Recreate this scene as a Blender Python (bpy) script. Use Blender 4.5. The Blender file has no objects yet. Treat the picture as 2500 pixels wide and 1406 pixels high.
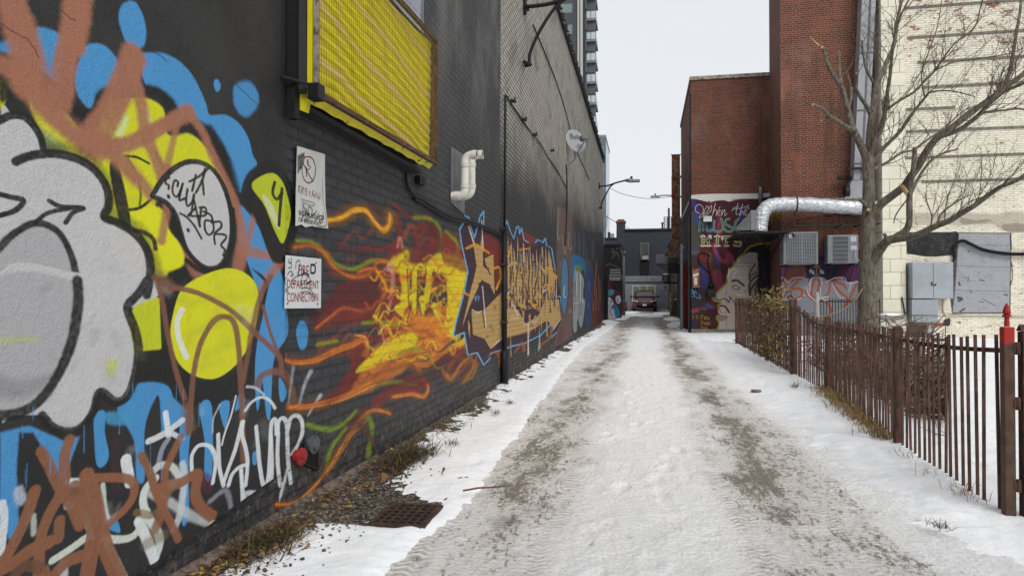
import bpy, bmesh, math, random
import numpy as np
from mathutils import Vector, Matrix, noise as mnoise
random.seed(7); RNG = np.random.default_rng(7)
C = bpy.context.scene.collection
SC = bpy.context.scene
PI = math.pi
# ---------------------------------------------------------------- camera model
FPX, CX, CY = 1700.0, 1250.0, 703.0
TH = math.atan((1575 - CX) / FPX)          # the alley (+Y) runs this far right of the camera axis
PH = math.atan((727 - CY) / FPX)
CAM = Vector((0, 0, 1.25))
FWD = Vector((-math.sin(TH) * math.cos(PH), math.cos(TH) * math.cos(PH), math.sin(PH)))
RGT = Vector((math.cos(TH), math.sin(TH), 0))
UPV = RGT.cross(FWD)
def ray(px, py): return RGT * ((px - CX) / FPX) + UPV * ((CY - py) / FPX) + FWD
def onX(px, py, X):
    r = ray(px, py); return CAM + r * (X / r.x)
def onY(px, py, Y):
    r = ray(px, py); return CAM + r * (Y / r.y)
def onZ(px, py, Z=0.0):
    r = ray(px, py); return CAM + r * ((Z - CAM.z) / r.z)
def dep(p): return (Vector(p) - CAM).dot(FWD)      # depth along the lens axis
def pxm(p): return FPX / dep(p)                    # photo pixels per metre there
WX = -1.98                                         # left wall plane
GY = lambda y: 0.0 if y < 25 else min(0.3, (y - 25) * 0.0075)
# ---------------------------------------------------------------- tagging
def tag(o, label=None, cat=None, group=None, kind=None):
    if label: o['label'] = label
    if cat: o['category'] = cat
    if group: o['group'] = group
    if kind: o['kind'] = kind
    return o
def thing(name, label, cat, loc=(0, 0, 0), group=None):
    o = bpy.data.objects.new(name, None); C.objects.link(o); o.location = loc
    o.empty_display_size = 0.1
    return tag(o, label, cat, group)
def wloc(o):
    v = Vector((0, 0, 0))
    while o is not None:
        v += Vector(o.location); o = o.parent
    return v
class MB:
    """collects shapes in world coordinates; build() links them as one mesh object"""
    def __init__(s): s.v = []; s.f = []; s.m = []
    def add(s, vs, fs, mi=0):
        b = len(s.v); s.v += [tuple(p) for p in vs]; s.f += [tuple(i + b for i in f) for f in fs]; s.m += [mi] * len(fs); return s
    def box(s, a, b, mi=0):
        x0, x1 = sorted((a[0], b[0])); y0, y1 = sorted((a[1], b[1])); z0, z1 = sorted((a[2], b[2]))
        v = [(x0,y0,z0),(x1,y0,z0),(x1,y1,z0),(x0,y1,z0),(x0,y0,z1),(x1,y0,z1),(x1,y1,z1),(x0,y1,z1)]
        return s.add(v, [(0,3,2,1),(4,5,6,7),(0,1,5,4),(1,2,6,5),(2,3,7,6),(3,0,4,7)], mi)
    def obox(s, c, size, M=None, mi=0):
        hx, hy, hz = [q / 2 for q in size]; c = Vector(c)
        v = [Vector(p) for p in [(-hx,-hy,-hz),(hx,-hy,-hz),(hx,hy,-hz),(-hx,hy,-hz),(-hx,-hy,hz),(hx,-hy,hz),(hx,hy,hz),(-hx,hy,hz)]]
        if M is not None: v = [M @ p for p in v]
        return s.add([p + c for p in v], [(0,3,2,1),(4,5,6,7),(0,1,5,4),(1,2,6,5),(2,3,7,6),(3,0,4,7)], mi)
    def bbox(s, a, b, r=0.01, mi=0):
        """bevelled box"""
        bm = bmesh.new(); bmesh.ops.create_cube(bm, size=1)
        a = Vector(a); b = Vector(b)
        for v in bm.verts:
            v.co = Vector([(a[i] + b[i]) / 2 + v.co[i] * abs(b[i] - a[i]) for i in range(3)])
        bmesh.ops.bevel(bm, geom=bm.edges[:] , offset=r, segments=2, affect='EDGES', profile=0.6)
        bm.verts.index_update()
        s.add([v.co.copy() for v in bm.verts], [[v.index for v in f.verts] for f in bm.faces], mi); bm.free(); return s
    def tube(s, pts, r, n=8, cap=True, mi=0):
        pts = [Vector(p) for p in pts]
        if not hasattr(r, '__len__'): r = [r] * len(pts)
        vs = []; up = None
        for i, p in enumerate(pts):
            d = (pts[min(i + 1, len(pts) - 1)] - pts[max(i - 1, 0)])
            if d.length < 1e-9: d = Vector((0, 0, 1))
            d.normalize()
            if up is None:
                up = Vector((0, 0, 1)) if abs(d.z) < 0.9 else Vector((1, 0, 0))
            a = d.cross(up)
            if a.length < 1e-6: a = d.orthogonal()
            a.normalize(); b = a.cross(d).normalized(); up = b
            for k in range(n):
                t = 2 * PI * k / n
                vs.append(p + (a * math.cos(t) + b * math.sin(t)) * r[i])
        fs = []
        for i in range(len(pts) - 1):
            for k in range(n):
                k2 = (k + 1) % n
                fs.append((i*n+k, i*n+k2, (i+1)*n+k2, (i+1)*n+k))
        if cap:
            fs.append(tuple(range(n))); fs.append(tuple((len(pts)-1)*n + k for k in reversed(range(n))))
        return s.add(vs, fs, mi)
    def prism(s, poly, d, mi=0):
        """poly: list of 3-D points (planar), extruded by vector d"""
        n = len(poly); d = Vector(d); P = [Vector(p) for p in poly]
        return s.add(P + [p + d for p in P], [tuple(range(n)), tuple(range(2*n-1, n-1, -1))] + [(i, i+n, (i+1) % n + n, (i+1) % n) for i in range(n)], mi)
    def quad(s, a, b, c, d, mi=0): return s.add([a, b, c, d], [(0, 1, 2, 3)], mi)
    def lathe(s, base, axis, prof, n=16, mi=0):
        """prof: (distance along axis, radius)"""
        axis = Vector(axis).normalized(); base = Vector(base)
        return s.tube([base + axis * t for t, _ in prof], [max(1e-4, r) for _, r in prof], n, True, mi)
    def build(s, name, mats, parent=None, smooth=False, label=None, cat=None, group=None, kind=None, origin=None, auto=None):
        if not isinstance(mats, (list, tuple)): mats = [mats]
        if parent is not None: o0 = wloc(parent); loc = Vector((0, 0, 0))
        elif origin is not None: o0 = Vector(origin); loc = o0
        elif kind is not None: o0 = Vector((0, 0, 0)); loc = o0
        else:
            A = np.array([tuple(p) for p in s.v]); lo = A.min(0); hi = A.max(0)
            o0 = Vector(((lo[0]+hi[0])/2, (lo[1]+hi[1])/2, lo[2])); loc = o0
        me = bpy.data.meshes.new(name)
        me.from_pydata([(p[0]-o0.x, p[1]-o0.y, p[2]-o0.z) for p in s.v], [], s.f); me.update()
        for m in mats: me.materials.append(m)
        if len(mats) > 1: me.polygons.foreach_set('material_index', s.m)
        bm = bmesh.new(); bm.from_mesh(me); bmesh.ops.recalc_face_normals(bm, faces=bm.faces); bm.to_mesh(me); bm.free()
        if smooth:
            me.polygons.foreach_set('use_smooth', [True] * len(me.polygons))
            if auto: me.set_sharp_from_angle(angle=auto)
        o = bpy.data.objects.new(name, me); C.objects.link(o); o.location = loc
        if parent is not None: o.parent = parent
        return tag(o, label, cat, group, kind)
def spline(pts, k=8, closed=False):
    P = [Vector(p) for p in pts]
    if len(P) < 3: return [P[0].lerp(P[-1], t / k) for t in range(k + 1)]
    n = len(P); out = []
    rng = range(n) if closed else range(n - 1)
    for i in rng:
        p1, p2 = P[i % n], P[(i + 1) % n]
        p0 = P[(i - 1) % n] if (closed or i > 0) else p1
        p3 = P[(i + 2) % n] if (closed or i + 2 < n) else p2
        for t in range(k):
            t /= k
            out.append(0.5 * ((2 * p1) + (p2 - p0) * t + (2*p0 - 5*p1 + 4*p2 - p3) * t*t + (3*p1 - p0 - 3*p2 + p3) * t**3))
    if not closed: out.append(P[-1])
    return out
# ---------------------------------------------------------------- colour + node helpers
def lin(c):
    return tuple(((x/255)/12.92 if x <= 10 else ((x/255 + 0.055)/1.055) ** 2.4) for x in c)
def alb(c, g=1.0):
    return tuple(min(0.86, v * g) for v in lin(c)) + (1.0,)
class NT:
    def __init__(s, name):
        s.mat = bpy.data.materials.new(name); s.mat.use_nodes = True
        s.t = s.mat.node_tree; s.t.nodes.clear()
        s.out = s.t.nodes.new('ShaderNodeOutputMaterial'); s.b = s.t.nodes.new('ShaderNodeBsdfPrincipled')
        s.t.links.new(s.b.outputs[0], s.out.inputs[0])
        s.b.inputs['Specular IOR Level'].default_value = 0.3
    def n(s, typ, **kw):
        nd = s.t.nodes.new(typ)
        for k, v in kw.items(): setattr(nd, k, v)
        return nd
    def l(s, a, b): s.t.links.new(a, b)
    def val(s, nd, i, v):
        if hasattr(v, 'is_output') or isinstance(v, bpy.types.NodeSocket): s.l(v, nd.inputs[i])
        else: nd.inputs[i].default_value = v
    def math(s, op, a, b=0.0, c=None, clamp=False):
        nd = s.n('ShaderNodeMath', operation=op, use_clamp=clamp); s.val(nd, 0, a); s.val(nd, 1, b)
        if c is not None: s.val(nd, 2, c)
        return nd.outputs[0]
    def mix(s, f, a, b, mode='MIX'):
        nd = s.n('ShaderNodeMix', data_type='RGBA', blend_type=mode); nd.clamp_factor = True
        s.val(nd, 0, f); s.val(nd, 6, a); s.val(nd, 7, b); return nd.outputs[2]
    def pos(s): return s.n('ShaderNodeNewGeometry').outputs['Position']
    def sep(s, v):
        nd = s.n('ShaderNodeSeparateXYZ'); s.l(v, nd.inputs[0]); return nd.outputs
    def comb(s, x, y, z=0.0):
        nd = s.n('ShaderNodeCombineXYZ'); s.val(nd, 0, x); s.val(nd, 1, y); s.val(nd, 2, z); return nd.outputs[0]
    def noise(s, vec, scale, detail=4, rough=0.55, dist=0.0):
        nd = s.n('ShaderNodeTexNoise'); s.l(vec, nd.inputs['Vector']); nd.inputs['Scale'].default_value = scale
        nd.inputs['Detail'].default_value = detail; nd.inputs['Roughness'].default_value = rough; nd.inputs['Distortion'].default_value = dist
        return nd.outputs['Fac']
    def vmul(s, v, k):
        nd = s.n('ShaderNodeVectorMath', operation='MULTIPLY'); s.l(v, nd.inputs[0]); nd.inputs[1].default_value = k; return nd.outputs[0]
    def vadd(s, a, b):
        nd = s.n('ShaderNodeVectorMath', operation='ADD'); s.val(nd, 0, a); s.val(nd, 1, b); return nd.outputs[0]
    def ramp(s, f, a, b, smooth=True):
        nd = s.n('ShaderNodeMapRange', interpolation_type='SMOOTHSTEP' if smooth else 'LINEAR'); s.val(nd, 0, f)
        nd.inputs[1].default_value = a; nd.inputs[2].default_value = b; return nd.outputs[0]
    def bump(s, h, strength=0.3, dist=0.01, prev=None):
        nd = s.n('ShaderNodeBump'); nd.inputs['Strength'].default_value = strength; nd.inputs['Distance'].default_value = dist
        s.l(h, nd.inputs['Height'])
        if prev is not None: s.l(prev, nd.inputs['Normal'])
        s.l(nd.outputs[0], s.b.inputs['Normal']); return nd.outputs[0]
    def fin(s, col=None, rough=None, metal=None):
        if col is not None: s.val(s.b, 'Base Color', col)
        if rough is not None: s.val(s.b, 'Roughness', rough)
        if metal is not None: s.val(s.b, 'Metallic', metal)
        return s.mat
def M(name, c, rough=0.6, metal=0.0, var=0.25, scale=6, bump=0.0, bscale=60, c2=None, t0=0.45, t1=0.6, bdist=0.004, stretch=None):
    """plain material: base colour with weathering noise, optional second colour in patches"""
    k = NT(name); P = k.n('ShaderNodeTexCoord').outputs['Object']
    if stretch: P = k.vmul(P, stretch)
    a = alb(c); lo = tuple(v * (1 - var) for v in a[:3]) + (1,); hi = tuple(min(.9, v * (1 + var * .6)) for v in a[:3]) + (1,)
    col = k.mix(k.ramp(k.noise(P, scale, 6, .65), 0.3, 0.7), lo, hi)
    if c2 is not None: col = k.mix(k.ramp(k.noise(P, scale * 1.7, 8, .7, .3), t0, t1), col, alb(c2))
    if bump: k.bump(k.noise(P, bscale, 5, .6), bump, bdist)
    r = k.math('ADD', rough - .08, k.math('MULTIPLY', k.noise(P, scale * 3, 4), .16))
    return k.fin(col, r, metal)
# ---------------------------------------------------------------- paint canvases: strokes are traced as curves, projected on the real wall plane and rasterised there
def _noise2(h, w, cell, seed):
    r = np.random.default_rng(seed); gh, gw = int(h / cell) + 3, int(w / cell) + 3
    g = r.random((gh, gw)).astype(np.float32)
    y = np.arange(h) / cell; x = np.arange(w) / cell
    yi = y.astype(int); xi = x.astype(int); fy = (y - yi)[:, None]; fx = (x - xi)[None, :]
    fy = fy * fy * (3 - 2 * fy); fx = fx * fx * (3 - 2 * fx)
    return (g[yi][:, xi] * (1-fy) * (1-fx) + g[yi+1][:, xi] * fy * (1-fx) + g[yi][:, xi+1] * (1-fy) * fx + g[yi+1][:, xi+1] * fy * fx)
class Canvas:
    """ax: 'X' = wall plane X=const (u=Y), 'Y' = wall plane Y=const (u=X)"""
    def __init__(s, name, ax, c, u0, u1, v0, v1, res, gain=1.12):
        s.ax, s.c, s.u0, s.v0, s.res, s.gain, s.name = ax, c, u0, v0, res, gain, name
        s.W = int((u1 - u0) / res); s.H = int((v1 - v0) / res); s.u1 = u0 + s.W * res; s.v1 = v0 + s.H * res
        s.rgb = np.zeros((s.H, s.W, 3), np.float32); s.a = np.zeros((s.H, s.W), np.float32)
        s.n1 = _noise2(s.H, s.W, max(1.5, .012 / res), 3) ; s.n2 = _noise2(s.H, s.W, max(2, .09 / res), 4); s.n3 = RNG.random((s.H, s.W)).astype(np.float32)
    def proj(s, pts):
        out = []
        for p in pts:
            q = onX(p[0], p[1], s.c) if s.ax == 'X' else onY(p[0], p[1], s.c)
            e = Vector((0, .02, 0)) if s.ax == 'X' else Vector((.02, 0, 0)); q2 = q + e
            sx = FPX * abs((q2 - CAM).dot(RGT) / dep(q2) - (q - CAM).dot(RGT) / dep(q)) / .02
            out.append(((q.y if s.ax == 'X' else q.x), q.z, 1 / pxm(q), 1 / max(sx, 1e-3)))
        return out
    def _put(s, i0, i1, j0, j1, A, col):
        c = np.array([min(.86, v * s.gain) for v in lin(col)], np.float32)
        sl = (slice(j0, j1), slice(i0, i1)); a0 = s.a[sl]; o = A + a0 * (1 - A)
        safe = np.maximum(o, 1e-5)[..., None]
        s.rgb[sl] = (c * A[..., None] + s.rgb[sl] * (a0 * (1 - A))[..., None]) / safe; s.a[sl] = o
    def stroke(s, pts, w, col, soft=2, a=1.0, grain=.35, taper=0, wobble=.0):
        P = s.proj(pts); us = [p[0] for p in P]; vs = [p[1] for p in P]
        sc = max(p[2] for p in P); sh = max(p[3] for p in P); m = (w * .5 + soft * 1.5 + 2) * sc; mh = (w * .5 + soft * 1.5 + 2) * sh
        if max(us) + mh < s.u0 or min(us) - mh > s.u1 or max(vs) + m < s.v0 or min(vs) - m > s.v1: return
        I = lambda u: int((u - s.u0) / s.res); J = lambda v: int((v - s.v0) / s.res)
        i0, i1 = max(0, I(min(us) - mh)), min(s.W, I(max(us) + mh) + 1); j0, j1 = max(0, J(min(vs) - m)), min(s.H, J(max(vs) + m) + 1)
        if i1 <= i0 or j1 <= j0: return
        D = np.full((j1 - j0, i1 - i0), 9.0, np.float32); n = len(P)       # D holds (distance - half width) in softness units
        for k in range(n - 1):
            (ua, va, sa, ha), (ub, vb, sb, hb) = P[k], P[k + 1]
            if abs(ua-ub) + abs(va-vb) < 1e-7: continue
            t = k / max(1, n - 2); tp = 1.0
            if taper: tp = max(.12, 1 - taper * t) if taper > 0 else max(.12, 1 + taper * (1 - t))
            hw = w * .5 * tp; so = max(soft, s.res * .7 / sa); mm = (hw + so * 2 + 1) * sa + s.res * 2; mu = (hw + so * 2 + 1) * ha + s.res * 2
            a0, a1 = max(i0, I(min(ua, ub) - mu)), min(i1, I(max(ua, ub) + mu) + 1)
            b0, b1 = max(j0, J(min(va, vb) - mm)), min(j1, J(max(va, vb) + mm) + 1)
            if a1 <= a0 or b1 <= b0: continue
            U = s.u0 + (np.arange(a0, a1) + .5) * s.res; V = (s.v0 + (np.arange(b0, b1) + .5) * s.res)[:, None]
            du, dv = (ub - ua) / ha, (vb - va) / sa; L = du*du + dv*dv; U = (U - ua) / ha; V = (V - va) / sa
            T = np.clip((U * du + V * dv) / L, 0, 1)
            d = np.sqrt((U - T*du)**2 + (V - T*dv)**2)
            q = (d - hw) / so
            sl = (slice(b0-j0, b1-j0), slice(a0-i0, a1-i0)); D[sl] = np.minimum(D[sl], q)
        s._alpha(D, i0, i1, j0, j1, col, a, grain)
    def _alpha(s, D, i0, i1, j0, j1, col, a, grain):
        sl = (slice(j0, j1), slice(i0, i1))
        D = D + (s.n1[sl] - .5) * .5 * min(1, grain * 2) + (s.n2[sl] - .5) * .6 + (s.n3[sl] - .5) * grain * 1.2
        A = np.clip(.5 - D * .5, 0, 1); A = A * A * (3 - 2 * A)
        A = A * a * (1 - grain * .5 * (1 - s.n2[sl]) * s.n1[sl])
        s._put(i0, i1, j0, j1, A.astype(np.float32), col)
    def poly(s, pts, col, soft=2, a=1.0, grain=.25):
        P = s.proj(pts); us = np.array([p[0] for p in P]); vs = np.array([p[1] for p in P]); sc = max(p[2] for p in P)
        so = max(soft * sc * .8, s.res * .7); m = so * 2 + s.res * 2
        I = lambda u: int((u - s.u0) / s.res); J = lambda v: int((v - s.v0) / s.res)
        i0, i1 = max(0, I(us.min() - m)), min(s.W, I(us.max() + m) + 1); j0, j1 = max(0, J(vs.min() - m)), min(s.H, J(vs.max() + m) + 1)
        if i1 <= i0 or j1 <= j0: return
        U = (s.u0 + (np.arange(i0, i1) + .5) * s.res)[None, :]; V = (s.v0 + (np.arange(j0, j1) + .5) * s.res)[:, None]
        ins = np.zeros((j1-j0, i1-i0), bool); D = np.full(ins.shape, 1e6, np.float32); n = len(us)
        for k in range(n):
            ua, va, ub, vb = us[k], vs[k], us[(k+1) % n], vs[(k+1) % n]
            if abs(ua-ub) + abs(va-vb) < 1e-8: continue
            du, dv = ub-ua, vb-va
            if abs(dv) > 1e-12:
                c = ((va > V) != (vb > V)) & (U < du * (V - va) / dv + ua); ins ^= c
            b0, b1 = max(j0, J(min(va, vb) - m)) - j0, min(j1, J(max(va, vb) + m) + 1) - j0
            a0, a1 = max(i0, I(min(ua, ub) - m)) - i0, min(i1, I(max(ua, ub) + m) + 1) - i0
            if b1 <= b0 or a1 <= a0: continue
            u = U[:, a0:a1]; v = V[b0:b1]
            T = np.clip(((u - ua) * du + (v - va) * dv) / (du*du + dv*dv), 0, 1)
            D[b0:b1, a0:a1] = np.minimum(D[b0:b1, a0:a1], (u - ua - T*du)**2 + (v - va - T*dv)**2)
        D = np.sqrt(D); D = np.where(ins, -D, D) / so
        s._alpha(np.clip(D, -9, 9), i0, i1, j0, j1, col, a, grain)
    def image(s):
        im = bpy.data.images.new(s.name, s.W, s.H, alpha=True, float_buffer=False)
        im.colorspace_settings.name = 'sRGB'
        x = np.clip(s.rgb, 0, 1); y = np.where(x <= .0031308, x * 12.92, 1.055 * np.power(np.maximum(x, 1e-8), 1/2.4) - .055)
        im.alpha_mode = 'CHANNEL_PACKED'
        im.pixels.foreach_set(np.concatenate([y, s.a[..., None]], 2).astype(np.float32).ravel()); im.update(); im.pack(); return im
def frame(cvs, x0=0, y0=0, k=1.0):
    """returns stroke / curve-polygon functions working in a local tracing frame of scale k"""
    def T(pts): return [(x0 + p[0] * k, y0 + p[1] * k, 0) for p in pts]
    def S(pts, w, col, soft=3, a=1.0, grain=.35, taper=0, sm=True):
        q = T(pts); q = spline(q, 7) if sm and len(q) > 2 else spline(q[:2], 12) if len(q) == 2 else [Vector(x) for x in q]
        for c in cvs: c.stroke(q, w * k, col, soft * k, a, grain, taper)
    def P(pts, col, soft=3, a=1.0, grain=.25, sm=True):
        q = T(pts); q = spline(q, 6, True) if sm else [Vector(x) for x in q]
        for c in cvs: c.poly(q, col, soft * k, a, grain)
    return S, P
def L(s):
    """'x,y x,y ...' -> points"""
    return [tuple(float(t) for t in p.split(',')) for p in s.split()]
# ---------------------------------------------------------------- the murals of the left wall
SX = WX + 0.03                                     # face of the stucco coat
YS = onX(697, 600, SX).y                           # where the stucco ends
YP = onX(1222, 700, WX).y                          # joint / pipe between the two walls
YE = onX(1474, 700, WX).y                          # far end of the long wall
CA = Canvas('stucco_paint', 'X', SX, 1.72, YS, -0.1, 3.25, .003)
CB = Canvas('flame_paint', 'X', WX, YS - .05, YP, -0.1, 3.6, .0042)
CC_ = Canvas('letter_paint', 'X', WX, YP, YE, -0.1, 4.6, .011)
CC_.n2 = _noise2(CC_.H, CC_.W, 12, 5)
LEFT = [CA, CB, CC_]
BLK = (11, 11, 12); SIL = (182, 181, 181); BLU = (62, 134, 186); YEL = (196, 196, 14); COP = (150, 98, 74); BRN = (128, 82, 56); WHT = (205, 209, 212)
def left_art():
    S, P = frame([CA, CB], 0, 0, .5121)
    # blue cloud edge and dots
    P(L('585,20 640,10 680,70 697,150 690,215 655,235 610,215 580,150 565,80'), BLU, 10)
    P(L('170,150 230,140 300,180 305,260 290,330 285,395 215,350 170,300'), BLU, 14)
    P(L('0,210 70,190 130,215 120,265 40,255 0,240'), BLU, 16, .9)
    P(L('400,225 450,205 510,225 560,290 565,360 545,430 470,450 430,520 370,450 355,360 375,290'), BLU, 10)
    P(L('1020,390 1035,378 1050,400 1050,425 1035,440 1022,420'), BLU, 5)
    P(L('1115,420 1150,390 1200,400 1232,450 1225,510 1180,555 1140,540 1115,490'), BLU, 18, .9)
    P(L('670,265 760,255 840,285 900,340 945,410 985,500 1000,548 1075,550 1140,590 1185,660 1205,740 1225,790 1190,860 1165,920 1120,900 1100,820 1060,720 1000,640 910,570 850,520 800,460 740,420 690,400'), BLU, 8)
    P(L('1090,930 1130,960 1180,1010 1250,1110 1290,1230 1340,1300 1350,1406 1250,1406 1180,1250 1140,1150 1110,1050'), BLU, 6)
    # lime body
    P(L('0,400 0,380 40,380 20,500 0,520'), YEL, 12)
    P(L('140,450 230,470 330,560 420,650 500,500 600,470 700,470 780,520 800,640 900,640 980,700 1060,830 1070,900 900,930 760,930 750,1020 840,1130 880,1250 800,1310 720,1330 690,1406 600,1300 500,1100 450,800 300,720 180,600'), YEL, 10)
    P(L('180,610 260,640 330,720 300,740 200,720'), (140, 150, 90), 25, .8)
    P(L('620,1020 760,990 850,1150 880,1240 800,1290 740,1210 640,1100'), (205, 205, 8), 10)
    S(L('600,560 570,640'), 34, (190, 205, 150), 12, .8); S(L('690,520 710,590'), 24, (220, 222, 190), 10, .8)
    # black structure
    S(L('480,470 520,440 640,430 750,440 810,490 830,530'), 55, BLK, 14); P(L('430,520 470,440 540,430 500,520 440,640 350,560 350,480'), BLK, 14)
    P(L('180,380 270,400 280,460 260,540 200,480 170,430'), BLK, 16, .95); P(L('0,310 60,330 80,420 40,470 0,480'), BLK, 14)
    P(L('520,800 570,800 625,1080 580,1090'), BLK, 8); S(L('740,730 790,820'), 18, (90, 80, 70), 6, .8)
    S(L('590,745 650,750 710,780'), 12, BLK, 3); S(L('610,760 650,830 670,920 665,990'), 14, BLK, 4, .8); S(L('620,1000 670,990 720,950'), 14, BLK, 3)
    P(L('1060,690 1110,840 1135,1000 1130,1150 1075,1240 1060,1100 1080,900 1020,760'), BLK, 14)
    P(L('800,1010 860,1060 890,1180 830,1130 800,1080'), BLK, 10); P(L('800,1300 900,1270 980,1290 1060,1290 1050,1310 960,1340 880,1360 830,1345'), BLK, 10)
    S(L('640,1100 690,1110 730,1140 742,1185'), 22, BLK, 4)
    S(L('1000,620 1070,740 1105,850 1130,960'), 50, BLK, 14, .95)
    S(L('930,590 1010,650 1070,760'), 60, BLK, 14, .9)
    # copper arcs
    S(L('50,-20 80,120 120,260 120,400'), 150, COP, 22); S(L('110,100 150,260 200,420'), 120, COP, 26, .9); S(L('390,-30 350,150 310,330 290,480'), 108, COP, 18); S(L('370,50 350,200'), 130, COP, 20)
    S(L('-20,300 80,350 180,470 300,600 420,690 540,700'), 88, COP, 24, .95); S(L('200,500 330,620 450,720'), 120, COP, 30, .85)
    S(L('640,270 580,420 510,560 440,650'), 120, COP, 16); S(L('420,690 600,690 760,610 900,535'), 70, COP, 12)
    S(L('620,290 670,480 700,650 760,800 790,920'), 60, COP, 14, .95); S(L('890,530 960,620 1010,730 1090,900 1150,1080 1130,1290'), 44, COP, 12, .95)
    S(L('450,640 560,760 680,880 720,930'), 66, COP, 18, .9); S(L('800,800 800,960 770,1150'), 38, COP, 10, .9); S(L('840,600 820,700 760,930'), 34, COP, 10, .8)
    S(L('500,700 560,760 640,840'), 90, COP, 26, .7)
    S(L('1235,940 1200,1080 1150,1290'), 28, COP, 10, .9); S(L('1150,1190 1260,1215 1340,1230 1290,1310 1250,1406'), 46, COP, 14, .9)
    S(L('900,1180 920,1260 950,1310'), 60, COP, 12, .85); S(L('760,1330 850,1406'), 60, (120, 85, 60), 22, .8)
    # silver throw-up
    S(L('-10,570 110,545 210,700 340,720 490,840 520,980 560,1050 660,1110 720,1250 700,1406'), 76, (24, 24, 26), 26, .55)
    P(L('0,575 60,548 120,560 180,620 205,720 330,735 430,790 500,880 512,960 490,1040 580,1080 660,1150 712,1270 700,1450 0,1450'), SIL, 4)
    S(L('200,700 200,760'), 20, SIL, 4)
    S(L('-10,580 50,552 110,557 160,600 195,660 207,712'), 36, BLK, 4); S(L('75,772 130,748 230,732 330,745 420,785 485,850 515,920 517,985 497,1035 560,1062 640,1110 700,1190 718,1290 700,1406'), 42, BLK, 5)
    S(L('-10,925 50,940 112,958 70,1005 -5,1028'), 26, BLK, 3); S(L('235,958 290,985 398,992 350,1012 313,1062'), 22, BLK, 3); S(L('170,1060 230,1015 330,995'), 20, BLK, 3)
    P(L('-20,1180 70,1100 150,1075 200,1070 270,1110 320,1180 355,1280 370,1406 -20,1406'), (158, 158, 160), 10)
    S(L('-10,1190 60,1120 140,1072 200,1066 270,1100 320,1170 355,1270 372,1406'), 34, BLK, 6)
    # silver leaf with tag
    leaf = L('725,935 780,850 860,785 940,772 1010,805 1062,880 1095,980 1107,1090 1090,1200 1055,1262 1000,1280 945,1255 890,1190 860,1100 835,1020 790,965')
    P(leaf, SIL, 3); S(leaf + [leaf[0]], 24, BLK, 3); S(L('1107,1000 1112,1120 1090,1210 1040,1285 960,1290 890,1240'), 26, BLK, 6)
    S7, P7 = frame([CA, CB], 360, 380, .2275)
    for q in ('235,235 200,260 195,300 230,320 225,360', '320,330 330,290 300,265 275,310 270,390 300,440 335,420 370,330', '380,300 350,420 345,480 400,460', '430,360 415,470 430,540 480,500 500,420', '500,420 470,620 440,640 520,560', '500,480 540,660 560,760', '580,560 560,700 565,760', '560,560 620,560 620,640 480,650', '600,600 680,640 690,700 620,700 620,800 660,850 710,800 700,690', '690,720 780,710 790,770 720,840 725,950', '720,840 830,850 840,890 790,960 830,1010 815,1070', '450,280 560,220 650,140', '520,210 480,380', '620,140 590,260 520,400', '590,260 605,420', '350,620 420,660 500,750 580,890'):
        S7(L(q), 24, BLK, 3)
    for c in ('225,435', '435,795'): p = L(c)[0]; S7([p, (p[0] + 3, p[1] + 10)], 36, BLK, 3)
    # lime leaf at the stucco edge
    lf = L('1200,890 1235,845 1300,825 1345,865 1375,950 1385,1040 1350,1160 1310,1100 1260,980')
    P(L('1150,940 1180,830 1270,765 1340,790 1395,900 1420,1050 1400,1160 1350,1250 1290,1230 1220,1050'), BLK, 8); P(lf, (170, 180, 20), 5)
    P(L('1250,930 1290,960 1330,1060 1325,1090 1280,1010'), (190, 195, 160), 6, .8)
    S(L('1310,870 1300,920 1320,950 1345,920'), 14, BLK, 2); S(L('1345,900 1335,1000 1330,1075'), 14, BLK, 2)
    # ---------------- lower half
    S, P = frame([CA, CB], 0, 686, .5121)
    P(L('370,-40 700,-10 650,70 612,130 640,220 658,330 640,460 600,548 545,568 475,525 440,620 390,685 330,708 250,690 200,640 60,640 0,620 0,-40'), SIL, 4)
    P(L('-20,0 350,0 365,120 340,280 290,420 210,520 100,600 -20,610'), (158, 158, 160), 12); P(L('-20,440 100,470 250,440 200,520 80,560 -20,540'), (120, 120, 124), 30, .6)
    P(L('0,270 150,265 190,285 0,300'), (170, 172, 100), 16, .6); P(L('510,380 560,380 550,440 510,440'), (180, 185, 70), 10, .7)
    P(L('620,150 770,80 790,200 770,320 700,338 650,340'), (180, 188, 20), 5)
    P(L('760,90 900,10 840,120 810,260 850,400 960,480 1080,470 1180,400 1240,250 1260,0 1200,-60 1250,-30 1290,20 1250,300 1200,480 1080,590 940,600 840,560 770,500 660,480 660,335 770,325'), BLK, 5, sm=False)
    ball = L('850,70 900,10 1000,-40 1100,-60 1180,-30 1225,30 1232,130 1205,260 1150,370 1060,450 980,466 890,430 830,350 812,230')
    P(ball, (200, 200, 8), 4)
    for q, w in (('900,110 1100,60', 40), ('900,260 1000,210 1150,150', 50), ('980,350 1100,300', 46), ('1060,120 1180,60', 40), ('860,330 900,300', 30), ('940,410 1060,380', 26), ('1130,240 1180,170', 26)): S(L(q), w, (168, 172, 30), 26, .45)
    S(L('868,135 845,200 855,280 890,362'), 28, (205, 208, 196), 4)
    # blue pour and drips
    P(L('640,500 720,482 800,500 830,560 880,610 890,680 780,690 760,560 740,560 690,700 690,940 650,940 640,760 560,620 600,570'), BLU, 8)
    P(L('380,740 300,760 140,690 0,720 0,1150 60,1260 90,1180 80,900 90,720 160,720 240,860 300,990 330,880'), BLU, 10, sm=False)
    P(L('450,640 500,620 500,720 520,830 490,885 460,870 450,760'), BLU, 5); P(L('500,630 600,630 610,680 520,680'), (60, 140, 180), 14, .8)
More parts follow.
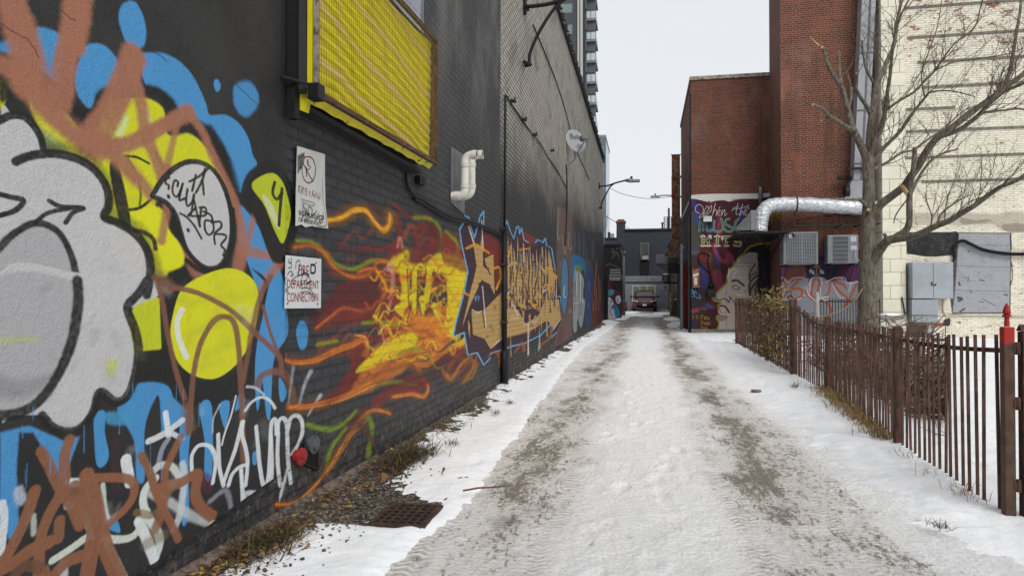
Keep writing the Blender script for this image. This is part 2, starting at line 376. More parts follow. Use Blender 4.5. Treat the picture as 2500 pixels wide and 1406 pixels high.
    S(L('790,560 795,700'), 46, BLU, 6); P(L('860,640 920,640 900,800 900,1100 870,1160 860,1000'), BLU, 6); P(L('950,596 1010,596 1010,920 975,930 975,760'), BLU, 5)
    P(L('1045,590 1095,575 1080,690 1065,690'), BLU, 4); P(L('1170,570 1140,540 1120,620'), BLU, 5)
    P(L('1250,180 1290,0 1345,0 1370,160 1370,260 1320,340 1300,420 1290,640 1270,640 1250,480 1235,600 1222,600 1215,420 1225,300'), BLU, 5)
    P(L('1330,460 1365,510 1360,560 1335,570'), BLU, 6); P(L('1205,820 1220,815 1222,870 1205,870'), BLU, 5)
    P(L('430,1130 500,1110 560,1140 570,1200 500,1170'), BLU, 6)
    P(L('920,900 1010,930 1000,1010 930,980'), (70, 25, 50), 14, .7); S(L('550,760 545,860 560,1000'), 30, (55, 25, 40), 16, .7)
    # silver outlines of the lower part
    S(L('700,0 660,60 612,112 612,150 645,240 660,340 640,470 600,555 545,575 475,530 445,620 395,690 330,718 255,700 200,640'), 42, BLK, 5)
    S(L('370,0 372,110 350,260 300,400 230,520 150,600 60,636 -20,640'), 50, BLK, 8)
    # thin copper loops over the ball
    BR2 = (112, 72, 54)
    S(L('740,-20 770,80 800,250 840,430 880,560'), 26, BR2, 5, .95); S(L('900,720 915,520 930,400 960,290 1020,190 1080,170 1120,210 1140,340 1150,520 1155,640 1160,850'), 28, BR2, 5, .95)
    S(L('830,30 950,60 1100,140 1220,250 1330,360 1340,430'), 26, BR2, 5, .95); S(L('1290,-20 1240,80 1200,240 1180,360 1160,480'), 24, BR2, 5, .9)
    S(L('1255,120 1290,250 1330,350'), 16, BR2, 4, .95); S(L('1225,500 1250,450 1310,430 1370,460 1400,560'), 34, BR2, 7, .9); S(L('890,600 905,700'), 50, (110, 75, 50), 14, .8)
    # white tag
    S5, P5 = frame([CA, CB], 340, 760, .2987)
    S5(L('215,830 240,1010'), 46, WHT, 4); S5(L('75,1060 200,1000 350,890'), 50, WHT, 6, .9); S5(L('240,980 350,1040'), 40, WHT, 6, .85); S5(L('240,1040 190,1120 160,1230'), 40, (150, 160, 175), 8, .7)
    for q in ('430,1300 430,1180 480,1100 550,1090 600,1130 625,1230 600,1400', '645,1005 650,1180 660,1300 690,1420', '690,1390 740,1250 790,1110 840,900', '850,900 840,1000 870,1120 885,1240 870,1420', '730,1420 760,1330 820,1270 880,1250', '955,940 970,1100 985,1260 1010,1400 1040,1420 1060,1300 1070,1100 1080,920 1105,880 1120,930 1120,1000', '1075,1000 1085,1250 1080,1390 1095,1400', '1130,1000 1140,900 1175,870 1205,920 1210,1080 1220,1250 1240,1400', '1135,1000 1130,1200 1150,1400 1165,1420', '1215,960 1240,870 1290,850 1330,900 1330,1000 1290,1100 1250,1160'):
        S5(L(q), 32, WHT, 5, .92)
    S5(L('675,1090 700,990 750,850 790,690'), 15, WHT, 3, .9); S5(L('600,990 605,880 640,800 660,760'), 14, (170, 175, 185), 5, .8)
    S5(L('865,810 920,740 1000,700 1070,730 1110,790'), 24, WHT, 5, .85); S5(L('880,615 950,625 1020,680'), 20, (180, 190, 200), 5, .8)
    S5(L('1260,450 1240,600 1215,780'), 26, (150, 155, 165), 12, .75, taper=.5); S5(L('1400,490 1350,600 1310,750'), 34, (165, 170, 180), 12, .8, taper=.6); S5(L('1480,690 1430,760 1380,850'), 36, (185, 185, 195), 10, .85, taper=.6)
    S(L('1150,900 1160,1070'), 20, WHT, 4); S(L('1000,1050 1080,1000 1110,1140'), 20, (150, 155, 165), 8, .6); S(L('1160,1040 1180,1010 1270,1020'), 22, WHT, 6, .8)
    S(L('1320,1020 1330,1045 1370,900'), 16, WHT, 5, .8)
    S(L('600,850 620,960'), 50, WHT, 4); S(L('330,960 370,960'), 40, WHT, 5)
    S(L('720,920 760,880 820,885 860,940'), 34, (195, 200, 195), 6, .9); S(L('740,940 690,1000 690,1090 760,1220 740,1320'), 38, (200, 206, 200), 5, .95)
    S(L('660,1140 700,1230 735,1325'), 44, WHT, 5); S(L('700,1100 640,1210 540,1230 440,1210 330,1280 250,1330'), 36, (195, 200, 190), 5, .95)
    S(L('870,870 880,940 860,1100 830,1180'), 34, (190, 195, 195), 7, .8); S(L('720,1010 800,1050 900,1110 990,1150'), 40, (185, 190, 190), 10, .75)
    S(L('490,970 500,1080 520,1150'), 24, (190, 195, 190), 5, .9); S(L('480,1190 560,1350 590,1420'), 34, (185, 188, 170), 7, .85); S(L('90,1000 100,1040'), 50, (170, 180, 195), 12, .8)
    S(L('10,1060 20,1130 5,1290'), 40, (200, 204, 206), 4, .95); S(L('320,1070 380,1080 430,1180'), 30, (180, 185, 170), 7, .85); S(L('160,1120 160,1200'), 26, (180, 185, 180), 7, .8); S(L('300,1350 300,1406'), 50, (190, 190, 190), 8, .8)
    # brown tag
    B = lambda q, w, so=6, a=.97, c=BRN: S(L(q), w, c, so, a, .3)
    S6, P6 = frame([CA], 0, 980, .3030)
    B6 = lambda q, w, c=BRN, a=.97: S6(L(q), w, c, 9, a, .25)
    B6('330,400 390,500 440,610 500,720 580,850 640,990', 86); B6('560,310 520,450 520,620 480,760 400,900 330,1100 310,1420', 92)
    B6('280,720 230,880 150,1060 60,1230 -20,1330', 96); B6('-20,1360 120,1290 260,1190 400,1130', 110); B6('480,960 470,1100', 90, BRN, .9)
    B6('700,590 760,760 800,950 840,1130 900,1300 960,1420', 120); B6('680,620 860,610 1000,615 1070,650 1080,740 1020,850 900,960 800,1060', 72)
    B6('600,700 680,820 760,980 740,1180 700,1420', 130); B6('420,1420 540,1290 700,1230', 100); B6('640,800 650,1000', 80, BRN, .85)
    B6('1150,440 1200,560 1240,700 1290,820', 56, (120, 78, 42)); B6('1380,700 1250,900 1100,890', 60, (110, 90, 50), .7); B6('340,1380 350,1420', 120); B6('100,1420 200,1320 330,1340', 90, (100, 66, 46), .8)
    B('860,745 820,830 790,900 785,960', 38); B('670,830 720,920 745,1010 790,1100 850,1230', 34); B('760,985 860,960 940,920 930,1010 960,1080 1010,1120', 50); B('790,970 770,1100 740,1180', 50, 8, .9); B('700,1250 780,1210', 50, 14, .6, (100, 88, 50))
    rg = random.Random(3)
    for i in range(70):
        x, y = rg.uniform(0, 1300), rg.uniform(0, 1250); c = rg.choice([(30, 30, 32), (200, 200, 200), (120, 110, 90), (60, 60, 64)]); S([(x, y), (x + rg.uniform(-30, 30), y + rg.uniform(10, 60))], rg.uniform(10, 44), c, 22, rg.uniform(.08, .22), .6)
    for i in range(16):
        x, y = rg.uniform(20, 1250), rg.uniform(480, 900); S([(x, y), (x + rg.uniform(-3, 3), y + rg.uniform(40, 160))], rg.uniform(3, 6), BLU, 1.5, .7)
    # dark worn foot of the stucco
    Pd = lambda q, c=(38, 37, 37), so=4: P(L(q), c, so, sm=False)
    Pd('720,1370 900,1240 980,1170 1040,1160 1100,1130 1330,1000 1330,1500 400,1500 600,1440')
    S(L('720,1365 900,1245 985,1165'), 10, (60, 56, 52), 6, .6); P(L('985,1180 1000,1145 1030,1140 1040,1170 1015,1200 1005,1175'), (170, 160, 145), 3)
    # fine cracks
    S1, _ = frame([CA], 0, 0, .5121)
    for q in ('640,0 680,50 740,70 790,80 830,130 860,210 900,270 960,330 1040,370 1130,400 1180,460 1230,500 1310,560', '820,40 800,80', '920,0 940,60', '860,210 850,280', '280,40 340,90 370,110', '0,110 60,150 130,190 170,240 200,300', '520,90 560,130', '700,240 750,260 810,300'):
        q = [(x + random.uniform(-5, 5), y + random.uniform(-5, 5)) for p, p2 in zip(L(q)[:-1], L(q)[1:]) for t in (0, .33, .66) for x, y in [(p[0] + (p2[0]-p[0]) * t, p[1] + (p2[1]-p[1]) * t)]]
        S1(q, 3.5, (12, 12, 13), 1.2, .9, 0, sm=False)
    # ---------------- flames on the brick
    S, P = frame([CB, CC_], 660, 460, .5973)
    RED = (118, 32, 30); RD2 = (84, 28, 28); ORA = (196, 112, 34); OR2 = (212, 140, 20); YE2 = (206, 184, 8); LIM = (120, 142, 22)
    P(L('370,80 430,70 480,130 430,110'), RD2, 20, .6)
    P(L('270,400 350,360 440,340 450,520 420,560 300,520 220,500'), RD2, 26, .85); P(L('180,540 300,460 420,470 430,540 260,560 190,575'), RED, 24, .7)
    P(L('470,300 520,200 540,250 640,230 680,140 690,240 780,200 830,330 800,400 700,380 560,360 480,350'), RED, 24, .8); P(L('480,350 560,340 560,480 500,560 440,560 450,420'), (130, 50, 34), 20, .8)
    P(L('600,150 650,110 690,200 640,210 590,190'), RD2, 16, .7); P(L('260,220 340,250 400,240 380,265 320,265'), RD2, 10, .8)
    P(L('310,640 400,640 400,800 330,840 220,880 290,800 330,720'), RED, 16, .9); P(L('440,640 640,620 600,700 420,820 330,830 400,700'), ORA, 14, .85)
    P(L('420,860 560,770 640,790 600,840 520,840 440,890'), RED, 14, .85); P(L('660,700 780,640 860,680 820,760 700,780'), RD2, 20, .7)
    P(L('480,600 600,570 700,520 780,560 720,640 640,700 560,700 480,680'), (190, 104, 34), 14, .85)
    P(L('470,560 560,530 700,500 760,480 760,600 640,620 560,600 480,620'), ORA, 12, .8)
    rq2 = random.Random(31)
    for i in range(26):
        x = rq2.uniform(180, 760); y = rq2.uniform(180, 860) + (500 - x) * .1; l = rq2.uniform(80, 170); b = rq2.choice((-1, 1)) * rq2.uniform(15, 40)
        S([(x, y), (x + l * .3, y - l * .2 + b), (x + l * .65, y - l * .25 - b * .5), (x + l, y - l * .5)], rq2.uniform(10, 26), rq2.choice([RED, RD2, (140, 52, 30), (150, 74, 34)]), 9, .6, taper=.7)
    # red licks
    for q, w in (('500,60 560,110 600,120 650,115', 14), ('520,110 530,190 520,260', 16), ('610,230 590,180 620,150', 20), ('660,240 700,200 720,240 690,290', 18), ('380,240 460,250 520,220', 16), ('730,180 740,240 700,300', 14), ('390,620 470,600 560,560', 22)): S(L(q), w, RED, 7, .85)
    # green halo licks
    for q, w in (('110,215 170,220 220,260 270,310 340,330 420,295 480,300', 15), ('590,120 650,125 690,160 700,230 680,270', 12), ('720,180 760,220 770,280', 13), ('380,550 450,545 520,560', 12), ('190,640 270,625', 14), ('150,965 240,985 300,960 350,910', 18), ('395,930 415,980 400,1090', 20), ('230,1150 250,1060 310,980', 16), ('500,690 560,660 620,660', 16), ('430,800 520,790 600,800', 10), ('640,720 760,640 800,650', 12)): S(L(q), w, LIM, 8, .85)
    # orange ribbons
    rq = random.Random(8)
    for q, w, c in (('235,130 290,120 340,92 390,90 420,130 460,170 485,150 490,110', 24, OR2), ('100,240 170,235 220,265 260,320 330,360 400,350 440,300 480,300', 17, ORA), ('360,345 420,330 470,380 460,450 380,500 300,490 240,530 190,570', 16, (180, 92, 40)), ('430,330 470,400 450,470 430,540', 14, ORA), ('30,690 100,710 180,700 260,665 330,640 380,620 395,650 380,680', 22, ORA), ('80,895 160,890 260,865 340,830 440,780', 24, ORA), ('440,780 520,720 580,700 610,740', 22, ORA), ('20,1290 90,1285 160,1240 230,1150 290,1060 340,980 390,920 440,905 490,920', 14, ORA), ('230,1160 280,1080 330,1000 380,960', 26, (150, 92, 40)), ('360,960 400,1000 420,1040', 16, (90, 50, 44)), ('500,850 580,840 630,850 645,810 625,785', 16, (190, 110, 44)), ('560,780 600,790 640,790', 18, RED), ('540,560 600,590 640,600 660,700 620,720 560,700 500,720', 22, ORA), ('640,620 680,640 660,700 740,650 790,640', 16, ORA), ('720,760 740,780 780,720 820,690 830,730 790,790', 12, (176, 130, 30)), ('800,670 850,680 830,760 800,780', 12, (150, 100, 36)), ('880,690 920,660 950,680', 14, (190, 130, 20)), ('520,300 560,260 560,300', 16, YE2), ('460,410 520,430 570,470 560,380', 14, ORA), ('560,370 700,320 780,300 800,330', 14, OR2), ('620,450 700,400 760,440', 14, OR2), ('560,520 640,480 720,500 780,420 830,440', 14, ORA), ('800,250 850,230 880,260 905,270', 14, OR2), ('870,220 930,260 940,330 930,400', 18, (150, 50, 30)), ('880,330 930,320 940,350', 12, OR2)):
        q = L(q); S(q, w * 2.3, tuple(int(v * .6) for v in c), 13, .45); S(q, w * .85, tuple(int(v * .86) for v in c), 7, .8)
        for e in range(4):
            o = [((e - 1.5) * w * .26 + rq.uniform(-.12, .12) * w) * (.35 + .65 * math.sin(PI * (j + .5) / len(q))) for j in range(len(q))]; m_ = rq.uniform(.8, 1.22); cc = (min(255, c[0] * m_), min(255, c[1] * m_ * rq.uniform(.8, 1.15)), c[2] * m_ * .9)
            S([(x + o[j] * .3, y + o[j]) for j, (x, y) in enumerate(q)], w * rq.uniform(.16, .34), cc, 3, .75, taper=rq.choice((.6, -.6, 0)))
    for q, w in (('350,600 390,610 400,660 390,690', 8), ('130,1260 220,1170 300,1040', 4), ('250,880 330,850 430,800', 6), ('340,98 390,95 440,150', 8)): S(L(q), w, (220, 150, 60), 3, .8)
    for q, w in (('300,420 380,470 460,460', 60), ('200,520 290,470 420,480', 50), ('250,860 330,780 380,680', 60), ('560,300 640,260 720,240', 40), ('620,180 680,180 700,260', 40), ('700,700 780,680 850,700', 30), ('470,820 560,790 620,800', 30), ('330,960 380,900', 40)): S(L(q), w, RD2, 22, .6)
    # yellow heart of the flame: block letters melting away
    P(L('390,700 460,640 560,590 600,600 590,640 500,680 420,730 350,750'), YE2, 8, .95)
    P(L('480,310 530,270 560,300 620,310 680,270 740,270 800,300 800,400 780,520 760,620 720,560 730,420 700,350 600,340 540,350'), YE2, 12, .85)
    P(L('730,320 800,310 790,440 760,600 710,580 730,440'), (214, 190, 6), 12, .95); P(L('780,620 800,600 800,640 740,640'), YE2, 6, .9)
    for q, w in (('545,330 555,420 545,480', 34), ('590,340 590,430 585,520', 20), ('650,330 645,400 630,490', 24), ('670,480 690,520', 26), ('530,440 570,450 600,420', 26), ('520,490 560,530', 24), ('620,450 620,520', 22), ('740,360 745,480 740,560', 40), ('700,320 760,330', 30)): S(L(q), w, YE2, 4, .95)
    for q, w in (('540,370 560,360', 30), ('640,380 660,370', 22), ('560,500 640,540 700,530', 26), ('600,560 660,560 720,580', 26), ('700,640 640,620', 24)): S(L(q), w, (206, 120, 24), 8, .85)
    for q, w in (('520,240 530,200 540,240', 10), ('470,330 500,350 495,440 480,500', 14), ('450,560 470,640', 8)): S(L(q), w, (196, 120, 110), 5, .7)
    for q, w in (('575,340 570,430', 7), ('615,340 605,440', 9), ('680,350 690,420', 9), ('500,480 490,550', 6)): S(L(q), w, (70, 50, 30), 3, .7)
    S(L('500,340 480,320 500,300'), 8, (200, 150, 150), 4, .8)
    rf = random.Random(21)
    for i in range(95):      # loose swirls that knit letters and flame together
        x = rf.uniform(380, 780); y = rf.uniform(290, 700) + (600 - x) * .12; l = rf.uniform(40, 110); a = rf.uniform(-.5, .3); b = rf.choice((-1, 1)) * rf.uniform(12, 30)
        c = rf.choice([(204, 120, 30), (214, 150, 16), (170, 70, 30), (216, 196, 20), (150, 44, 30), (140, 150, 24)])
        S([(x, y), (x + l * .33, y + a * l * .33 + b), (x + l * .66, y + a * l * .66 - b * .6), (x + l, y + a * l)], rf.uniform(5, 12), c, 4, .72, taper=rf.choice((.7, -.7)))
    for q in ('560,330 566,470', '604,335 600,460', '636,330 632,400', '668,330 676,400', '700,400 704,470', '520,350 530,440', '575,480 560,545', '640,470 632,520', '610,470 616,520'): S(L(q), 6, (64, 36, 26), 2.5, .75)
    P(L('105,590 118,545 140,545 155,590 145,650 120,655'), BLU, 5)
    S(L('0,660 30,690 60,680'), 20, (120, 70, 50), 6, .8)
    # ---------------- long letter piece
    S, P = frame([CB, CC_], 1080, 450, .3556)
    PUR = (52, 30, 42); TAN = (172, 140, 84); TN2 = (140, 110, 60); SKY = (98, 160, 205)
    P(L('140,255 190,230 250,300 275,190 290,320 405,360 420,330 445,250 490,380 520,290 545,310 560,400 640,430 700,370 720,430 755,445 790,620 815,770 810,940 780,1010 720,960 600,1060 560,1090 410,1140 280,1240 170,1170 150,1010 75,1045 170,610 118,310'), PUR, 4, sm=False)
    P(L('290,340 390,400 405,560 370,720 350,520 290,480'), (110, 34, 28), 14, .85); P(L('550,330 640,370 630,410 560,400'), (120, 34, 30), 10, .85)
    P(L('0,330 100,420 160,520 160,600 60,560 0,520'), (120, 40, 26), 18, .8)
    S(L('150,260 118,310 130,400 175,600 150,740 90,960 75,1045 150,1020 175,1170 240,1155 285,1240 330,1190'), 9, SKY, 1.6, sm=False); S(L('190,280 220,370 260,220 283,185 285,280'), 8, SKY, 1.6, sm=False)
    S(L('155,215 185,232'), 12, SKY, 2, sm=False); S(L('330,1160 410,1135 480,1110 570,1090 680,1030 740,965 760,980'), 10, SKY, 1.6, sm=False); S(L('750,1050 790,1010 808,1000'), 9, SKY, 1.6, sm=False); S(L('660,1140 670,1040'), 8, SKY, 1.6, sm=False)
    S(L('430,290 443,250 470,330 490,375 510,295 525,290 530,340 545,300 560,380 590,400'), 7, SKY, 1.6, sm=False); S(L('640,400 655,380 690,400 708,370 715,420 750,440 775,590'), 7, SKY, 1.6, sm=False); S(L('780,770 812,770 818,850'), 7, SKY, 1.6, sm=False)
    T = lambda q: P(L(q), TAN, 2, sm=False)
    T('170,270 230,430 232,480 280,660 350,690 340,620 280,560 275,320 260,430 250,560 200,700 140,960 240,700 270,660 230,480')
    T('175,270 225,420 260,430 275,320 280,560 350,700 260,650 250,700 190,830 135,985 200,720 235,560 215,430'); T('290,510 350,480 360,760 330,700 320,560 310,600')
    T('200,870 270,870 300,850 405,740 405,1070 330,1130 290,1060 210,1030'); T('175,930 190,960 190,1060 178,1000')
    rl = random.Random(17); tops = [(430, 300), (442, 285), (470, 370), (500, 430), (520, 330), (545, 410), (565, 395), (590, 440), (628, 415), (655, 450), (680, 430), (706, 400), (735, 440), (760, 520), (790, 640)]
    P(L('425,640 460,560 560,600 700,560 770,700 780,850 640,900 500,880 425,800'), (60, 36, 44), 3, .8, sm=False)
    for i in range(17):
        x = 430 + i * 21.5; tp = np.interp(x, [t[0] for t in tops], [t[1] for t in tops]) + rl.uniform(0, 60) * (i % 2); md = rl.uniform(560, 640); bt = 850 + rl.uniform(-30, 60) - (x - 430) * .05; w = rl.uniform(9, 14)
        T('%d,%d %d,%d %d,%d %d,%d %d,%d %d,%d' % (x, tp, x + w * .9, tp + 130, x + w * 1.3, md, x + w * .8, bt, x - w * .2, bt - 40, x - w * .3, tp + 170))
        S([(x + w * .9, tp + 60), (x + w * 1.4, md - 20), (x + w * 1.0, bt - 20)], 2.6, (24, 16, 22), 1, .9, sm=False)
        if i % 3 == 0: S([(x - 2, tp + 10), (x - w * .3, tp + 150)], 2.2, (210, 205, 200), 1, .8, sm=False)
    for q, w in (('440,560 500,540 540,560', 22), ('470,700 520,660 560,720', 24), ('560,640 600,690 650,640', 20), ('650,540 700,600 740,560', 18), ('430,760 480,800 540,760', 26), ('600,800 660,760 720,800', 26), ('690,700 740,680 775,730', 20), ('520,820 580,850 640,830', 24)): S(L(q), w, TAN, 2, 1, sm=False)
    T('425,600 445,560 445,740 420,720'); T('420,880 460,850 520,860 570,960 660,900 700,800 800,790 815,930 760,990 720,930 600,1010 420,1060')
    T('740,470 760,600 790,640 770,770 735,640'); T('425,930 440,1130 440,1150 428,1000'); T('465,880 475,1180 468,1180'); T('585,960 597,1160 583,1180'); T('665,950 675,1130 662,1130'); T('715,850 725,1050 715,1040')
    for q in ('300,560 330,620', '530,420 520,560 500,700', '560,540 560,640 540,760', '600,560 590,700 580,860', '640,520 650,640 630,720', '660,560 700,640 690,700', '720,620 715,720 690,820', '480,560 470,700', '540,620 600,800 620,880', '640,740 610,820 570,880', '700,740 680,800', '440,700 520,850', '250,680 290,980', '480,760 460,830', '780,680 760,760', '620,600 615,680'): S(L(q), 9, PUR, 3, .95)
    rs = random.Random(5)
    for i in range(26):
        x = 428 + i * 14 + rs.uniform(-3, 3); up = rs.random() < .5; y0 = (rs.uniform(380, 520) if up else rs.uniform(560, 760)) + (x - 428) * .12; l = rs.uniform(70, 200)
        S([(x, y0), (x + rs.uniform(-8, 8), y0 + l)], rs.uniform(6, 12), PUR, 1.5, .95, taper=rs.choice((.85, -.85))); S([(x + 6, y0 + 8), (x + 4 + rs.uniform(-6, 6), y0 + l * .8)], 2.2, (200, 190, 180), 1.2, .6)
    for i in range(9):
        x = 440 + i * 40 + rs.uniform(-8, 8); y = 900 + rs.uniform(-20, 30) - i * 4; P([(x - 6, y), (x + 8, y - 6), (x + 3, y + rs.uniform(120, 210))], TAN, 1.5, sm=False)
    for i in range(12): x = rs.uniform(440, 800); y = rs.uniform(600, 980) - (x - 440) * .1; P([(x, y), (x + 12, y - 1), (x + 12, y + 22), (x, y + 23)], TN2, 1.2, .8, sm=False)
    for q in ('205,860 240,880 270,870', '275,700 300,980', '440,760 470,730', '480,820 520,900', '560,960 650,940', '590,960 590,1170', '420,870 460,850', '340,1120 400,1060 420,1060', '760,1000 800,940', '470,920 520,915', '180,290 225,420', '270,250 282,460', '690,740 720,720'): S(L(q), 6, (205, 200, 200), 2, .9)
    for q in ('320,960 340,960 340,990 320,990', '350,830 370,830 370,860 350,860', '300,1030 318,1030 318,1055 300,1055', '600,950 625,950 625,980 600,980', '650,840 668,840 668,870 650,870', '790,830 802,830 802,870 790,870', '440,800 455,800 455,830 440,830', '340,980 352,980 352,1020 340,1020'): P(L(q), TN2, 1.5, sm=False)
    S(L('225,770 228,800 235,770 250,770 246,800'), 5, SKY, 2)
    for q, w in (('165,440 230,415 270,440 320,470', 16), ('330,590 390,570 400,640 370,720', 14), ('140,735 180,760 215,750', 14), ('430,500 460,480 470,420', 10), ('530,450 600,440', 8), ('740,630 790,630', 12), ('720,690 740,740', 14), ('600,800 640,850', 14)): S(L(q), w, (205, 140, 16), 5, .9)
    for q, w in (('0,1270 50,1340 100,1270 160,1200 200,1180', 14), ('150,1350 210,1260 240,1170', 14), ('320,1180 360,1150 390,1180 390,1240', 14), ('500,1150 550,1090 560,1140', 18), ('680,1100 740,1050 750,980', 16)): S(L(q), w, (150, 84, 40), 7, .8)
    # dusty pink panel with its blue oval
    P(L('783,150 835,160 893,225 893,1035 840,1080 760,1120 790,1000 815,930 815,770 785,600'), (92, 72, 68), 3, .95, sm=False)
    for q in ('800,160 790,350 800,385 808,360', '870,330 865,420 880,450 888,430', '820,350 840,480 850,430', '830,500 815,560'): S(L(q), 5, (150, 140, 130), 3, .6)
    P(L('840,490 858,540 866,650 862,780 845,890 830,895 818,820 815,640 822,540'), (64, 108, 140), 3); S(L('840,490 858,540 866,650 862,780 845,890 832,898 818,820 815,640 822,540 840,490'), 5, (18, 30, 44), 2)
    S(L('822,560 818,680 820,780'), 7, (70, 100, 60), 4, .8); S(L('838,700 835,770 850,770'), 6, (150, 175, 190), 2); P(L('800,1000 830,970 830,1060 790,1090'), (94, 44, 44), 10, .7)
    P(L('868,860 885,860 885,885 868,885'), (130, 110, 50), 3, .8)
    # murals of the far stretch
    S, P = frame([CC_], 1360, 560, .1993)
    P(L('190,10 560,40 550,1130 440,1180 190,1310'), (44, 46, 52), 8, .9, sm=False)
    for q, w in (('215,20 215,180 205,320', 24), ('270,60 275,360', 20), ('330,60 325,380', 22), ('365,220 368,380', 14), ('440,140 440,360', 34)): S(L(q), w, (70, 76, 86), 8, .7)
    P(L('190,320 345,390 345,560 300,460 240,450 215,640 190,640'), (34, 92, 138), 6, .95); P(L('215,440 300,450 295,520 225,520'), (92, 122, 60), 8, .8)
    P(L('210,520 240,510 290,530 330,640 320,820 345,900 300,1200 250,1100 240,1240 200,1230 195,900'), (128, 138, 136), 6, .95)
    for q in ('235,560 225,700 215,1000', '255,530 250,800', '270,560 275,900 265,1150', '290,640 295,1050', '210,900 300,880', '320,700 330,820', '215,640 205,820'): S(L(q), 7, (30, 50, 56), 3, .8)
    for q in ('245,540 242,800', '285,560 285,900', '205,905 265,895', '305,850 325,900'): S(L(q), 9, (196, 198, 196), 3, .85)
    P(L('350,380 380,390 410,380 445,560 440,860 350,900'), (62, 68, 82), 5, .9); P(L('370,520 440,560 420,1000 440,1140 370,1180 350,1040'), (36, 60, 108), 6, .9)
    P(L('455,560 485,380 515,560 535,640 545,1100 430,1160 430,850'), (92, 40, 32), 5, .9)
    for q in ('485,400 470,600 460,800', '505,560 515,800 510,1000', '440,990 480,970', '525,640 530,900', '450,880 445,980', '480,720 480,960'): S(L(q), 7, (160, 130, 110), 3, .75)
    for q in ('200,700 190,780', '390,640 395,760', '380,900 385,960'): S(L(q), 8, (120, 130, 150), 3, .6)
# ---------------------------------------------------------------- noise on arrays, height fields
def _h(i, j, s):
    n = (i * 374761393 + j * 668265263 + s * 974711) & 0xffffffff
    n = ((n ^ (n >> 13)) * 1274126177) & 0xffffffff
    return ((n ^ (n >> 16)) & 0xffff) / 65535.0
def vn(x, y, s=0):
    xi = np.floor(x).astype(np.int64); yi = np.floor(y).astype(np.int64); fx = x - xi; fy = y - yi
    fx = fx*fx*(3-2*fx); fy = fy*fy*(3-2*fy)
    return _h(xi, yi, s)*(1-fx)*(1-fy) + _h(xi+1, yi, s)*fx*(1-fy) + _h(xi, yi+1, s)*(1-fx)*fy + _h(xi+1, yi+1, s)*fx*fy
def fbm(x, y, s=0, o=4):
    a, t, w = 0, .5, 0
    for k in range(o): a = a + t * vn(x * 2**k, y * 2**k, s + k); w += t; t *= .5
    return a / w
def hfield(name, xs, ys, zf, mat, keep=None, **kw):
    X, Y = np.meshgrid(np.array(xs), np.array(ys)); Z = zf(X, Y); H, W = X.shape
    idx = np.arange(H * W).reshape(H, W)
    F = np.stack([idx[:-1, :-1], idx[:-1, 1:], idx[1:, 1:], idx[1:, :-1]], -1).reshape(-1, 4)
    if keep is not None:
        k = keep(X, Y, Z); kf = (k[:-1, :-1] | k[:-1, 1:] | k[1:, 1:] | k[1:, :-1]).reshape(-1); F = F[kf]
        used = np.zeros(H * W, bool); used[F.ravel()] = True; remap = np.cumsum(used) - 1; F = remap[F]
    else: used = np.ones(H * W, bool)
    V = np.stack([X.ravel(), Y.ravel(), Z.ravel()], -1)[used]
    me = bpy.data.meshes.new(name); me.from_pydata(V.tolist(), [], F.tolist()); me.update(); me.materials.append(mat)
    me.polygons.foreach_set('use_smooth', [True] * len(me.polygons))
    o = bpy.data.objects.new(name, me); C.objects.link(o); return tag(o, **kw)
def sdf(poly, X, Y):
    P = np.array(poly); n = len(P); ins = np.zeros(X.shape, bool); D = np.full(X.shape, 1e9)
    for k in range(n):
        x0, y0 = P[k]; x1, y1 = P[(k + 1) % n]; dx, dy = x1 - x0, y1 - y0
        if abs(dy) > 1e-12: ins ^= ((y0 > Y) != (y1 > Y)) & (X < dx * (Y - y0) / dy + x0)
        T = np.clip(((X-x0)*dx + (Y-y0)*dy) / (dx*dx + dy*dy + 1e-12), 0, 1)
        D = np.minimum(D, (X-x0-T*dx)**2 + (Y-y0-T*dy)**2)
    return np.where(ins, np.sqrt(D), -np.sqrt(D))
def steps(*seg):
    out = []
    for a, b, d in seg: out += list(np.arange(a, b, d))
    return out + [seg[-1][1]]
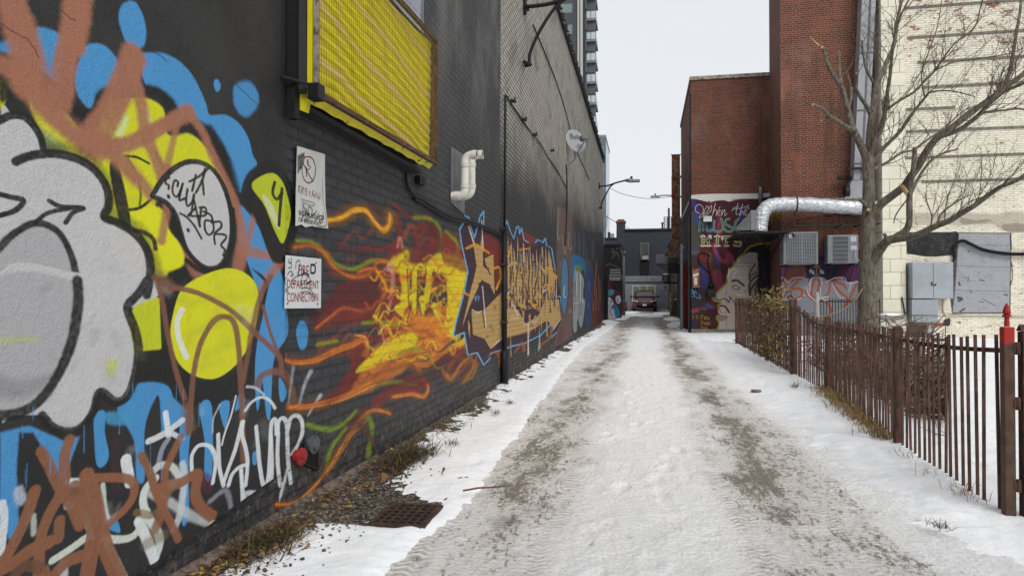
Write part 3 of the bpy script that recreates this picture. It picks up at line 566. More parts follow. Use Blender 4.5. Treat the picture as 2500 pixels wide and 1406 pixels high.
# ---------------------------------------------------------------- materials of the ground
def snow_mat():
    k = NT('snow'); P = k.pos(); c = k.mix(k.ramp(k.noise(P, 2.5, 5), .3, .7), (.80, .82, .85, 1), (.88, .885, .90, 1))
    sp = k.noise(P, 60, 6, .8); c = k.mix(k.ramp(sp, .665, .74), c, (.30, .27, .23, 1)); c = k.mix(k.math('MULTIPLY', k.ramp(k.noise(P, 17, 7, .75), .60, .72), .45), c, (.50, .47, .43, 1))
    c = k.mix(k.math('MULTIPLY', k.ramp(k.noise(P, 1.1, 6, .7), .56, .72), .25), c, (.55, .52, .48, 1))
    n = k.bump(k.noise(P, 90, 5, .7), .5, .006); k.bump(k.noise(P, 14, 7, .65), .6, .022, n)
    k.b.inputs['Subsurface Weight'].default_value = 0.0
    return k.fin(c, .65)
SNOW = snow_mat()
def road_mat():
    k = NT('packed_snow_and_slush'); P = k.pos(); x, y, z = k.sep(P)
    wob = k.math('MULTIPLY', k.math('SUBTRACT', k.noise(P, .55, 4), .5), .7)
    def track(c, w):
        q = k.math('DIVIDE', k.math('SUBTRACT', k.math('ADD', x, wob), c), w); return k.math('EXPONENT', k.math('MULTIPLY', k.math('MULTIPLY', q, q), -1))
    tl, tr = track(-.82, .34), track(.78, .27); t3 = k.math('MULTIPLY', track(-1.35, .16), .30); t4 = k.math('MULTIPLY', track(1.15, .12), .35)
    brk = k.ramp(k.noise(k.vmul(P, (1.3, .45, 1)), 1.0, 4, .6), .36, .60)
    d = k.math('ADD', k.math('ADD', k.math('MULTIPLY', tl, k.math('ADD', .48, k.math('MULTIPLY', brk, .42))), k.math('MULTIPLY', tr, k.math('ADD', .55, k.math('MULTIPLY', brk, .5)))), k.math('ADD', t3, t4), clamp=True)
    far = k.ramp(y, 26, 38)
    d = k.math('ADD', d, k.math('MULTIPLY', far, 1.0))
    n1 = k.noise(k.vmul(P, (1, .45, 1)), 30, 10, .85); n2 = k.noise(k.vmul(P, (1, .32, 1)), 4.5, 7, .7); n3 = k.noise(P, 120, 4, .75); nb = k.noise(P, .9, 3)
    e1 = k.ramp(n1, .32, .68, False); e2 = k.ramp(n2, .30, .70, False); e3 = k.ramp(n3, .3, .7, False)
    nn = k.math('ADD', k.math('ADD', k.math('MULTIPLY', e1, .44), k.math('MULTIPLY', e2, .28)), k.math('ADD', k.math('MULTIPLY', e3, .18), k.math('MULTIPLY', nb, .10)))
    v = k.math('ADD', nn, k.math('MULTIPLY', d, .25))
    tan = k.ramp(v, .60, .78); dark = k.ramp(v, .685, .775)
    snow = k.mix(k.ramp(n2, .35, .65), (.88, .885, .89, 1), (.94, .94, .945, 1))
    tanc = k.mix(k.ramp(n3, .35, .65), (.34, .285, .215, 1), (.57, .505, .42, 1))
    darkc = k.mix(k.ramp(n1, .35, .65), (.115, .098, .080, 1), (.25, .215, .175, 1))
    base = k.mix(k.math('MULTIPLY', k.math('MINIMUM', d, 1.0), k.math('ADD', .42, k.math('MULTIPLY', e3, .5))), snow, tanc)
    c = k.mix(k.math('MULTIPLY', tan, .72), base, tanc)
    c = k.mix(k.math('MULTIPLY', dark, .85), c, darkc)
    wet = k.math('MULTIPLY', k.ramp(k.noise(k.vmul(P, (1.5, .7, 1)), 1.35, 5, .6), .585, .66), k.math('MINIMUM', d, 1.0))
    c = k.mix(k.math('MULTIPLY', wet, .75), c, k.mix(n1, (.10, .092, .082, 1), (.20, .182, .16, 1)))
    c = k.mix(k.math('MULTIPLY', k.ramp(k.noise(P, 8.5, 5, .65), .655, .69), .6), c, (.30, .26, .215, 1))
    c = k.mix(k.math('MULTIPLY', k.ramp(k.noise(P, 62, 6, .8), .615, .67), .6), c, (.22, .18, .14, 1))
    lane = k.math('ADD', k.math('ADD', track(.50, .075), track(-1.16, .08)), k.math('ADD', track(-.52, .07), k.math('MULTIPLY', track(.98, .07), .7)), clamp=True)
    rib = k.ramp(k.math('SINE', k.math('ADD', k.math('MULTIPLY', y, 2 * PI / .055), k.math('MULTIPLY', k.math('SINE', k.math('MULTIPLY', x, 70)), 1.6))), -.1, .5)
    rib = k.math('MULTIPLY', k.math('MULTIPLY', rib, lane), k.ramp(k.noise(P, 2.0, 4), .38, .55)); c = k.mix(k.math('MULTIPLY', rib, .62), c, tanc)
    # tyre tread ribs in the compacted part
    w = k.n('ShaderNodeTexWave', wave_type='BANDS', bands_direction='Y'); w.inputs['Scale'].default_value = 7; w.inputs['Distortion'].default_value = 4; w.inputs['Detail'].default_value = 2
    k.l(P, w.inputs['Vector'])
    hh = k.math('ADD', k.math('MULTIPLY', n1, .8), k.math('ADD', k.math('MULTIPLY', k.math('MULTIPLY', w.outputs['Fac'], d), .32), k.math('MULTIPLY', n3, .4)))
    hh = k.math('SUBTRACT', k.math('SUBTRACT', hh, k.math('MULTIPLY', dark, .35)), k.math('MULTIPLY', rib, .4))
    cr = k.n('ShaderNodeTexVoronoi'); cr.inputs['Scale'].default_value = 34; k.l(P, cr.inputs['Vector'])
    hh = k.math('ADD', hh, k.math('MULTIPLY', cr.outputs['Distance'], .5)); k.bump(hh, 1.0, .018)
    return k.fin(c, k.math('SUBTRACT', .7, k.math('MULTIPLY', dark, .28)))
ROAD = road_mat()
def soil_mat():
    k = NT('wet_soil_and_grit'); P = k.pos()
    v = k.n('ShaderNodeTexVoronoi'); v.inputs['Scale'].default_value = 60; k.l(P, v.inputs['Vector'])
    c = k.mix(k.ramp(k.noise(P, 9, 6, .7), .35, .65), (.030, .023, .017, 1), (.085, .066, .048, 1))
    c = k.mix(k.ramp(k.sep(v.outputs['Color'])[0], .62, .8), c, (.17, .15, .13, 1))
    c = k.mix(k.math('MULTIPLY', k.ramp(k.noise(P, 34, 4), .6, .7), .5), c, (.13, .075, .035, 1))
    k.bump(k.math('ADD', k.noise(P, 70, 5, .7), v.outputs['Distance']), .9, .012); return k.fin(c, .8)
SOIL = soil_mat()
def ground_mat():
    k = NT('street_asphalt_and_snow'); P = k.pos(); n = k.noise(P, .9, 7, .7)
    c = k.mix(k.ramp(n, .42, .56), (.10, .095, .09, 1), (.70, .71, .72, 1)); k.bump(k.noise(P, 30, 4), .4, .01); return k.fin(c, .75)
# one sheet to the horizon, following the slight rise at the alley end
gy = [-60, -5, 0, 25, 30, 40, 50, 60, 65, 80, 120, 200, 600, 1500]; gx = [-1500, -300, -60, -20, -2.2, 3, 12, 60, 300, 1500]
gz = lambda Y: np.clip((Y - 25) * .0075, 0, .3)
hfield('ground', gx, gy, lambda X, Y: gz(Y) - .03, ground_mat(), kind='structure')
rr = lambda X, Y: (fbm(X * 7, Y * 5, 3) - .5) * .022 + (fbm(X * 24, Y * 20, 9, 3) - .5) * .012
def road_z(X, Y):
    t = -.012 * np.exp(-((X + .86) / .38)**2) - .014 * np.exp(-((X - .80) / .3)**2)
    rp = random.Random(44)
    for i in range(34):
        fx, fy, a = rp.uniform(-.35, .42) + .08 * (i % 2), 2.6 + i * .27 + rp.uniform(-.1, .1), rp.uniform(-.25, .25); u = X - fx - a * (Y - fy); t = t - rp.uniform(.008, .016) * np.exp(-((u / .045)**2 + ((Y - fy) / .11)**2)**2) + .005 * np.exp(-(((u) / .075)**2 + ((Y - fy) / .16)**2 - 1)**2 * 4)
    return gz(Y) + t + rr(X, Y)
hfield('road', steps((-1.95, 2.6, .024)), steps((1.2, 8, .024), (8, 16, .08), (16, 30, .25), (30, 64, 1)), road_z, ROAD, kind='structure')
soil_z = lambda X, Y: gz(Y) + .012 - .08 * np.clip((X + np.interp(Y, [0, 3.2, 3.5, 4.7, 5.2, 40], [1.5, 1.5, 1.2, 1.2, 1.7, 1.74])) / .1, 0, 1) - .045 * np.clip((3.6 - Y) / .3, 0, 1) * np.clip((X + 1.86) / .06, 0, 1) + (fbm(X * 16, Y * 16, 21) - .5) * .03 + .05 * np.clip((-1.72 - X) / .26, 0, 1) * (.5 + fbm(X * 3, Y * 3, 5))
hfield('verge', steps((-1.98, -1.0, .025)), steps((1.2, 9, .03), (9, 33, .15)), soil_z, SOIL, kind='structure')
# left snow bank, outline traced on the ground plane
bank = L('540,1420 609,1376 700,1340 760,1313 850,1281 906,1281 969,1287 1024,1279 1060,1249 1068,1235 1020,1229 977,1214 961,1194 985,1178 1009,1150 1032,1103 1056,1071 1088,1048 1143,1016 1190,980 1222,945 1300,893 1400,837 1476,797 1512,795 1470,823 1420,852 1393,885 1360,927 1323,974 1293,1012 1258,1063 1222,1095 1198,1135 1159,1194 1119,1237 1080,1269 1005,1324 969,1356 922,1400 900,1500 700,1600 480,1500')
bank = [(max(onZ(*p).x, -2.05), onZ(*p).y) for p in bank]
for i, (x, y) in enumerate(bank):
    if i < 5: bank[i] = (x - .20, y)
    if 12 <= i <= 25: bank[i] = (max(x - .14, -2.1), y)
def bank_z(X, Y):
    wob = (fbm(X * 5, Y * 5, 31) - .5) * .14 + (fbm(X * 16, Y * 16, 33) - .5) * .08 + (fbm(X * 50, Y * 50, 35) - .5) * .03
    d = sdf(bank, X, Y) + wob * np.clip(.4 + .02 * Y, .4, 1); s = np.clip(d / .16, -.6, 1); s = np.where(s > 0, np.sin(s * PI / 2), s)
    hgt = .020 + (fbm(X * 2.2, Y * 2.2, 41) - .5) * .030 + (fbm(X * 9, Y * 9, 43) - .5) * .016 + (fbm(X * 30, Y * 30, 45) - .5) * .006
    ridge = .005 * np.exp(-((d - .06) / .035)**2)
    dent = 0
    for fx, fy in ((-1.1, 4.6), (-1.25, 5.1), (-.95, 4.2), (-1.2, 6.3), (-.7, 3.3), (-.75, 3.6)):
        dent = dent - .016 * np.exp(-(((X - fx) / .055)**2 + ((Y - fy) / .12)**2))
    return gz(Y) + np.where(s > 0, s * (hgt + ridge + dent + .035 * np.clip((-1.74 - X) / .2, 0, 1) * (Y > 4.9)) + .002, s * .06)
hfield('snow_bank', steps((-2.03, -.1, .022)), steps((1.5, 8, .022), (8, 14, .05), (14, 35, .15)), bank_z, SNOW,
       keep=lambda X, Y, Z: Z > gz(Y) - .035, kind='structure')
# right side: undisturbed snow from the lane edge, under the fence and over the yard
edge = [(onZ(*p).y, onZ(*p).x) for p in L('2500,1420 2276,1274 2204,1207 2111,1160 1982,1067 1936,1036 1827,954 1781,902 1740,860 1715,835 1700,818')]
ey = np.array([e[0] for e in edge] + [26]); ex = np.array([e[1] for e in edge] + [1.75])
def field_z(X, Y):
    e = np.interp(Y, ey, ex) + (fbm(X * 3, Y * 3, 51) - .5) * .45 + (fbm(X * 20, Y * 20, 53) - .5) * .16
    d = X - e; s = np.clip(d / .30, -.3, 1); s = np.where(s > 0, np.sin(s * PI / 2), s)
    hgt = .014 + .03 * np.clip(d / 1.4, 0, 1) + (fbm(X * 1.7, Y * 1.7, 61) - .5) * .05 + (fbm(X * 8, Y * 8, 63) - .5) * .018 + (fbm(X * 26, Y * 26, 65) - .5) * .007
    rut = -.012 * np.exp(-((d - .42 - .1 * np.sin(Y)) / .05)**2)
    for fx, fy, rx_ in ((1.5, 3.5, .06), (1.42, 4.1, .06), (1.62, 4.7, .06), (1.5, 5.4, .06), (1.68, 6.1, .06), (1.55, 6.9, .06), (1.72, 7.7, .06), (1.2, 3.2, .06), (1.7, 3.0, .05)): rut = rut - .016 * np.exp(-(((X - fx) / rx_)**2 + ((Y - fy) / .13)**2))
    rut = rut - .010 * np.exp(-((d - .75 - .06 * np.sin(Y * 1.3)) / .06)**2)
    return np.where(s > 0, s * (hgt + rut), s * .10)
hfield('snow_cover', steps((.55, 3.2, .03), (3.2, 6, .1), (6, 16, .4)), steps((1.2, 9, .03), (9, 14, .08), (14, 25.6, .25)), field_z, SNOW,
       keep=lambda X, Y, Z: Z > -.028, kind='structure')
# small drifts left along the far walls
def drift(cx, cy, rx, ry, h):
    f = lambda X, Y: gz(Y) + h * np.exp(-((X-cx)/rx)**2 - ((Y-cy)/ry)**2) * (.75 + .5 * fbm(X * 4, Y * 1.5, 71)) - .022
    return f
DR = [(-1.75, 33.5, .35, 1.6, .17), (-1.35, 41, .3, 3, .12), (-1.0, 46, .35, 2.5, .12), (1.6, 31, .4, 3.5, .13), (1.45, 39, .35, 2, .10), (.15, 45, .75, 3.2, .07), (1.35, 49, .7, 2.6, .07), (-.9, 52, .5, 2, .08)]
hfield('snow_drifts', steps((-2.3, 2.3, .06)), steps((29, 56, .3)), lambda X, Y: np.max([drift(*d)(X, Y) for d in DR], 0), SNOW, keep=lambda X, Y, Z: Z > gz(Y) - .01, kind='structure')
# ---------------------------------------------------------------- brickwork
def wall_uv(k, ax):
    x, y, z = k.sep(k.pos()); return ((y if ax == 'X' else x), z)
def paint_over(k, col, cv, u, v, chips=.0):
    t = k.n('ShaderNodeTexImage', extension='CLIP'); t.image = cv.image()
    uu = k.math('DIVIDE', k.math('SUBTRACT', u, cv.u0), cv.u1 - cv.u0); vv = k.math('DIVIDE', k.math('SUBTRACT', v, cv.v0), cv.v1 - cv.v0)
    k.l(k.comb(uu, vv, 0), t.inputs[0]); a = t.outputs['Alpha']
    if chips: a = k.math('MULTIPLY', a, k.ramp(k.noise(k.pos(), 42, 7, .7), .62 + chips, .56))
    return k.mix(a, col, t.outputs['Color'])
def brick(name, ax, c1, c2, mortar, course=.0677, blen=.2132, m=.010, squash=False, cv=None, extra=None, rough=.7, bstr=.6, var=.25, mdark=None, after=None, chips=0):
    k = NT(name); u, v = wall_uv(k, ax); P = k.pos()
    wv = k.comb(k.math('ADD', u, k.math('MULTIPLY', k.math('SUBTRACT', k.noise(P, 6, 2), .5), .006)), k.math('ADD', v, k.math('MULTIPLY', k.math('SUBTRACT', k.noise(P, 3, 2), .5), .008)), 0)
    b = k.n('ShaderNodeTexBrick'); k.l(wv, b.inputs['Vector']); b.offset_frequency = 2; b.offset = .5
    if squash: b.squash_frequency = 6; b.squash = .5
    else: b.squash = 1
    for n_, v_ in (('Scale', 1), ('Mortar Size', m), ('Mortar Smooth', .25), ('Bias', 0), ('Brick Width', blen), ('Row Height', course)): b.inputs[n_].default_value = v_
    b.inputs['Color1'].default_value = alb(c1); b.inputs['Color2'].default_value = alb(c2); b.inputs['Mortar'].default_value = alb(mortar)
    col = b.outputs['Color']; f = b.outputs['Fac']
    col = k.mix(k.math('MULTIPLY', k.ramp(k.noise(P, 1.3, 6, .65), .35, .7), var), col, (.02, .02, .02, 1))
    col = k.mix(k.math('MULTIPLY', k.ramp(k.noise(P, 26, 5, .7), .5, .75), var * .8), col, (.25, .24, .23, 1))
    if extra: col = extra(k, col, u, v, f, P)
    if cv is not None: col = paint_over(k, col, cv, u, v, chips)
    if mdark: col = k.mix(k.math('MULTIPLY', f, mdark), col, (.012, .012, .013, 1))
    if after: col = after(k, col, u, v, f, P)
    n = k.bump(k.noise(P, 55, 5, .65), .35, .003); k.bump(k.math('MULTIPLY', f, -1.0), bstr, .006, n)
    return k.fin(col, rough)
CH1, CH2 = (57, 58, 61), (48, 50, 53)
def near_extra(k, col, u, v, f, P):
    pale = k.math('MULTIPLY', k.ramp(v, 2.6, 4.6), k.ramp(k.noise(k.vmul(P, (1, 1, .6)), 1.1, 5, .6), .40, .62))
    col = k.mix(k.math('MULTIPLY', pale, .55), col, alb((118, 116, 112)))
    run = k.ramp(k.noise(k.comb(k.math('MULTIPLY', u, 7), k.math('MULTIPLY', v, .5), 0), 1, 6, .7), .55, .75); col = k.mix(k.math('MULTIPLY', run, .35), col, alb((92, 92, 94)))
    run2 = k.ramp(k.noise(k.comb(k.math('MULTIPLY', u, 5), k.math('MULTIPLY', v, .6), 3), 1, 5, .7), .56, .72); col = k.mix(k.math('MULTIPLY', run2, .5), col, alb((34, 34, 35)))
    foot = k.math('MULTIPLY', k.ramp(v, .55, .05), k.ramp(k.noise(P, 12, 7, .75), .50, .60))
    col = k.mix(k.math('MULTIPLY', foot, .6), col, alb((108, 96, 88)))
    return col
def near_after(k, col, u, v, f, P):
    ch = k.math('MULTIPLY', k.ramp(v, .62, .1), k.ramp(k.noise(P, 17, 8, .72), .60, .63)); return k.mix(k.math('MULTIPLY', ch, .75), col, alb((126, 112, 102)))
def far_extra(k, col, u, v, f, P):
    # old pale coat above, newer charcoal coat below an uneven line that climbs along the wall
    ln = k.math('ADD', 3.1, k.math('MULTIPLY', k.ramp(u, 9, 34, False), 1.0))
    h = k.math('SUBTRACT', k.math('ADD', v, k.math('MULTIPLY', k.math('SUBTRACT', k.noise(P, .8, 6, .7), .5), 2.4)), ln)
    brush = k.noise(k.vmul(P, (1, 3, 1)), 5, 5, .7)
    pale = k.mix(k.ramp(brush, .4, .7), alb((150, 146, 138)), alb((196, 190, 178)))
    pale = k.mix(k.math('MULTIPLY', k.ramp(k.noise(P, 1.7, 5), .5, .72), .6), pale, alb((72, 69, 66)))
    col = k.mix(k.ramp(h, -.5, 1.3), col, pale); col = k.mix(k.math('MULTIPLY', f, .85), col, alb((34, 34, 35)))
    return k.mix(k.math('MULTIPLY', k.ramp(v, .5, .05), k.ramp(k.noise(P, 7, 6), .5, .62)), col, alb((100, 88, 80)))
left_art()
def stucco_mat():
    k = NT('painted_stucco'); P = k.pos(); u, v = wall_uv(k, 'X')
    col = k.mix(k.ramp(k.noise(P, 2, 5), .35, .7), alb((26, 26, 28)), alb((42, 42, 43)))
    col = paint_over(k, col, CA, u, v)
    r = k.noise(P, 120, 3, .55, .6); n = k.bump(r, .55, .006); k.bump(k.noise(P, 35, 4, .6, .5), .5, .008, n)
    k.b.inputs['Specular IOR Level'].default_value = .4
    return k.fin(col, .45)
STUCCO = stucco_mat()
WALLN = brick('charcoal_painted_brick', 'X', CH1, CH2, (40, 41, 43), cv=CB, extra=near_extra, after=near_after, mdark=.12, rough=.6, bstr=.8, chips=.06)
WALLF = brick('weathered_painted_brick', 'X', (54, 54, 56), (46, 46, 48), (38, 38, 39), cv=CC_, extra=far_extra, mdark=.2, m=.012, rough=.7, bstr=.8)
DARKM = M('black_paint', (30, 30, 32), .5, 0, .3, 5, .3, 40)
CONC = M('concrete', (120, 116, 110), .85, 0, .25, 3, .5, 40)
ROOFM = M('roofing', (70, 70, 70), .9)
# near building
B1 = thing('brick_building', 'charcoal painted brick building with the flame mural and yellow window box, nearest on the left', 'building', (-7, 2, 0))
mb = MB(); mb.box((-12, -9, -.2), (WX, YP, 8.0)); mb.build('wall', WALLN, B1)
mb = MB(); mb.prism([(WX-.004, -9, .17), (WX-.004, 2.1, .15), (WX-.004, 2.75, .20), (WX-.004, 3.0, .24), (WX-.004, YS, .30), (WX-.004, YS, 8.0), (WX-.004, -9, 8.0)], (SX - WX + .004, 0, 0)); mb.build('stucco_coat', STUCCO, B1)
mb = MB(); mb.prism([(WX - .01, 2.2, -.1), (WX + .055, 2.2, -.1), (WX + .05, 2.2, .05), (WX - .01, 2.2, .085)], (0, 2.75, 0)); mb.build('footing', M('crumbling_concrete', (112, 98, 88), .9, 0, .35, 9, .8, 40, (66, 58, 52), .45, .6, .01), B1)
mb = MB(); mb.box((-12.1, -9.1, 8.003), (WX + .06, YP - .02, 8.15)); mb.build('coping', DARKM, B1)
q0 = onX(1000, 60, WX); q1 = onX(1027, 60, WX)
mb = MB(); mb.box((WX - .003, q0.y - .5, 3.62), (WX + .012, q1.y, 5.4)); wi = mb.build('window', M('blue_grey_glass', (150, 158, 172), .2), B1)
mb = MB(); mb.box((WX + .012, q1.y - .03, 3.62), (WX + .03, q1.y, 5.4)); mb.box((WX + .012, q0.y - .5, 4.2), (WX + .03, q1.y - .031, 4.23)); mb.build('frame', M('grey_frame', (110, 112, 118), .5), wi)
# far long building
B2 = thing('brick_building', 'long dark brick building with a faded upper wall and letter murals, beyond the black downpipe', 'building', (-7, 20, 0))
mb = MB(); mb.box((-12, YP + .002, -.2), (WX, YE, 7.85)); mb.build('wall', WALLF, B2)
mb = MB(); mb.box((-12.1, YP + .0, 7.853), (WX + .07, YE + .05, 7.97)); mb.build('coping', DARKM, B2)
for i in range(34):
    y = YP + .5 + i * .69
    mb = MB(); mb.obox((WX + .10, y, 7.86), (.07, .05, .16)); mb.tube([(WX + .10, y, 7.80), (WX + .16, y, 7.74)], .03, 6); mb.build('coping_clip', DARKM, B2)
# ---------------------------------------------------------------- right hand buildings and their murals
YB, YT, YI = 25.6, 23.6, 23.1          # set-back brick wall, brick tower, ivory wall
CM = Canvas('face_mural_paint', 'Y', YB, onY(1686, 700, YB).x, onY(1895, 700, YB).x, -.1, 5.3, .006, 1.4)
CT = Canvas('letter_tag_paint', 'Y', YT, onY(1893, 700, YT).x, onY(2150, 700, YT).x, -.1, 3.2, .009, 1.1)
CI = Canvas('patch_paint', 'Y', YI, onY(2150, 600, YI).x, 13.4, -.1, 4.6, .010, 1.2)
YK = 38.5
CK = Canvas('shed_paint', 'Y', YK, onY(1470, 700, YK).x, onY(1518, 700, YK).x, -.1, 4.2, .014, 1.6)
def right_art():
    S, P = frame([CM], 1670, 460, .2561)
    P(L('40,110 900,90 900,1400 20,1400 20,400'), (52, 20, 26), 4, 1, .3, sm=False)
    P(L('40,600 200,640 330,600 330,1000 250,1100 60,1400 20,1400 20,500'), (42, 38, 40), 30, .8)
    P(L('50,250 150,260 150,600 50,600'), (62, 62, 58), 20, .8); P(L('500,560 700,540 640,700 480,720'), (40, 22, 28), 24, .8)
    for q, w, c in (('90,130 130,250 110,300', 50, (36, 50, 120)), ('150,330 260,400', 60, (28, 56, 110)), ('330,230 340,440 300,520', 36, (120, 40, 70)), ('540,180 560,330', 46, (34, 44, 110)), ('180,760 200,860 190,920', 60, (34, 50, 120)), ('310,600 330,720', 40, (40, 46, 120)), ('280,540 320,640 380,700 440,640 470,700', 30, (140, 56, 80)), ('310,820 330,900 360,1000', 90, (122, 44, 66)), ('390,560 420,700', 60, (110, 40, 60)), ('60,560 90,600', 40, (40, 54, 110)), ('220,1110 270,1130', 40, (44, 80, 130)), ('80,1170 130,1160', 34, (150, 60, 80)), ('160,650 220,700', 60, (92, 24, 26)), ('150,640 210,610 245,680 230,800', 60, (98, 26, 28)), ('60,1260 80,1340 140,1380', 80, (26, 36, 46)), ('240,1060 330,1150', 60, (90, 26, 34)), ('160,1140 210,1150', 14, (150, 70, 90)), ('330,330 310,500', 14, (140, 60, 90)), ('420,620 410,700', 12, (140, 60, 90))):
        S(L(q), w, c, 12, .62)
    # profile portrait
    P(L('560,640 640,560 760,530 870,540 880,700 880,1100 620,1100 600,860 700,640'), (16, 15, 18), 4, 1, .1)
    P(L('545,650 620,610 690,615 718,650 700,740 640,800 620,900 610,1000 640,1050 500,1050 500,1360 320,1360 330,1280 310,1230 350,1200 330,1140 350,1090 280,1070 265,1035 330,970 400,910 410,800 460,740 490,690'), (158, 146, 136), 4, 1, .2, sm=False)
    P(L('560,650 640,615 700,625 705,690 620,720 540,700'), (120, 118, 122), 14, .8); P(L('610,700 700,700 690,1050 620,1050'), (134, 124, 116), 10, .8)
    P(L('330,1150 390,1140 385,1200 330,1190'), (168, 138, 138), 4); P(L('325,1205 410,1215 400,1260 320,1260'), (124, 98, 102), 4); P(L('350,1280 420,1240 500,1300 440,1360 340,1350'), (150, 140, 132), 12, .8)
    S(L('500,690 470,740 420,790 415,880 340,970 268,1030 290,1070 355,1085 325,1120 350,1190 310,1225 335,1290 310,1350'), 16, (120, 118, 20), 5, .95)
    S(L('870,525 720,530 620,560 570,620 490,680'), 16, (122, 118, 24), 6, .95)
    for q, w in (('460,885 500,875 540,900 570,925', 20), ('465,930 470,955 520,962 530,945', 9), ('465,935 500,930 525,945', 7), ('290,1050 340,1062 390,1050 430,1085', 10), ('345,1120 390,1125 430,1180', 18), ('430,1025 480,1090 490,1140', 8), ('400,740 405,1360', 3), ('420,1085 440,1060 435,1040', 8), ('415,820 410,780 440,760', 8), ('400,1180 360,1195', 6), ('680,720 630,800 625,870', 14), ('700,830 640,880 620,950 640,1040', 16), ('760,800 700,880 640,960 630,1050', 18), ('700,1050 680,960 720,880', 14), ('620,870 640,830 700,800', 10)): S(L(q), w, (16, 15, 18), 3, .95)
    P(L('700,640 800,560 870,600 880,1080 720,1080 700,900 720,780'), (17, 16, 20), 6, 1, .1)
    for q in ('430,880 420,830 450,780 490,760', '510,780 480,820 470,850', '500,1010 540,1020 570,1000', '475,950 500,940', '350,1195 390,1198', '430,760 425,840'): S(L(q), 8, (196, 190, 188), 5, .8)
    for q in ('740,760 790,900 780,1040', '800,640 830,800', '770,700 760,900', '730,900 750,1000'): S(L(q), 7, (44, 46, 58), 5, .8)
    for q in ('825,560 830,700 850,860 830,1000', '845,600 855,800 840,960'): S(L(q), 9, (84, 66, 30), 4, .8)
    S(L('480,710 760,712'), 4, (60, 50, 50), 1.5, .8); S(L('470,742 770,742'), 4, (50, 40, 44), 1.5, .8)
    # white band under the bare brick
    P(L('50,68 140,58 300,52 500,52 900,44 900,60 700,100 540,100 430,128 380,112 300,118 250,135 180,118 100,100 55,98'), (178, 176, 172), 3, 1, .1, sm=False)
    S(L('240,130 270,180 250,300'), 26, (90, 26, 30), 6, .8); S(L('470,110 600,110'), 16, (110, 30, 36), 5, .7)
    W = (186, 180, 184)
    for q in ('150,240 110,215 115,170 150,155 180,180 180,230 145,275 175,270 205,190 225,170 235,200 205,240 180,270', '235,200 260,165 255,215 200,265', '300,140 285,200 270,260', '280,230 300,200 310,225 305,262', '322,235 345,215 335,200 320,225 325,255 345,250', '355,265 365,205 360,250 385,205 390,235 385,265 410,240', '330,185 345,178', '455,215 480,185 520,175', '515,140 500,200 498,250 520,240', '475,200 560,185 620,160', '560,150 540,210 530,265 555,215 565,255', '580,235 600,210 585,200 572,235 590,255 610,240', '620,200 610,180 590,190'): S(L(q), 4.5, W, 1.3, .95)
    TE = (126, 158, 152); TG = (30, 74, 64)
    for q in ('148,405 150,340 163,312 180,335 182,398', '183,340 200,312 216,335 218,392 240,406 266,398', '290,310 285,390 310,412 350,408 372,370 355,290', '430,290 400,300 395,340 430,360 465,380 450,410 400,405 385,385', '520,290 490,330 490,385 520,408'): S(L(q), 20, TE, 1.2, .9); S(L(q), 11, TG, 1.2, .98)
    OL = (84, 82, 34); OW = (176, 172, 150)
    for q in ('180,455 180,545', '232,480 232,545', '180,500 232,500', '318,455 318,545', '405,470 405,545', '365,465 445,465', '530,465 495,460 480,485 500,505 535,520 530,545 480,540'): S(L(q), 27, OW, 1.2, .9, sm=True)
    for q in ('160,458 200,458', '160,547 205,547', '215,547 255,547', '218,478 245,478', '290,458 340,458', '290,547 342,547', '385,547 430,547', '365,475 365,490', '445,475 445,490'): S(L(q), 14, OW, 1.5, .9)
    for q in ('180,462 180,540', '232,486 232,540', '188,500 226,500', '318,462 318,540', '405,474 405,540', '375,466 436,466', '526,467 495,464 486,485 503,500 528,520 524,538 490,535'): S(L(q), 18, OL, 1.5, .95)
    S(L('235,478 262,478'), 10, OW, 1.5)
    Yl = (150, 122, 24)
    for q in ('165,1215 163,1250', '163,1212 185,1208', '165,1230 180,1228', '195,1250 195,1225 208,1225 198,1238 210,1250', '228,1225 216,1225 216,1238 228,1238', '216,1250 230,1250', '238,1228 233,1250 246,1248', '165,1300 165,1265 185,1270 180,1285 165,1285', '192,1300 200,1275 206,1300', '215,1275 215,1300', '224,1300 225,1275 234,1300 236,1275', '240,1275 250,1275 246,1300', '168,1350 168,1315 188,1325 185,1345 168,1350', '195,1350 204,1322 212,1350', '218,1322 219,1350 232,1350', '70,1235 62,1215 85,1212 85,1235 60,1238', '110,1220 125,1210 130,1230 120,1240'): S(L(q), 4.5, Yl, 1.4, .9)
    SK = (74, 140, 188)
    for q in ('55,960 60,985 75,965', '50,1020 75,1000', '80,960 85,1000 100,990', '90,975 100,1035', '105,970 120,1000', '60,1035 80,1030', '120,1040 155,1045 145,1010'): S(L(q), 7, SK, 1.5, .95)
    S(L('50,610 230,615 248,650 245,700'), 5, (110, 104, 96), 1.5, .8)
    P(L('20,1340 520,1345 520,1400 20,1400'), (66, 62, 58), 5, .9, sm=False)
    # tag wall below the air conditioners
    S, P = frame([CT], 1640, 400, .3273)
    P(L('785,640 1440,640 1440,1400 785,1400'), (46, 24, 48), 5, 1, .2, sm=False)
    P(L('790,620 850,640 840,860 790,860'), (92, 44, 104), 6); P(L('855,780 985,760 990,880 860,890'), (98, 60, 58), 6); P(L('1010,780 1140,770 1150,860 1030,860'), (20, 24, 44), 6); P(L('1100,640 1160,640 1150,690 1100,680'), (90, 50, 80), 8)
    P(L('1160,790 1240,760 1240,860 1170,860'), (26, 22, 40), 8); P(L('1300,780 1400,780 1400,860 1320,860'), (70, 28, 66), 10)
    P(L('800,870 830,840 880,880 960,850 1060,860 1120,845 1190,880 1260,845 1310,880 1400,880 1440,1000 1420,1250 1100,1300 800,1200 795,1000'), (112, 114, 120), 5, .95)
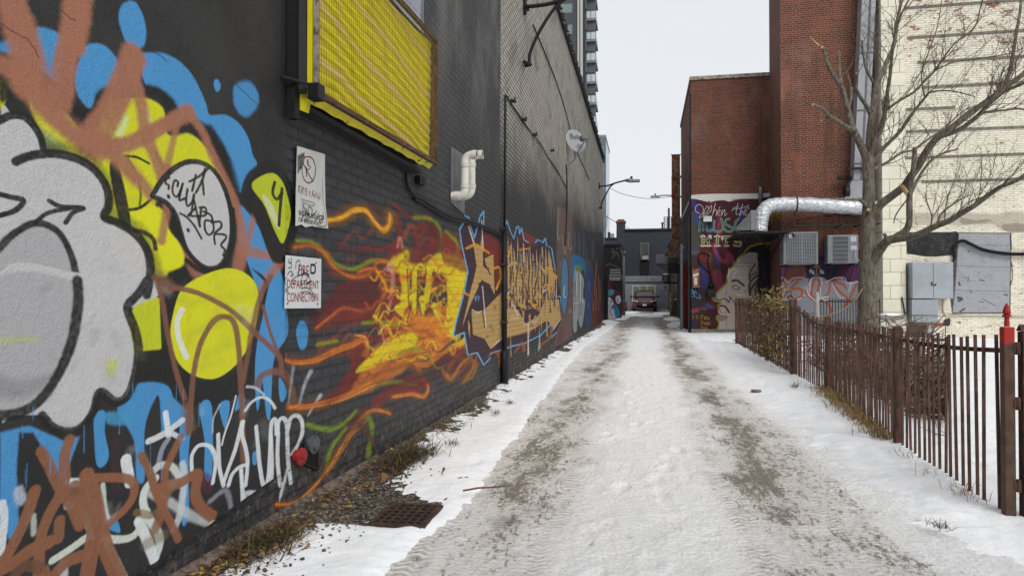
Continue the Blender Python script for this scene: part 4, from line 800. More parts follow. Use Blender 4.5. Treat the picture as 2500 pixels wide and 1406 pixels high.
    OR = (150, 62, 24); WL = (168, 170, 174)
    for q, w in (('815,880 840,870 850,920 810,950 820,990 860,1000', 18), ('940,880 890,930 900,1000 960,990 970,940 900,930', 20), ('860,870 900,850 960,860 980,840', 20), ('1060,870 1040,960 1070,1000 1100,900 1090,860', 22), ('1180,870 1170,960 1130,1000', 16), ('1230,860 1210,900 1260,960 1310,1010 1290,1080', 18), ('1260,850 1230,880 1280,900 1300,930', 18), ('1380,890 1330,1000 1300,1060', 18), ('1110,1020 1160,1040 1190,1090 1180,1110', 20), ('1000,940 1010,980 1060,1020', 14), ('890,790 880,830', 16)): S(L(q), w * .85, (84, 40, 24), 2, .7); S(L(q), w * .62, OR, 2, .95)
    for q in ('800,860 830,850 860,880 920,850 985,850', '1030,950 1040,860 1110,850 1120,900', '1150,880 1200,860 1220,850 1290,850 1310,890 1390,880', '1000,920 1040,1000 1100,1000 1110,920', '1200,900 1250,990 1290,1000', '850,1000 940,1010 990,980', '1340,890 1320,950'): S(L(q), 6, WL, 2, .85)
    for q in ('815,800 840,780 810,790 835,810 830,820', '1060,770 1090,760 1110,810 1070,830 1050,800', '1080,760 1080,830', '900,780 920,800 940,770'): S(L(q), 8, (130, 90, 60), 2.5, .8)
    S(L('1040,800 1050,810'), 26, (150, 150, 150), 4, .8); S(L('1115,800 1125,810'), 24, (150, 150, 150), 4, .8)
    P(L('725,225 805,160 810,270 725,250'), (176, 174, 172), 2, 1, .1, sm=False)
    # ivory wall: painted-over panel, black patches, bare brick
    S, P = frame([CI], 2150, 560, .2419)
    G = (142, 144, 150); BK = (26, 26, 30)
    P(L('700,700 760,30 1320,35 1310,850 720,850'), BK, 5, .95, sm=False)
    P(L('790,40 1312,45 1298,835 725,838 745,690 775,280'), G, 5, 1, .35, sm=False)
    P(L('255,30 700,28 760,20 790,40 740,330 720,260 620,270 540,278 430,272 330,255 262,245'), BK, 3, 1, .1, sm=False)
    for q, w in (('1310,60 1318,200', 18), ('1320,330 1330,480 1310,560', 14), ('780,690 820,700 790,720', 26), ('1030,700 1100,740 1160,770', 7), ('1000,510 1045,520', 12), ('880,530 890,480', 8), ('850,490 870,480', 8), ('790,540 800,560', 22), ('1250,660 1280,660', 14), ('880,215 900,230', 10), ('800,830 850,800', 16), ('1000,730 1040,735', 8), ('920,635 900,625', 10), ('1010,180 1050,200', 6)): S(L(q), w, BK, 2.5, .85)
    for y in (155, 372, 615): S(L('600,%d 800,%d 1000,%d 1300,%d' % (y, y - 3, y + 4, y + 10)), 4, (60, 60, 66), 1.5, .8)
    RB = (122, 66, 44)
    P(L('270,940 660,940 700,900 690,970 580,985 270,1100'), (84, 62, 50), 5, .9); P(L('545,950 670,950 660,970 550,970'), (150, 66, 40), 3); P(L('635,920 700,895 695,970 640,960'), BK, 3); P(L('770,930 812,935 805,950 775,940'), RB, 2); P(L('270,1040 500,1050 500,1130 270,1130'), (70, 52, 44), 6, .9)
    P(L('250,350 285,355 275,860 250,860'), (96, 84, 78), 4, .9, sm=False); S(L('262,600 285,590'), 10, BK, 3); S(L('690,855 830,862'), 9, (60, 54, 50), 2)
    S2, P2 = frame([CI], 1960, 440, .3271)
    P2(L('800,250 1000,245 1200,240 1400,250 1640,240 1660,380 1500,380 1400,330 1200,340 1000,330 820,330'), (146, 138, 126), 12, .7)
    P2(L('1180,280 1280,300 1380,290 1400,310 1200,330'), (104, 94, 86), 10, .6); P2(L('1500,330 1660,330 1660,385 1510,380'), (110, 104, 92), 8, .7)
    for y in (268, 290, 310, 330, 355): S2(L('700,%d 755,%d' % (y, y + 2)), 14, (140, 78, 56), 2, .9)
    S2(L('700,232 1650,225'), 8, (200, 200, 198), 5, .6)
    # black shed
    S, P = frame([CK], 1440, 420, .2846)
    for q in ('190,650 210,700 190,740', '230,660 260,640 270,700', '215,720 240,700 250,740', '140,800 170,790 200,800 260,830', '185,690 240,690'): S(L(q), 4, (110, 110, 112), 2, .7)
    for y in (845, 868, 890, 912, 928):
        x = 165 + random.uniform(0, 20)
        while x < 262: S([(x, y), (x + 4, y - 10), (x + 8, y)], 4.5, (150, 150, 156), 1.5, .85); x += 13
    P(L('155,950 175,940 190,1010 265,1040 265,1250 155,1250'), (70, 30, 44), 6, .9)
    P(L('155,1090 180,1080 205,1120 190,1160 215,1190 220,1250 155,1250'), (160, 158, 168), 4); P(L('225,1070 255,1060 265,1110 240,1130 222,1100'), (160, 158, 168), 4); P(L('160,1015 205,1010 200,1050 160,1060'), (60, 110, 130), 5); P(L('205,1130 245,1170 252,1240 215,1235'), (28, 112, 140), 4)
    for q in ('160,1100 185,1110 170,1140 195,1160 175,1190 190,1240', '180,1080 205,1120', '235,1080 245,1110 230,1110', '160,1150 180,1170', '215,1140 240,1240', '195,1070 215,1110'): S(L(q), 5, (18, 18, 22), 2, .95)
right_art()
def tower_after(k, col, u, v, f, P): return col
RB1, RB2, RMO = (112, 46, 31), (76, 34, 25), (126, 99, 80)
def red_extra(k, col, u, v, f, P):
    so = k.math('MULTIPLY', k.ramp(k.noise(k.comb(k.math('MULTIPLY', u, 2.2), k.math('MULTIPLY', v, .22), 0), 1, 6, .7), .5, .72), .5); col = k.mix(so, col, alb((48, 30, 26)))
    rp = k.ramp(k.noise(P, .55, 3), .62, .66); col = k.mix(k.math('MULTIPLY', rp, .35), col, alb((140, 80, 58)))
    s = k.math('MULTIPLY', k.ramp(k.noise(k.vmul(P, (1, 1, .5)), .9, 5, .6), .52, .72), k.ramp(v, 4.5, 6)); return k.mix(k.math('MULTIPLY', s, .22), col, alb((150, 130, 120)))
SETB = brick('red_brick_with_mural', 'Y', RB1, RB2, RMO, squash=True, cv=CM, extra=red_extra, mdark=.28, rough=.8, m=.012, chips=.10)
TOWB = brick('red_brick', 'Y', (112, 47, 32), (76, 35, 26), (126, 99, 80), squash=True, cv=CT, extra=red_extra, rough=.8, m=.012, chips=.12)
TOWX = brick('red_brick_side', 'X', (100, 44, 33), (70, 34, 27), (120, 96, 80), squash=True, rough=.8, m=.012)
def ivory_extra(k, col, u, v, f, P):
    n = k.noise(k.comb(u, k.math('MULTIPLY', v, 1.8), 0), 2.4, 9, .78); hi = k.math('MULTIPLY', k.ramp(v, 7.5, 10), .06)
    bare = k.ramp(k.math('ADD', n, hi), .612, .626); shell = k.ramp(k.math('ADD', n, hi), .585, .61)
    col = k.mix(k.math('MULTIPLY', shell, .5), col, alb((150, 146, 140)))
    red = k.mix(k.ramp(k.noise(P, 9, 2), .45, .55), alb((140, 74, 46)), alb((128, 96, 66)))
    g = k.ramp(k.noise(k.comb(k.math('MULTIPLY', u, 3), k.math('MULTIPLY', v, 9), 0), 1, 2), .66, .68)
    col = k.mix(bare, col, red); col = k.mix(k.math('MULTIPLY', g, .8), col, alb((128, 126, 124)))
    st = k.ramp(k.noise(k.comb(k.math('MULTIPLY', u, 3.2), k.math('MULTIPLY', v, .25), 0), 1, 5, .7), .55, .8); return k.mix(k.math('MULTIPLY', st, .5), col, alb((140, 130, 108)))
def ivory_after(k, col, u, v, f, P):
    cr = k.math('MULTIPLY', f, k.ramp(k.noise(P, 3.6, 8, .8), .47, .62)); return k.mix(k.math('MULTIPLY', cr, .6), col, alb((112, 102, 88)))
IVORY = brick('flaking_ivory_brick', 'Y', (232, 226, 208), (214, 209, 192), (208, 200, 180), cv=CI, extra=ivory_extra, after=ivory_after, rough=.75, m=.012, bstr=1.0, var=.10)
BLOCK = brick('painted_block', 'Y', (222, 219, 200), (216, 212, 192), (164, 158, 140), course=.405, blen=.61, m=.012, rough=.8, var=.15)
GREYM = M('grey_metal', (120, 122, 124), .45, .3, .25, 3, .1, 20); GALV = M('galvanised_metal', (128, 132, 136), .38, .6, .3, 5, .15, 30)
DGREY = M('dark_grey_metal', (52, 53, 56), .5, .2, .3, 5); BLACK = M('black_steel', (24, 24, 26), .55, .1, .3, 8)
XL = onY(1688, 600, YB).x; XC = onY(1907, 480, YT).x; XI = onY(2150, 480, YI).x
# set-back brick block
B3 = thing('brick_building', 'lower red brick building with a portrait mural under a white painted band', 'building', (3, 28, 0))
ztop = onY(1780, 192, YB).z
mb = MB(); mb.prism([(XL, YB, -.2), (XC + .02, YB, -.2), (XC + .02, YB + .025, -.2), (XI, YB + .025, -.2), (XI, YB + 7, -.2), (XL, YB + 7, -.2)], (0, 0, ztop + .2)); mb.build('wall', SETB, B3)
mb = MB(); mb.box((XL - .04, YB - .05, ztop + .003), (XC - .003, YB + 7.05, ztop + .13)); mb.build('coping', M('flaking_coping', (150, 142, 128), .8, 0, .3, 5, .2, 20, (98, 60, 46), .5, .6), B3)
mb = MB(); mb.box((XL - .02, YB - .03, -.1), (onY(1800, 800, YB).x, YB - .003, .14)); mb.build('plinth', CONC, B3)
dx0, dx1 = onY(1893, 700, YB).x - .45, XC - .03
d0 = MB(); d0.box((dx0 + .28, YB - .06, .05), (dx1, YB - .002, 2.55)); dr = d0.build('door', M('old_brown_paint', (60, 38, 34), .7, 0, .3, 4, .2, 30), B3)
mb = MB(); mb.lathe((dx0 + .36, YB - .06, 1.05), (0, -1, 0), [(0, .02), (.05, .02), (.05, .035), (.08, .03)], 8); mb.build('handle', GALV, dr)
# tower
B4 = thing('brick_building', 'tall red brick block behind the bare tree, tag mural under two air conditioners', 'building', (6, 26, 0))
mb = MB(); mb.box((XC, YT, -.2), (XI + .15, YB + .02, 17)); o = mb.build('wall', [TOWB, TOWX], B4)
for p in o.data.polygons:
    if abs(p.normal.x) > .5: p.material_index = 1
mb = MB(); x = onY(1881, 300, YB - .05).x; mb.tube([(x, YB - .05, 4.3), (x, YB - .05, ztop)], .02, 8); mb.build('conduit', GREYM, B4)
# ivory building
B5 = thing('brick_building', 'ivory painted brick building with flaking paint and dark timber bands', 'building', (12, 26, 0))
XP = onY(2205, 450, YI).x
mb = MB(); mb.box((XI + .005, YI, -.2), (22, YI + 9, 17)); mb.build('wall', IVORY, B5)
mb = MB(); mb.box((XI, YI - .16, -.1), (XP, YI - .002, 17)); mb.build('pilaster', BLOCK, B5)
BAND = M('weathered_timber', (104, 98, 92), .85, 0, .35, 6, .4, 30, (150, 140, 120), .5, .6, .01, (1, 6, 8))
for i, (yy, xa, xb) in enumerate(((8, 2210, 2520), (82, 2215, 2520), (145, 2240, 2520), (207, 2255, 2520), (260, 2212, 2330), (315, 2212, 2520), (380, 2210, 2520), (440, 2250, 2520))):
    a = onY(2380, yy, YI - .02); mb = MB(); mb.box((onY(xa, yy, YI).x, YI - .028, a.z - .035), (onY(xb, yy, YI).x + (2 if xb > 2500 else 0), YI - .002, a.z + .035)); mb.build('timber_band', BAND, B5)
# buttress with snow cap
bt = thing('buttress', 'stubby whitewashed buttress with a snow cap at the foot of the ivory wall', 'buttress', (XI + .3, YI - .5, 0))
a = onY(2150, 770, YI - .75); b = onY(2206, 770, YI - .75)
mb = MB(); mb.bbox((a.x, YI - .75, -.2), (b.x, YI - .163, a.z), .02); mb.build('block', M('stained_whitewash', (186, 184, 170), .85, 0, .2, 2, .5, 30, (108, 108, 100), .5, .62), bt)
mb = MB(); mb.bbox((a.x - .03, YI - .78, a.z - .10), (b.x + .03, YI - .17, a.z + .002), .02); mb.build('cap', M('stained_cap', (150, 150, 140), .85, 0, .3, 2, .5, 30, (90, 92, 88), .5, .62), bt)
n = 14; mb = MB(); g = [(a.x + (b.x - a.x) * i / n, YI - .76 + .58 * j / n) for j in range(n + 1) for i in range(n + 1)]
mb.add([(x, y, a.z + .0 + .07 * (math.sin(PI * (i % (n+1)) / n) * math.sin(PI * (i // (n+1)) / n)) ** .5) for i, (x, y) in enumerate(g)], [(j*(n+1)+i, j*(n+1)+i+1, (j+1)*(n+1)+i+1, (j+1)*(n+1)+i) for j in range(n) for i in range(n)]); mb.build('snow_cap', SNOW, bt, True)
# electrical cabinet on the ivory wall
cb = thing('electrical_cabinet', 'tall grey two-door electrical cabinet with rust stains on the ivory wall', 'cabinet', (8, YI - .2, 1.2))
CAB = M('cabinet_grey', (150, 156, 162), .5, .1, .12, 2, 0, 40, (150, 126, 84), .60, .78)
yf = YI - .42
p = lambda x, y, Y=yf: onY(x, y, Y)
a, b = p(2226, 640), p(2328, 729)
mb = MB(); mb.bbox((a.x, yf + .004, b.z), (b.x, YI - .002, a.z), .008); mb.build('box', CAB, cb)
a2, b2 = p(2220, 640), p(2328, 640)
m_ = p(2278, 680).x
for x0, x1 in ((a.x + .01, m_ - .006), (m_ + .006, b.x - .01)):
    mb = MB(); mb.bbox((x0, yf - .018, b.z + .01), (x1, yf + .001, a.z - .01), .006); dr = mb.build('door', CAB, cb)
mb = MB(); h = p(2276, 692); mb.box((h.x - .03, yf - .05, h.z - .06), (h.x - .01, yf - .02, h.z + .05)); mb.tube([(h.x - .02, yf - .05, h.z - .03), (h.x + .07, yf - .055, h.z - .035)], .012, 6); mb.lathe((h.x + .07, yf - .03, h.z - .035), (0, -1, 0), [(0, .025), (.04, .025)], 8); mb.build('latch', DGREY, cb)
a, b = p(2227, 731), p(2291, 787)
mb = MB(); mb.bbox((a.x, yf + .02, b.z), (b.x, YI - .002, a.z), .008); mb.build('lower_box', M('cabinet_grey_plain', (146, 152, 158), .5, .1, .1, 2), cb)
mb = MB(); a = p(2274, 790); mb.tube([(a.x, yf + .2, -.1), (a.x, yf + .2, b.z)], .06, 12); mb.build('riser_pipe', M('pale_pipe', (160, 162, 164), .6), cb)
# cables and conduit on the ivory wall
mb = MB()
for o_ in (0, .05, -.04):
    mb.tube(spline([onY(x, y + o_ * 60, YI - .06 - abs(o_)) for x, y in ((2326, 640), (2332, 622), (2328, 604), (2338, 592), (2352, 588), (2370, 596), (2395, 608), (2430, 616), (2470, 620), (2520, 620), (2600, 622))], 5), .022, 6)
mb.build('cable', BLACK, None, True, 'thick black cable bundle sagging over the patched part of the ivory wall', 'cable')
mb = MB(); mb.tube(spline([onY(x, y, YI - .04) for x, y in ((2303, 731), (2303, 755), (2308, 767), (2325, 770), (2400, 770), (2520, 773), (2700, 780))], 5), .02, 6)
mb.build('conduit', M('painted_conduit', (190, 184, 164), .7), None, True, 'cream painted conduit running low along the ivory wall', 'conduit')
mb = MB(); mb.tube([onY(2202, 725, YI - .2), onY(2210, 768, YI - .2)], .02, 6); mb.build('metal_rod', DGREY, None, True, 'short dark rod leaning on the ivory wall above the buttress', 'rod')
mb = MB()
for q in (((2440, 300), (2480, 312), (2520, 318)), ): pass
# air conditioners
def condenser(px0, py0, px1, py1, dp, label, grille):
    yf = YT - dp; a, b = onY(px0, py0, yf), onY(px1, py1, yf)
    t = thing('air_conditioner', label, 'air conditioner', ((a.x + b.x) / 2, yf + .3, b.z), 'condenser units hung on the red brick wall')
    AC = M('condenser_casing', (112, 114, 118), .5, .1, .12, 4); IN = M('condenser_fins', (40, 42, 46), .6, .2)
    w = b.x - a.x; Y1 = min(YT - .12, yf + .62)
    mb = MB(); mb.bbox((a.x, yf, b.z), (b.x, Y1, a.z), .03); mb.build('casing', AC, t)
    gx0, gx1 = (a.x + w * .12, b.x - w * .06) if grille == 'dots' else (a.x + w * .2, a.x + w * .66)
    gz0, gz1 = b.z + .06, a.z - .05
    mb = MB(); mb.box((gx0, yf - .012, gz0), (gx1, yf + .001, gz1)); mb.build('coil', IN, t)
    mb = MB()
    if grille == 'dots':
        n = 20
        for i in range(n + 1):
            z = gz0 + (gz1 - gz0) * i / n; mb.box((gx0, yf - .026, z - .012), (gx1, yf - .013, z + .012))
        for i in range(13):
            x = gx0 + (gx1 - gx0) * i / 12; mb.box((x - (.02 if i == 6 else .011), yf - .031, gz0), (x + (.02 if i == 6 else .011), yf - .0265, gz1))
    else:
        for i in range(7):
            z = gz0 + (gz1 - gz0) * i / 6; mb.box((gx0, yf - .026, z - .012), (gx1, yf - .013, z + .012))
        for i in range(15):
            x = gx0 + (gx1 - gx0) * i / 14; mb.box((x - .006, yf - .031, gz0), (x + .006, yf - .0265, gz1))
    mb.build('grille', AC, t)
    PPM = M('pale_plate', (168, 170, 172), .5)
    for q0, q1 in ([((a.x + .16, yf - .036, a.z - .2), (a.x + .25, yf - .0315, a.z - .08))] if grille == 'dots' else [((b.x - .22, yf - .006, a.z - .22), (b.x - .06, yf - .001, a.z - .05)), ((b.x - .22, yf - .006, b.z + .42), (b.x - .05, yf - .001, b.z + .54))]):
        mb = MB(); mb.box(q0, q1); mb.build('label_plate', PPM, t)
    for x in (a.x + .12, b.x - .12): mb = MB(); mb.box((x - .02, yf - .03, b.z - .05), (x + .02, YT - .002, b.z - .003)); mb.tube([(x, yf + .02, b.z - .05), (x, YT - .01, b.z - .5)], .014, 6); mb.build('bracket', BLACK, t)
    return t, a, b, yf
condenser(1912, 567, 1998, 645, .75, 'larger grey air conditioner with a slotted grille, hung left of the tree', 'dots')
t, a, b, yf = condenser(2020, 574, 2096, 643, .55, 'smaller grey air conditioner with a barred grille, right beside the tree trunk', 'bars')
mb = MB(); mb.tube(spline([(b.x - .1, yf - .01, b.z + .4), (b.x - .12, yf - .1, b.z + .2), (b.x - .02, yf - .12, b.z + .08), (b.x + .1, yf, b.z + .1)], 6), .014, 6); mb.build('hose', M('pale_hose', (150, 152, 154), .6), t, True)
# foil clad duct
FOIL = NT('crumpled_foil'); P_ = FOIL.n('ShaderNodeTexCoord').outputs['Object']; v_ = FOIL.n('ShaderNodeTexVoronoi', feature='DISTANCE_TO_EDGE'); v_.inputs['Scale'].default_value = 6; FOIL.l(P_, v_.inputs['Vector'])
FOIL.bump(FOIL.math('ADD', FOIL.math('MULTIPLY', v_.outputs[0], .5), FOIL.noise(P_, 4.5, 4, .6, 1.2)), 1.0, .06); FOIL = FOIL.fin(FOIL.mix(FOIL.noise(P_, 5, 3), alb((176, 180, 184)), alb((206, 208, 211))), .42, .55)
yd = YT - .55
dt = thing('foil_duct', 'silver foil wrapped duct bending down above the dark canopy', 'duct', onY(1960, 500, yd))
def vary(pts, r, f=.02): return [r * (1 + random.uniform(-f, f) * 2) for _ in pts]
path = spline([onY(x, y, yd + dy) for x, y, dy in ((2170, 508, .25), (2100, 507, .1), (2030, 503, 0), (1950, 499, -.05), (1900, 500, -.05), (1874, 506, -.1), (1861, 524, -.12), (1857, 545, -.12), (1855, 566, -.12))], 6)
mb = MB(); mb.tube(path, [.225 * (1 + .05 * math.sin(i * 2.1) + random.uniform(-.02, .02)) for i in range(len(path))], 20); mb.build('foil_wrap', FOIL, dt, True)
mb = MB(); q = onY(1943, 499, yd - .05); mb.lathe((q.x - .02, yd - .05, q.z), (1, 0, -.02), [(0, .245), (.05, .245)], 20); mb.box((q.x - .03, yd + .1, q.z - .8), (q.x + .0, yd + .14, q.z - .1)); mb.build('strap', DGREY, dt)
# dark canopy over the door and the box on it
ye = YT - 1.1
cn = thing('door_canopy', 'dark flat metal canopy on struts over the mural door', 'canopy', onY(1860, 570, ye))
a, b = onY(1800, 566, ye), onY(1932, 566, ye)
mb = MB(); mb.box((a.x, ye, a.z - .05), (b.x, YT - .003 + 0, a.z)); mb.prism([(a.x, YT, a.z), (XC - .002, YT, a.z), (XC - .002, YB - .07, a.z), (a.x, YB - .07, a.z)], (0, 0, -.05)); mb.build('deck', BLACK, cn)
mb = MB()
for x in (a.x + .3, XC - .1): mb.tube([(x, ye + .05, a.z - .06), (x, YB - .1, a.z - .75)], .03, 6); mb.tube([(x + .25, ye + .2, a.z - .06), (x + .9, YT - .01, a.z - .55)], .025, 6)
mb.build('strut', BLACK, cn)
a, b = onY(1823, 514, ye + .3), onY(1846, 565, ye + .3)
mb = MB(); mb.bbox((b.x - .16, ye + .3, b.z + .03), (b.x + .02, ye + .75, a.z), .01); mb.prism([(b.x - .16, ye + .32, b.z + .05), (b.x - .16, ye + .32, a.z - .06), (a.x - .25, ye + .45, b.z + .2), (a.x - .3, ye + .45, b.z + .05)], (0, .3, 0)); mb.build('fan_housing', GREYM, None, False, 'grey metal fan housing standing on the dark canopy beside the foil duct', 'fan housing')
# painted sign board hanging above canopy, floodlight, camera, meter boxes
mb = MB(); a, b = onY(1717, 528, YB - .25), onY(1738, 541, YB - .25); mb.bbox((a.x, YB - .28, b.z), (b.x, YB - .18, a.z), .01); fl = thing('floodlight', 'pale square floodlight above the word on the mural', 'floodlight', (a.x, YB - .2, b.z)); mb.build('lens', M('floodlight_glass', (190, 194, 196), .3), fl)
mb = MB(); mb.box((a.x - .02, YB - .178, b.z - .02), (b.x + .02, YB - .10, a.z + .02)); mb.box((a.x + .12, YB - .10, b.z + .05), (a.x + .2, YB - .002, b.z + .12)); mb.build('housing', DGREY, fl)
q = onY(1733, 578, YB - .1); mb = MB(); mb.lathe((q.x, YB - .002, q.z), (0, -1, -.2), [(0, .08), (.06, .08), (.08, .07), (.13, .055), (.155, .02)], 12); mb.build('security_camera', M('camera_white', (180, 182, 184), .4), None, True, 'small white dome camera between mural letters', 'camera')
a, b = onY(1690, 656, YB - .12), onY(1708, 702, YB - .12)
mx_ = thing('meter_box', 'rusty orange meter box with stickers on the left of the portrait mural', 'meter box', (a.x, YB - .1, b.z))
mb = MB(); mb.bbox((a.x, YB - .14, b.z), (b.x, YB - .002, a.z), .01); mb.build('box', M('rusty_orange', (120, 66, 46), .7, 0, .3, 6, .1, 30, (150, 110, 90), .5, .6), mx_)
mb = MB(); mb.box((a.x + .06, YB - .146, b.z + .1), (a.x + .17, YB - .1405, b.z + .36)); mb.prism([(a.x + .02, YB - .146, a.z - .30), (b.x - .04, YB - .146, a.z - .24), (b.x - .03, YB - .146, a.z - .14), (a.x + .03, YB - .146, a.z - .2)], (0, .005, 0)); mb.build('sticker', M('sticker_white', (190, 186, 180), .6), mx_)
q = onY(1737, 712, YB - .1); mt = thing('utility_meter', 'dark utility meter with a looping cable on the mural', 'meter', (q.x, YB, q.z))
mb = MB(); mb.bbox((q.x - .14, YB - .16, q.z - .18), (q.x + .14, YB - .002, q.z + .1), .02); mb.box((q.x - .2, YB - .18, q.z - .2), (q.x + .2, YB - .004, q.z - .183)); mb.build('box', M('dark_brown_metal', (44, 36, 36), .6), mt)
mb = MB(); mb.lathe((q.x, YB - .16, q.z + .22), (0, -1, 0), [(-.15, .09), (0, .09), (.05, .07)], 12); mb.tube(spline([onY(x, y, YB - .04) for x, y in ((1737, 690), (1733, 660), (1728, 640), (1732, 622), (1715, 616), (1706, 622), (1708, 640), (1722, 655), (1733, 668))], 6), .02, 6); mb.build('cable', BLACK, mt, True)
q = onY(1857, 480, YB - .1); mb = MB(); mb.tube([(q.x, YB - .1, q.z - .35), (q.x, YB - .1, q.z + .32), (q.x, YB - .1, q.z + .34)], [.07, .07, .05], 12); mb.build('vent_pipe', GREYM, None, True, 'short grey vent pipe standing in front of the white painted band', 'pipe')
# yellow corrugated remnant + small dark box under the foil duct
q = onY(1890, 528, YT - .1); mb = MB()
for i in range(5): mb.tube([(q.x - .16 + i * .08, YT - .1, q.z + .16), (q.x - .16 + i * .08, YT - .12, q.z - .12 - .05 * (i < 2) * 3)], .028, 6)
mb.build('corrugated_strip', M('faded_yellow', (120, 96, 26), .7), None, True, 'scrap of yellow corrugated sheet behind the foil duct', 'sheet')
mb = MB(); z = onY(2000, 556, YT).z; mb.box((XC + .25, YT - .5, z), (XI - .2, YT - .45, z + .05))
for x in (2040, 2085): q = onY(x, 540, YT); mb.box((q.x, YT - .5, z - .3), (q.x + .04, YT - .46, z + .55)); mb.box((q.x, YT - .46, z), (q.x + .04, YT - .002, z + .04))
mb.build('pipe_rack', BLACK, None, False, 'black steel rack behind the air conditioners', 'rack')
mb = MB(); mb.tube(spline([onY(x, y, YT - .3) for x, y in ((1905, 560), (1925, 545), (1960, 536), (2010, 528), (2060, 525), (2090, 530))], 6), .018, 6); mb.build('cable', DGREY, None, True, 'thin grey cable sagging under the foil duct', 'cable')
# tall leaning grey duct
td = thing('metal_duct', 'tall pale grey square duct rising behind the tree trunk', 'duct', onY(2100, 470, YT - .4))
def sq(pa, pb, w0, w1, Y, d, mb):
    a, b = onY(*pa, Y), onY(*pb, Y); k0, k1 = w0 / pxm(a), w1 / pxm(b)
    v = [(a.x-k0/2, Y, a.z), (a.x+k0/2, Y, a.z), (a.x+k0/2, Y+d, a.z), (a.x-k0/2, Y+d, a.z), (b.x-k1/2, Y, b.z), (b.x+k1/2, Y, b.z), (b.x+k1/2, Y+d, b.z), (b.x-k1/2, Y+d, b.z)]
    return mb.add(v, [(0,3,2,1),(4,5,6,7),(0,1,5,4),(1,2,6,5),(2,3,7,6),(3,0,4,7)])
PD = M('pale_duct', (140, 142, 146), .5, .2, .15, 1.5)
mb = MB(); sq((2100, 440), (2126, -90), 30, 32, YT - .55, .45, mb); mb.build('shaft', PD, td)
mb = MB(); sq((2104, 440), (2130, -90), 4, 4, YT - .57, .018, mb); 
for yy in (130, 270, 400): q = onY(2126 - (yy + 90) * .049, yy, YT - .57); mb.box((q.x - .24, YT - .575, q.z), (q.x + .24, YT - .552, q.z + .03))
mb.build('seam', M('duct_seam', (92, 94, 98), .5), td)
mb = MB(); sq((2086, 484), (2096, 441), 44, 30, YT - .6, .5, mb); mb.build('hood', PD, td)
mb = MB(); q = onY(2072, 468, YT - .5); mb.lathe((q.x, YT - .5, q.z), (-1, 0, 0), [(0, .2), (.12, .2), (.14, .15)], 14); q = onY(2045, 437, YT - .3); mb.box((q.x, YT - .3, q.z), (XI - .2, YT - .2, q.z + .06)); mb.box((q.x + .2, YT - .7, q.z + .22), (XI - .2, YT - .6, q.z + .28)); mb.build('support', BLACK, td)
# ---------------------------------------------------------------- far end of the alley
def RX(px, Y): return onY(px, 727, Y).x
def RZ(py, Y, px=1575): return onY(px, py, Y).z
# black shed at the end of the long wall
DKB = M('black_brick', (34, 35, 38), .7, 0, .3, 3, .3, 20)
sh = thing('shed', 'low black shed covered in pale scrawls past the end of the long brick wall', 'shed', (-1.6, YK + 1, .1))
SHM = brick('black_tagged_brick', 'Y', (34, 35, 38), (28, 29, 32), (24, 24, 26), cv=CK, rough=.7)
mb = MB(); mb.box((-6, YK, -.1), (RX(1516, YK), YK + 6, RZ(600, YK))); mb.build('wall', SHM, sh)
mb = MB(); mb.box((-6, YK - .05, RZ(600, YK) + .003), (RX(1516, YK) + .03, YK + 6, RZ(600, YK) + .12)); mb.build('coping', DKB, sh)
gt = thing('steel_gate', 'black steel gate standing at the end of the long mural wall', 'gate', (-1.9, 36, 0))
mb = MB(); z1 = RZ(672, 35.6); mb.box((-2.6, 35.6, .03), (RX(1483, 35.6), 35.66, z1)); mb.build('panel', BLACK, gt)
mb = MB(); mb.tube([(RX(1483, 35.6), 35.6, .0), (RX(1483, 35.6), 35.6, z1 + .1)], .035, 8)
for z in (.3, 1.2, z1 - .1): mb.box((-2.6, 35.57, z), (RX(1482, 35.6), 35.597, z + .05))
mb.build('frame', DGREY, gt)
# weathered pole by the shed
Yp = 42; a = onY(1521, 770, Yp)
pl = thing('utility_pole', 'grey weathered pole with a curved pipe top by the black shed', 'pole', (a.x, Yp, .1))
WOOD = M('weathered_pole_wood', (108, 112, 110), .85, 0, .35, 6, .4, 30, (94, 66, 52), .55, .62, .01, (3, 3, .5))
mb = MB(); mb.tube([(a.x, Yp, 0), (a.x, Yp, RZ(626, Yp))], [.14, .12], 12); mb.build('post', WOOD, pl, True)
mb = MB(); z = RZ(626, Yp); mb.tube(spline([(a.x, Yp, z - .1), (a.x, Yp, z + .15), (a.x + .03, Yp, z + .28), (a.x + .12, Yp, z + .27), (a.x + .14, Yp, z + .2)], 5), .045, 8); mb.build('pipe_top', GREYM, pl, True)
# dark building closing the alley
YF = 60.0; YG = 59.4
FD = brick('dark_slate_brick', 'Y', (56, 60, 69), (50, 54, 62), (42, 45, 52), rough=.75)
fb = thing('dark_building', 'dark slate building with a chimney and a pale grey lower storey, closing the alley', 'building', (0, YF, .3))
zt, zs = RZ(562, YF), RZ(676, YF)
mb = MB(); mb.box((RX(1505, YF), YF, .1), (4.5, YF + 12, zt)); mb.build('wall', FD, fb)
mb = MB(); mb.box((RX(1526, YF), YF - .12, zt - .05), (4.6, YF - .003, zt + .12)); mb.build('cornice', DKB, fb)
x0, x1 = RX(1505, YF), RX(1526, YF)
mb = MB(); mb.box((x0, YF + .3, zt + .0), (x1, YF + 1.4, RZ(541, YF))); ch = mb.build('chimney', FD, fb)
mb = MB(); mb.box((x0 - .06, YF + .24, RZ(541, YF) + .003), (x1 + .06, YF + 1.46, RZ(537, YF))); mb.box((x0 + .08, YF + .4, RZ(537, YF) + .003), (x1 - .08, YF + 1.3, RZ(533, YF))); mb.build('brick_top', M('bare_brick', (120, 78, 62), .85), ch)
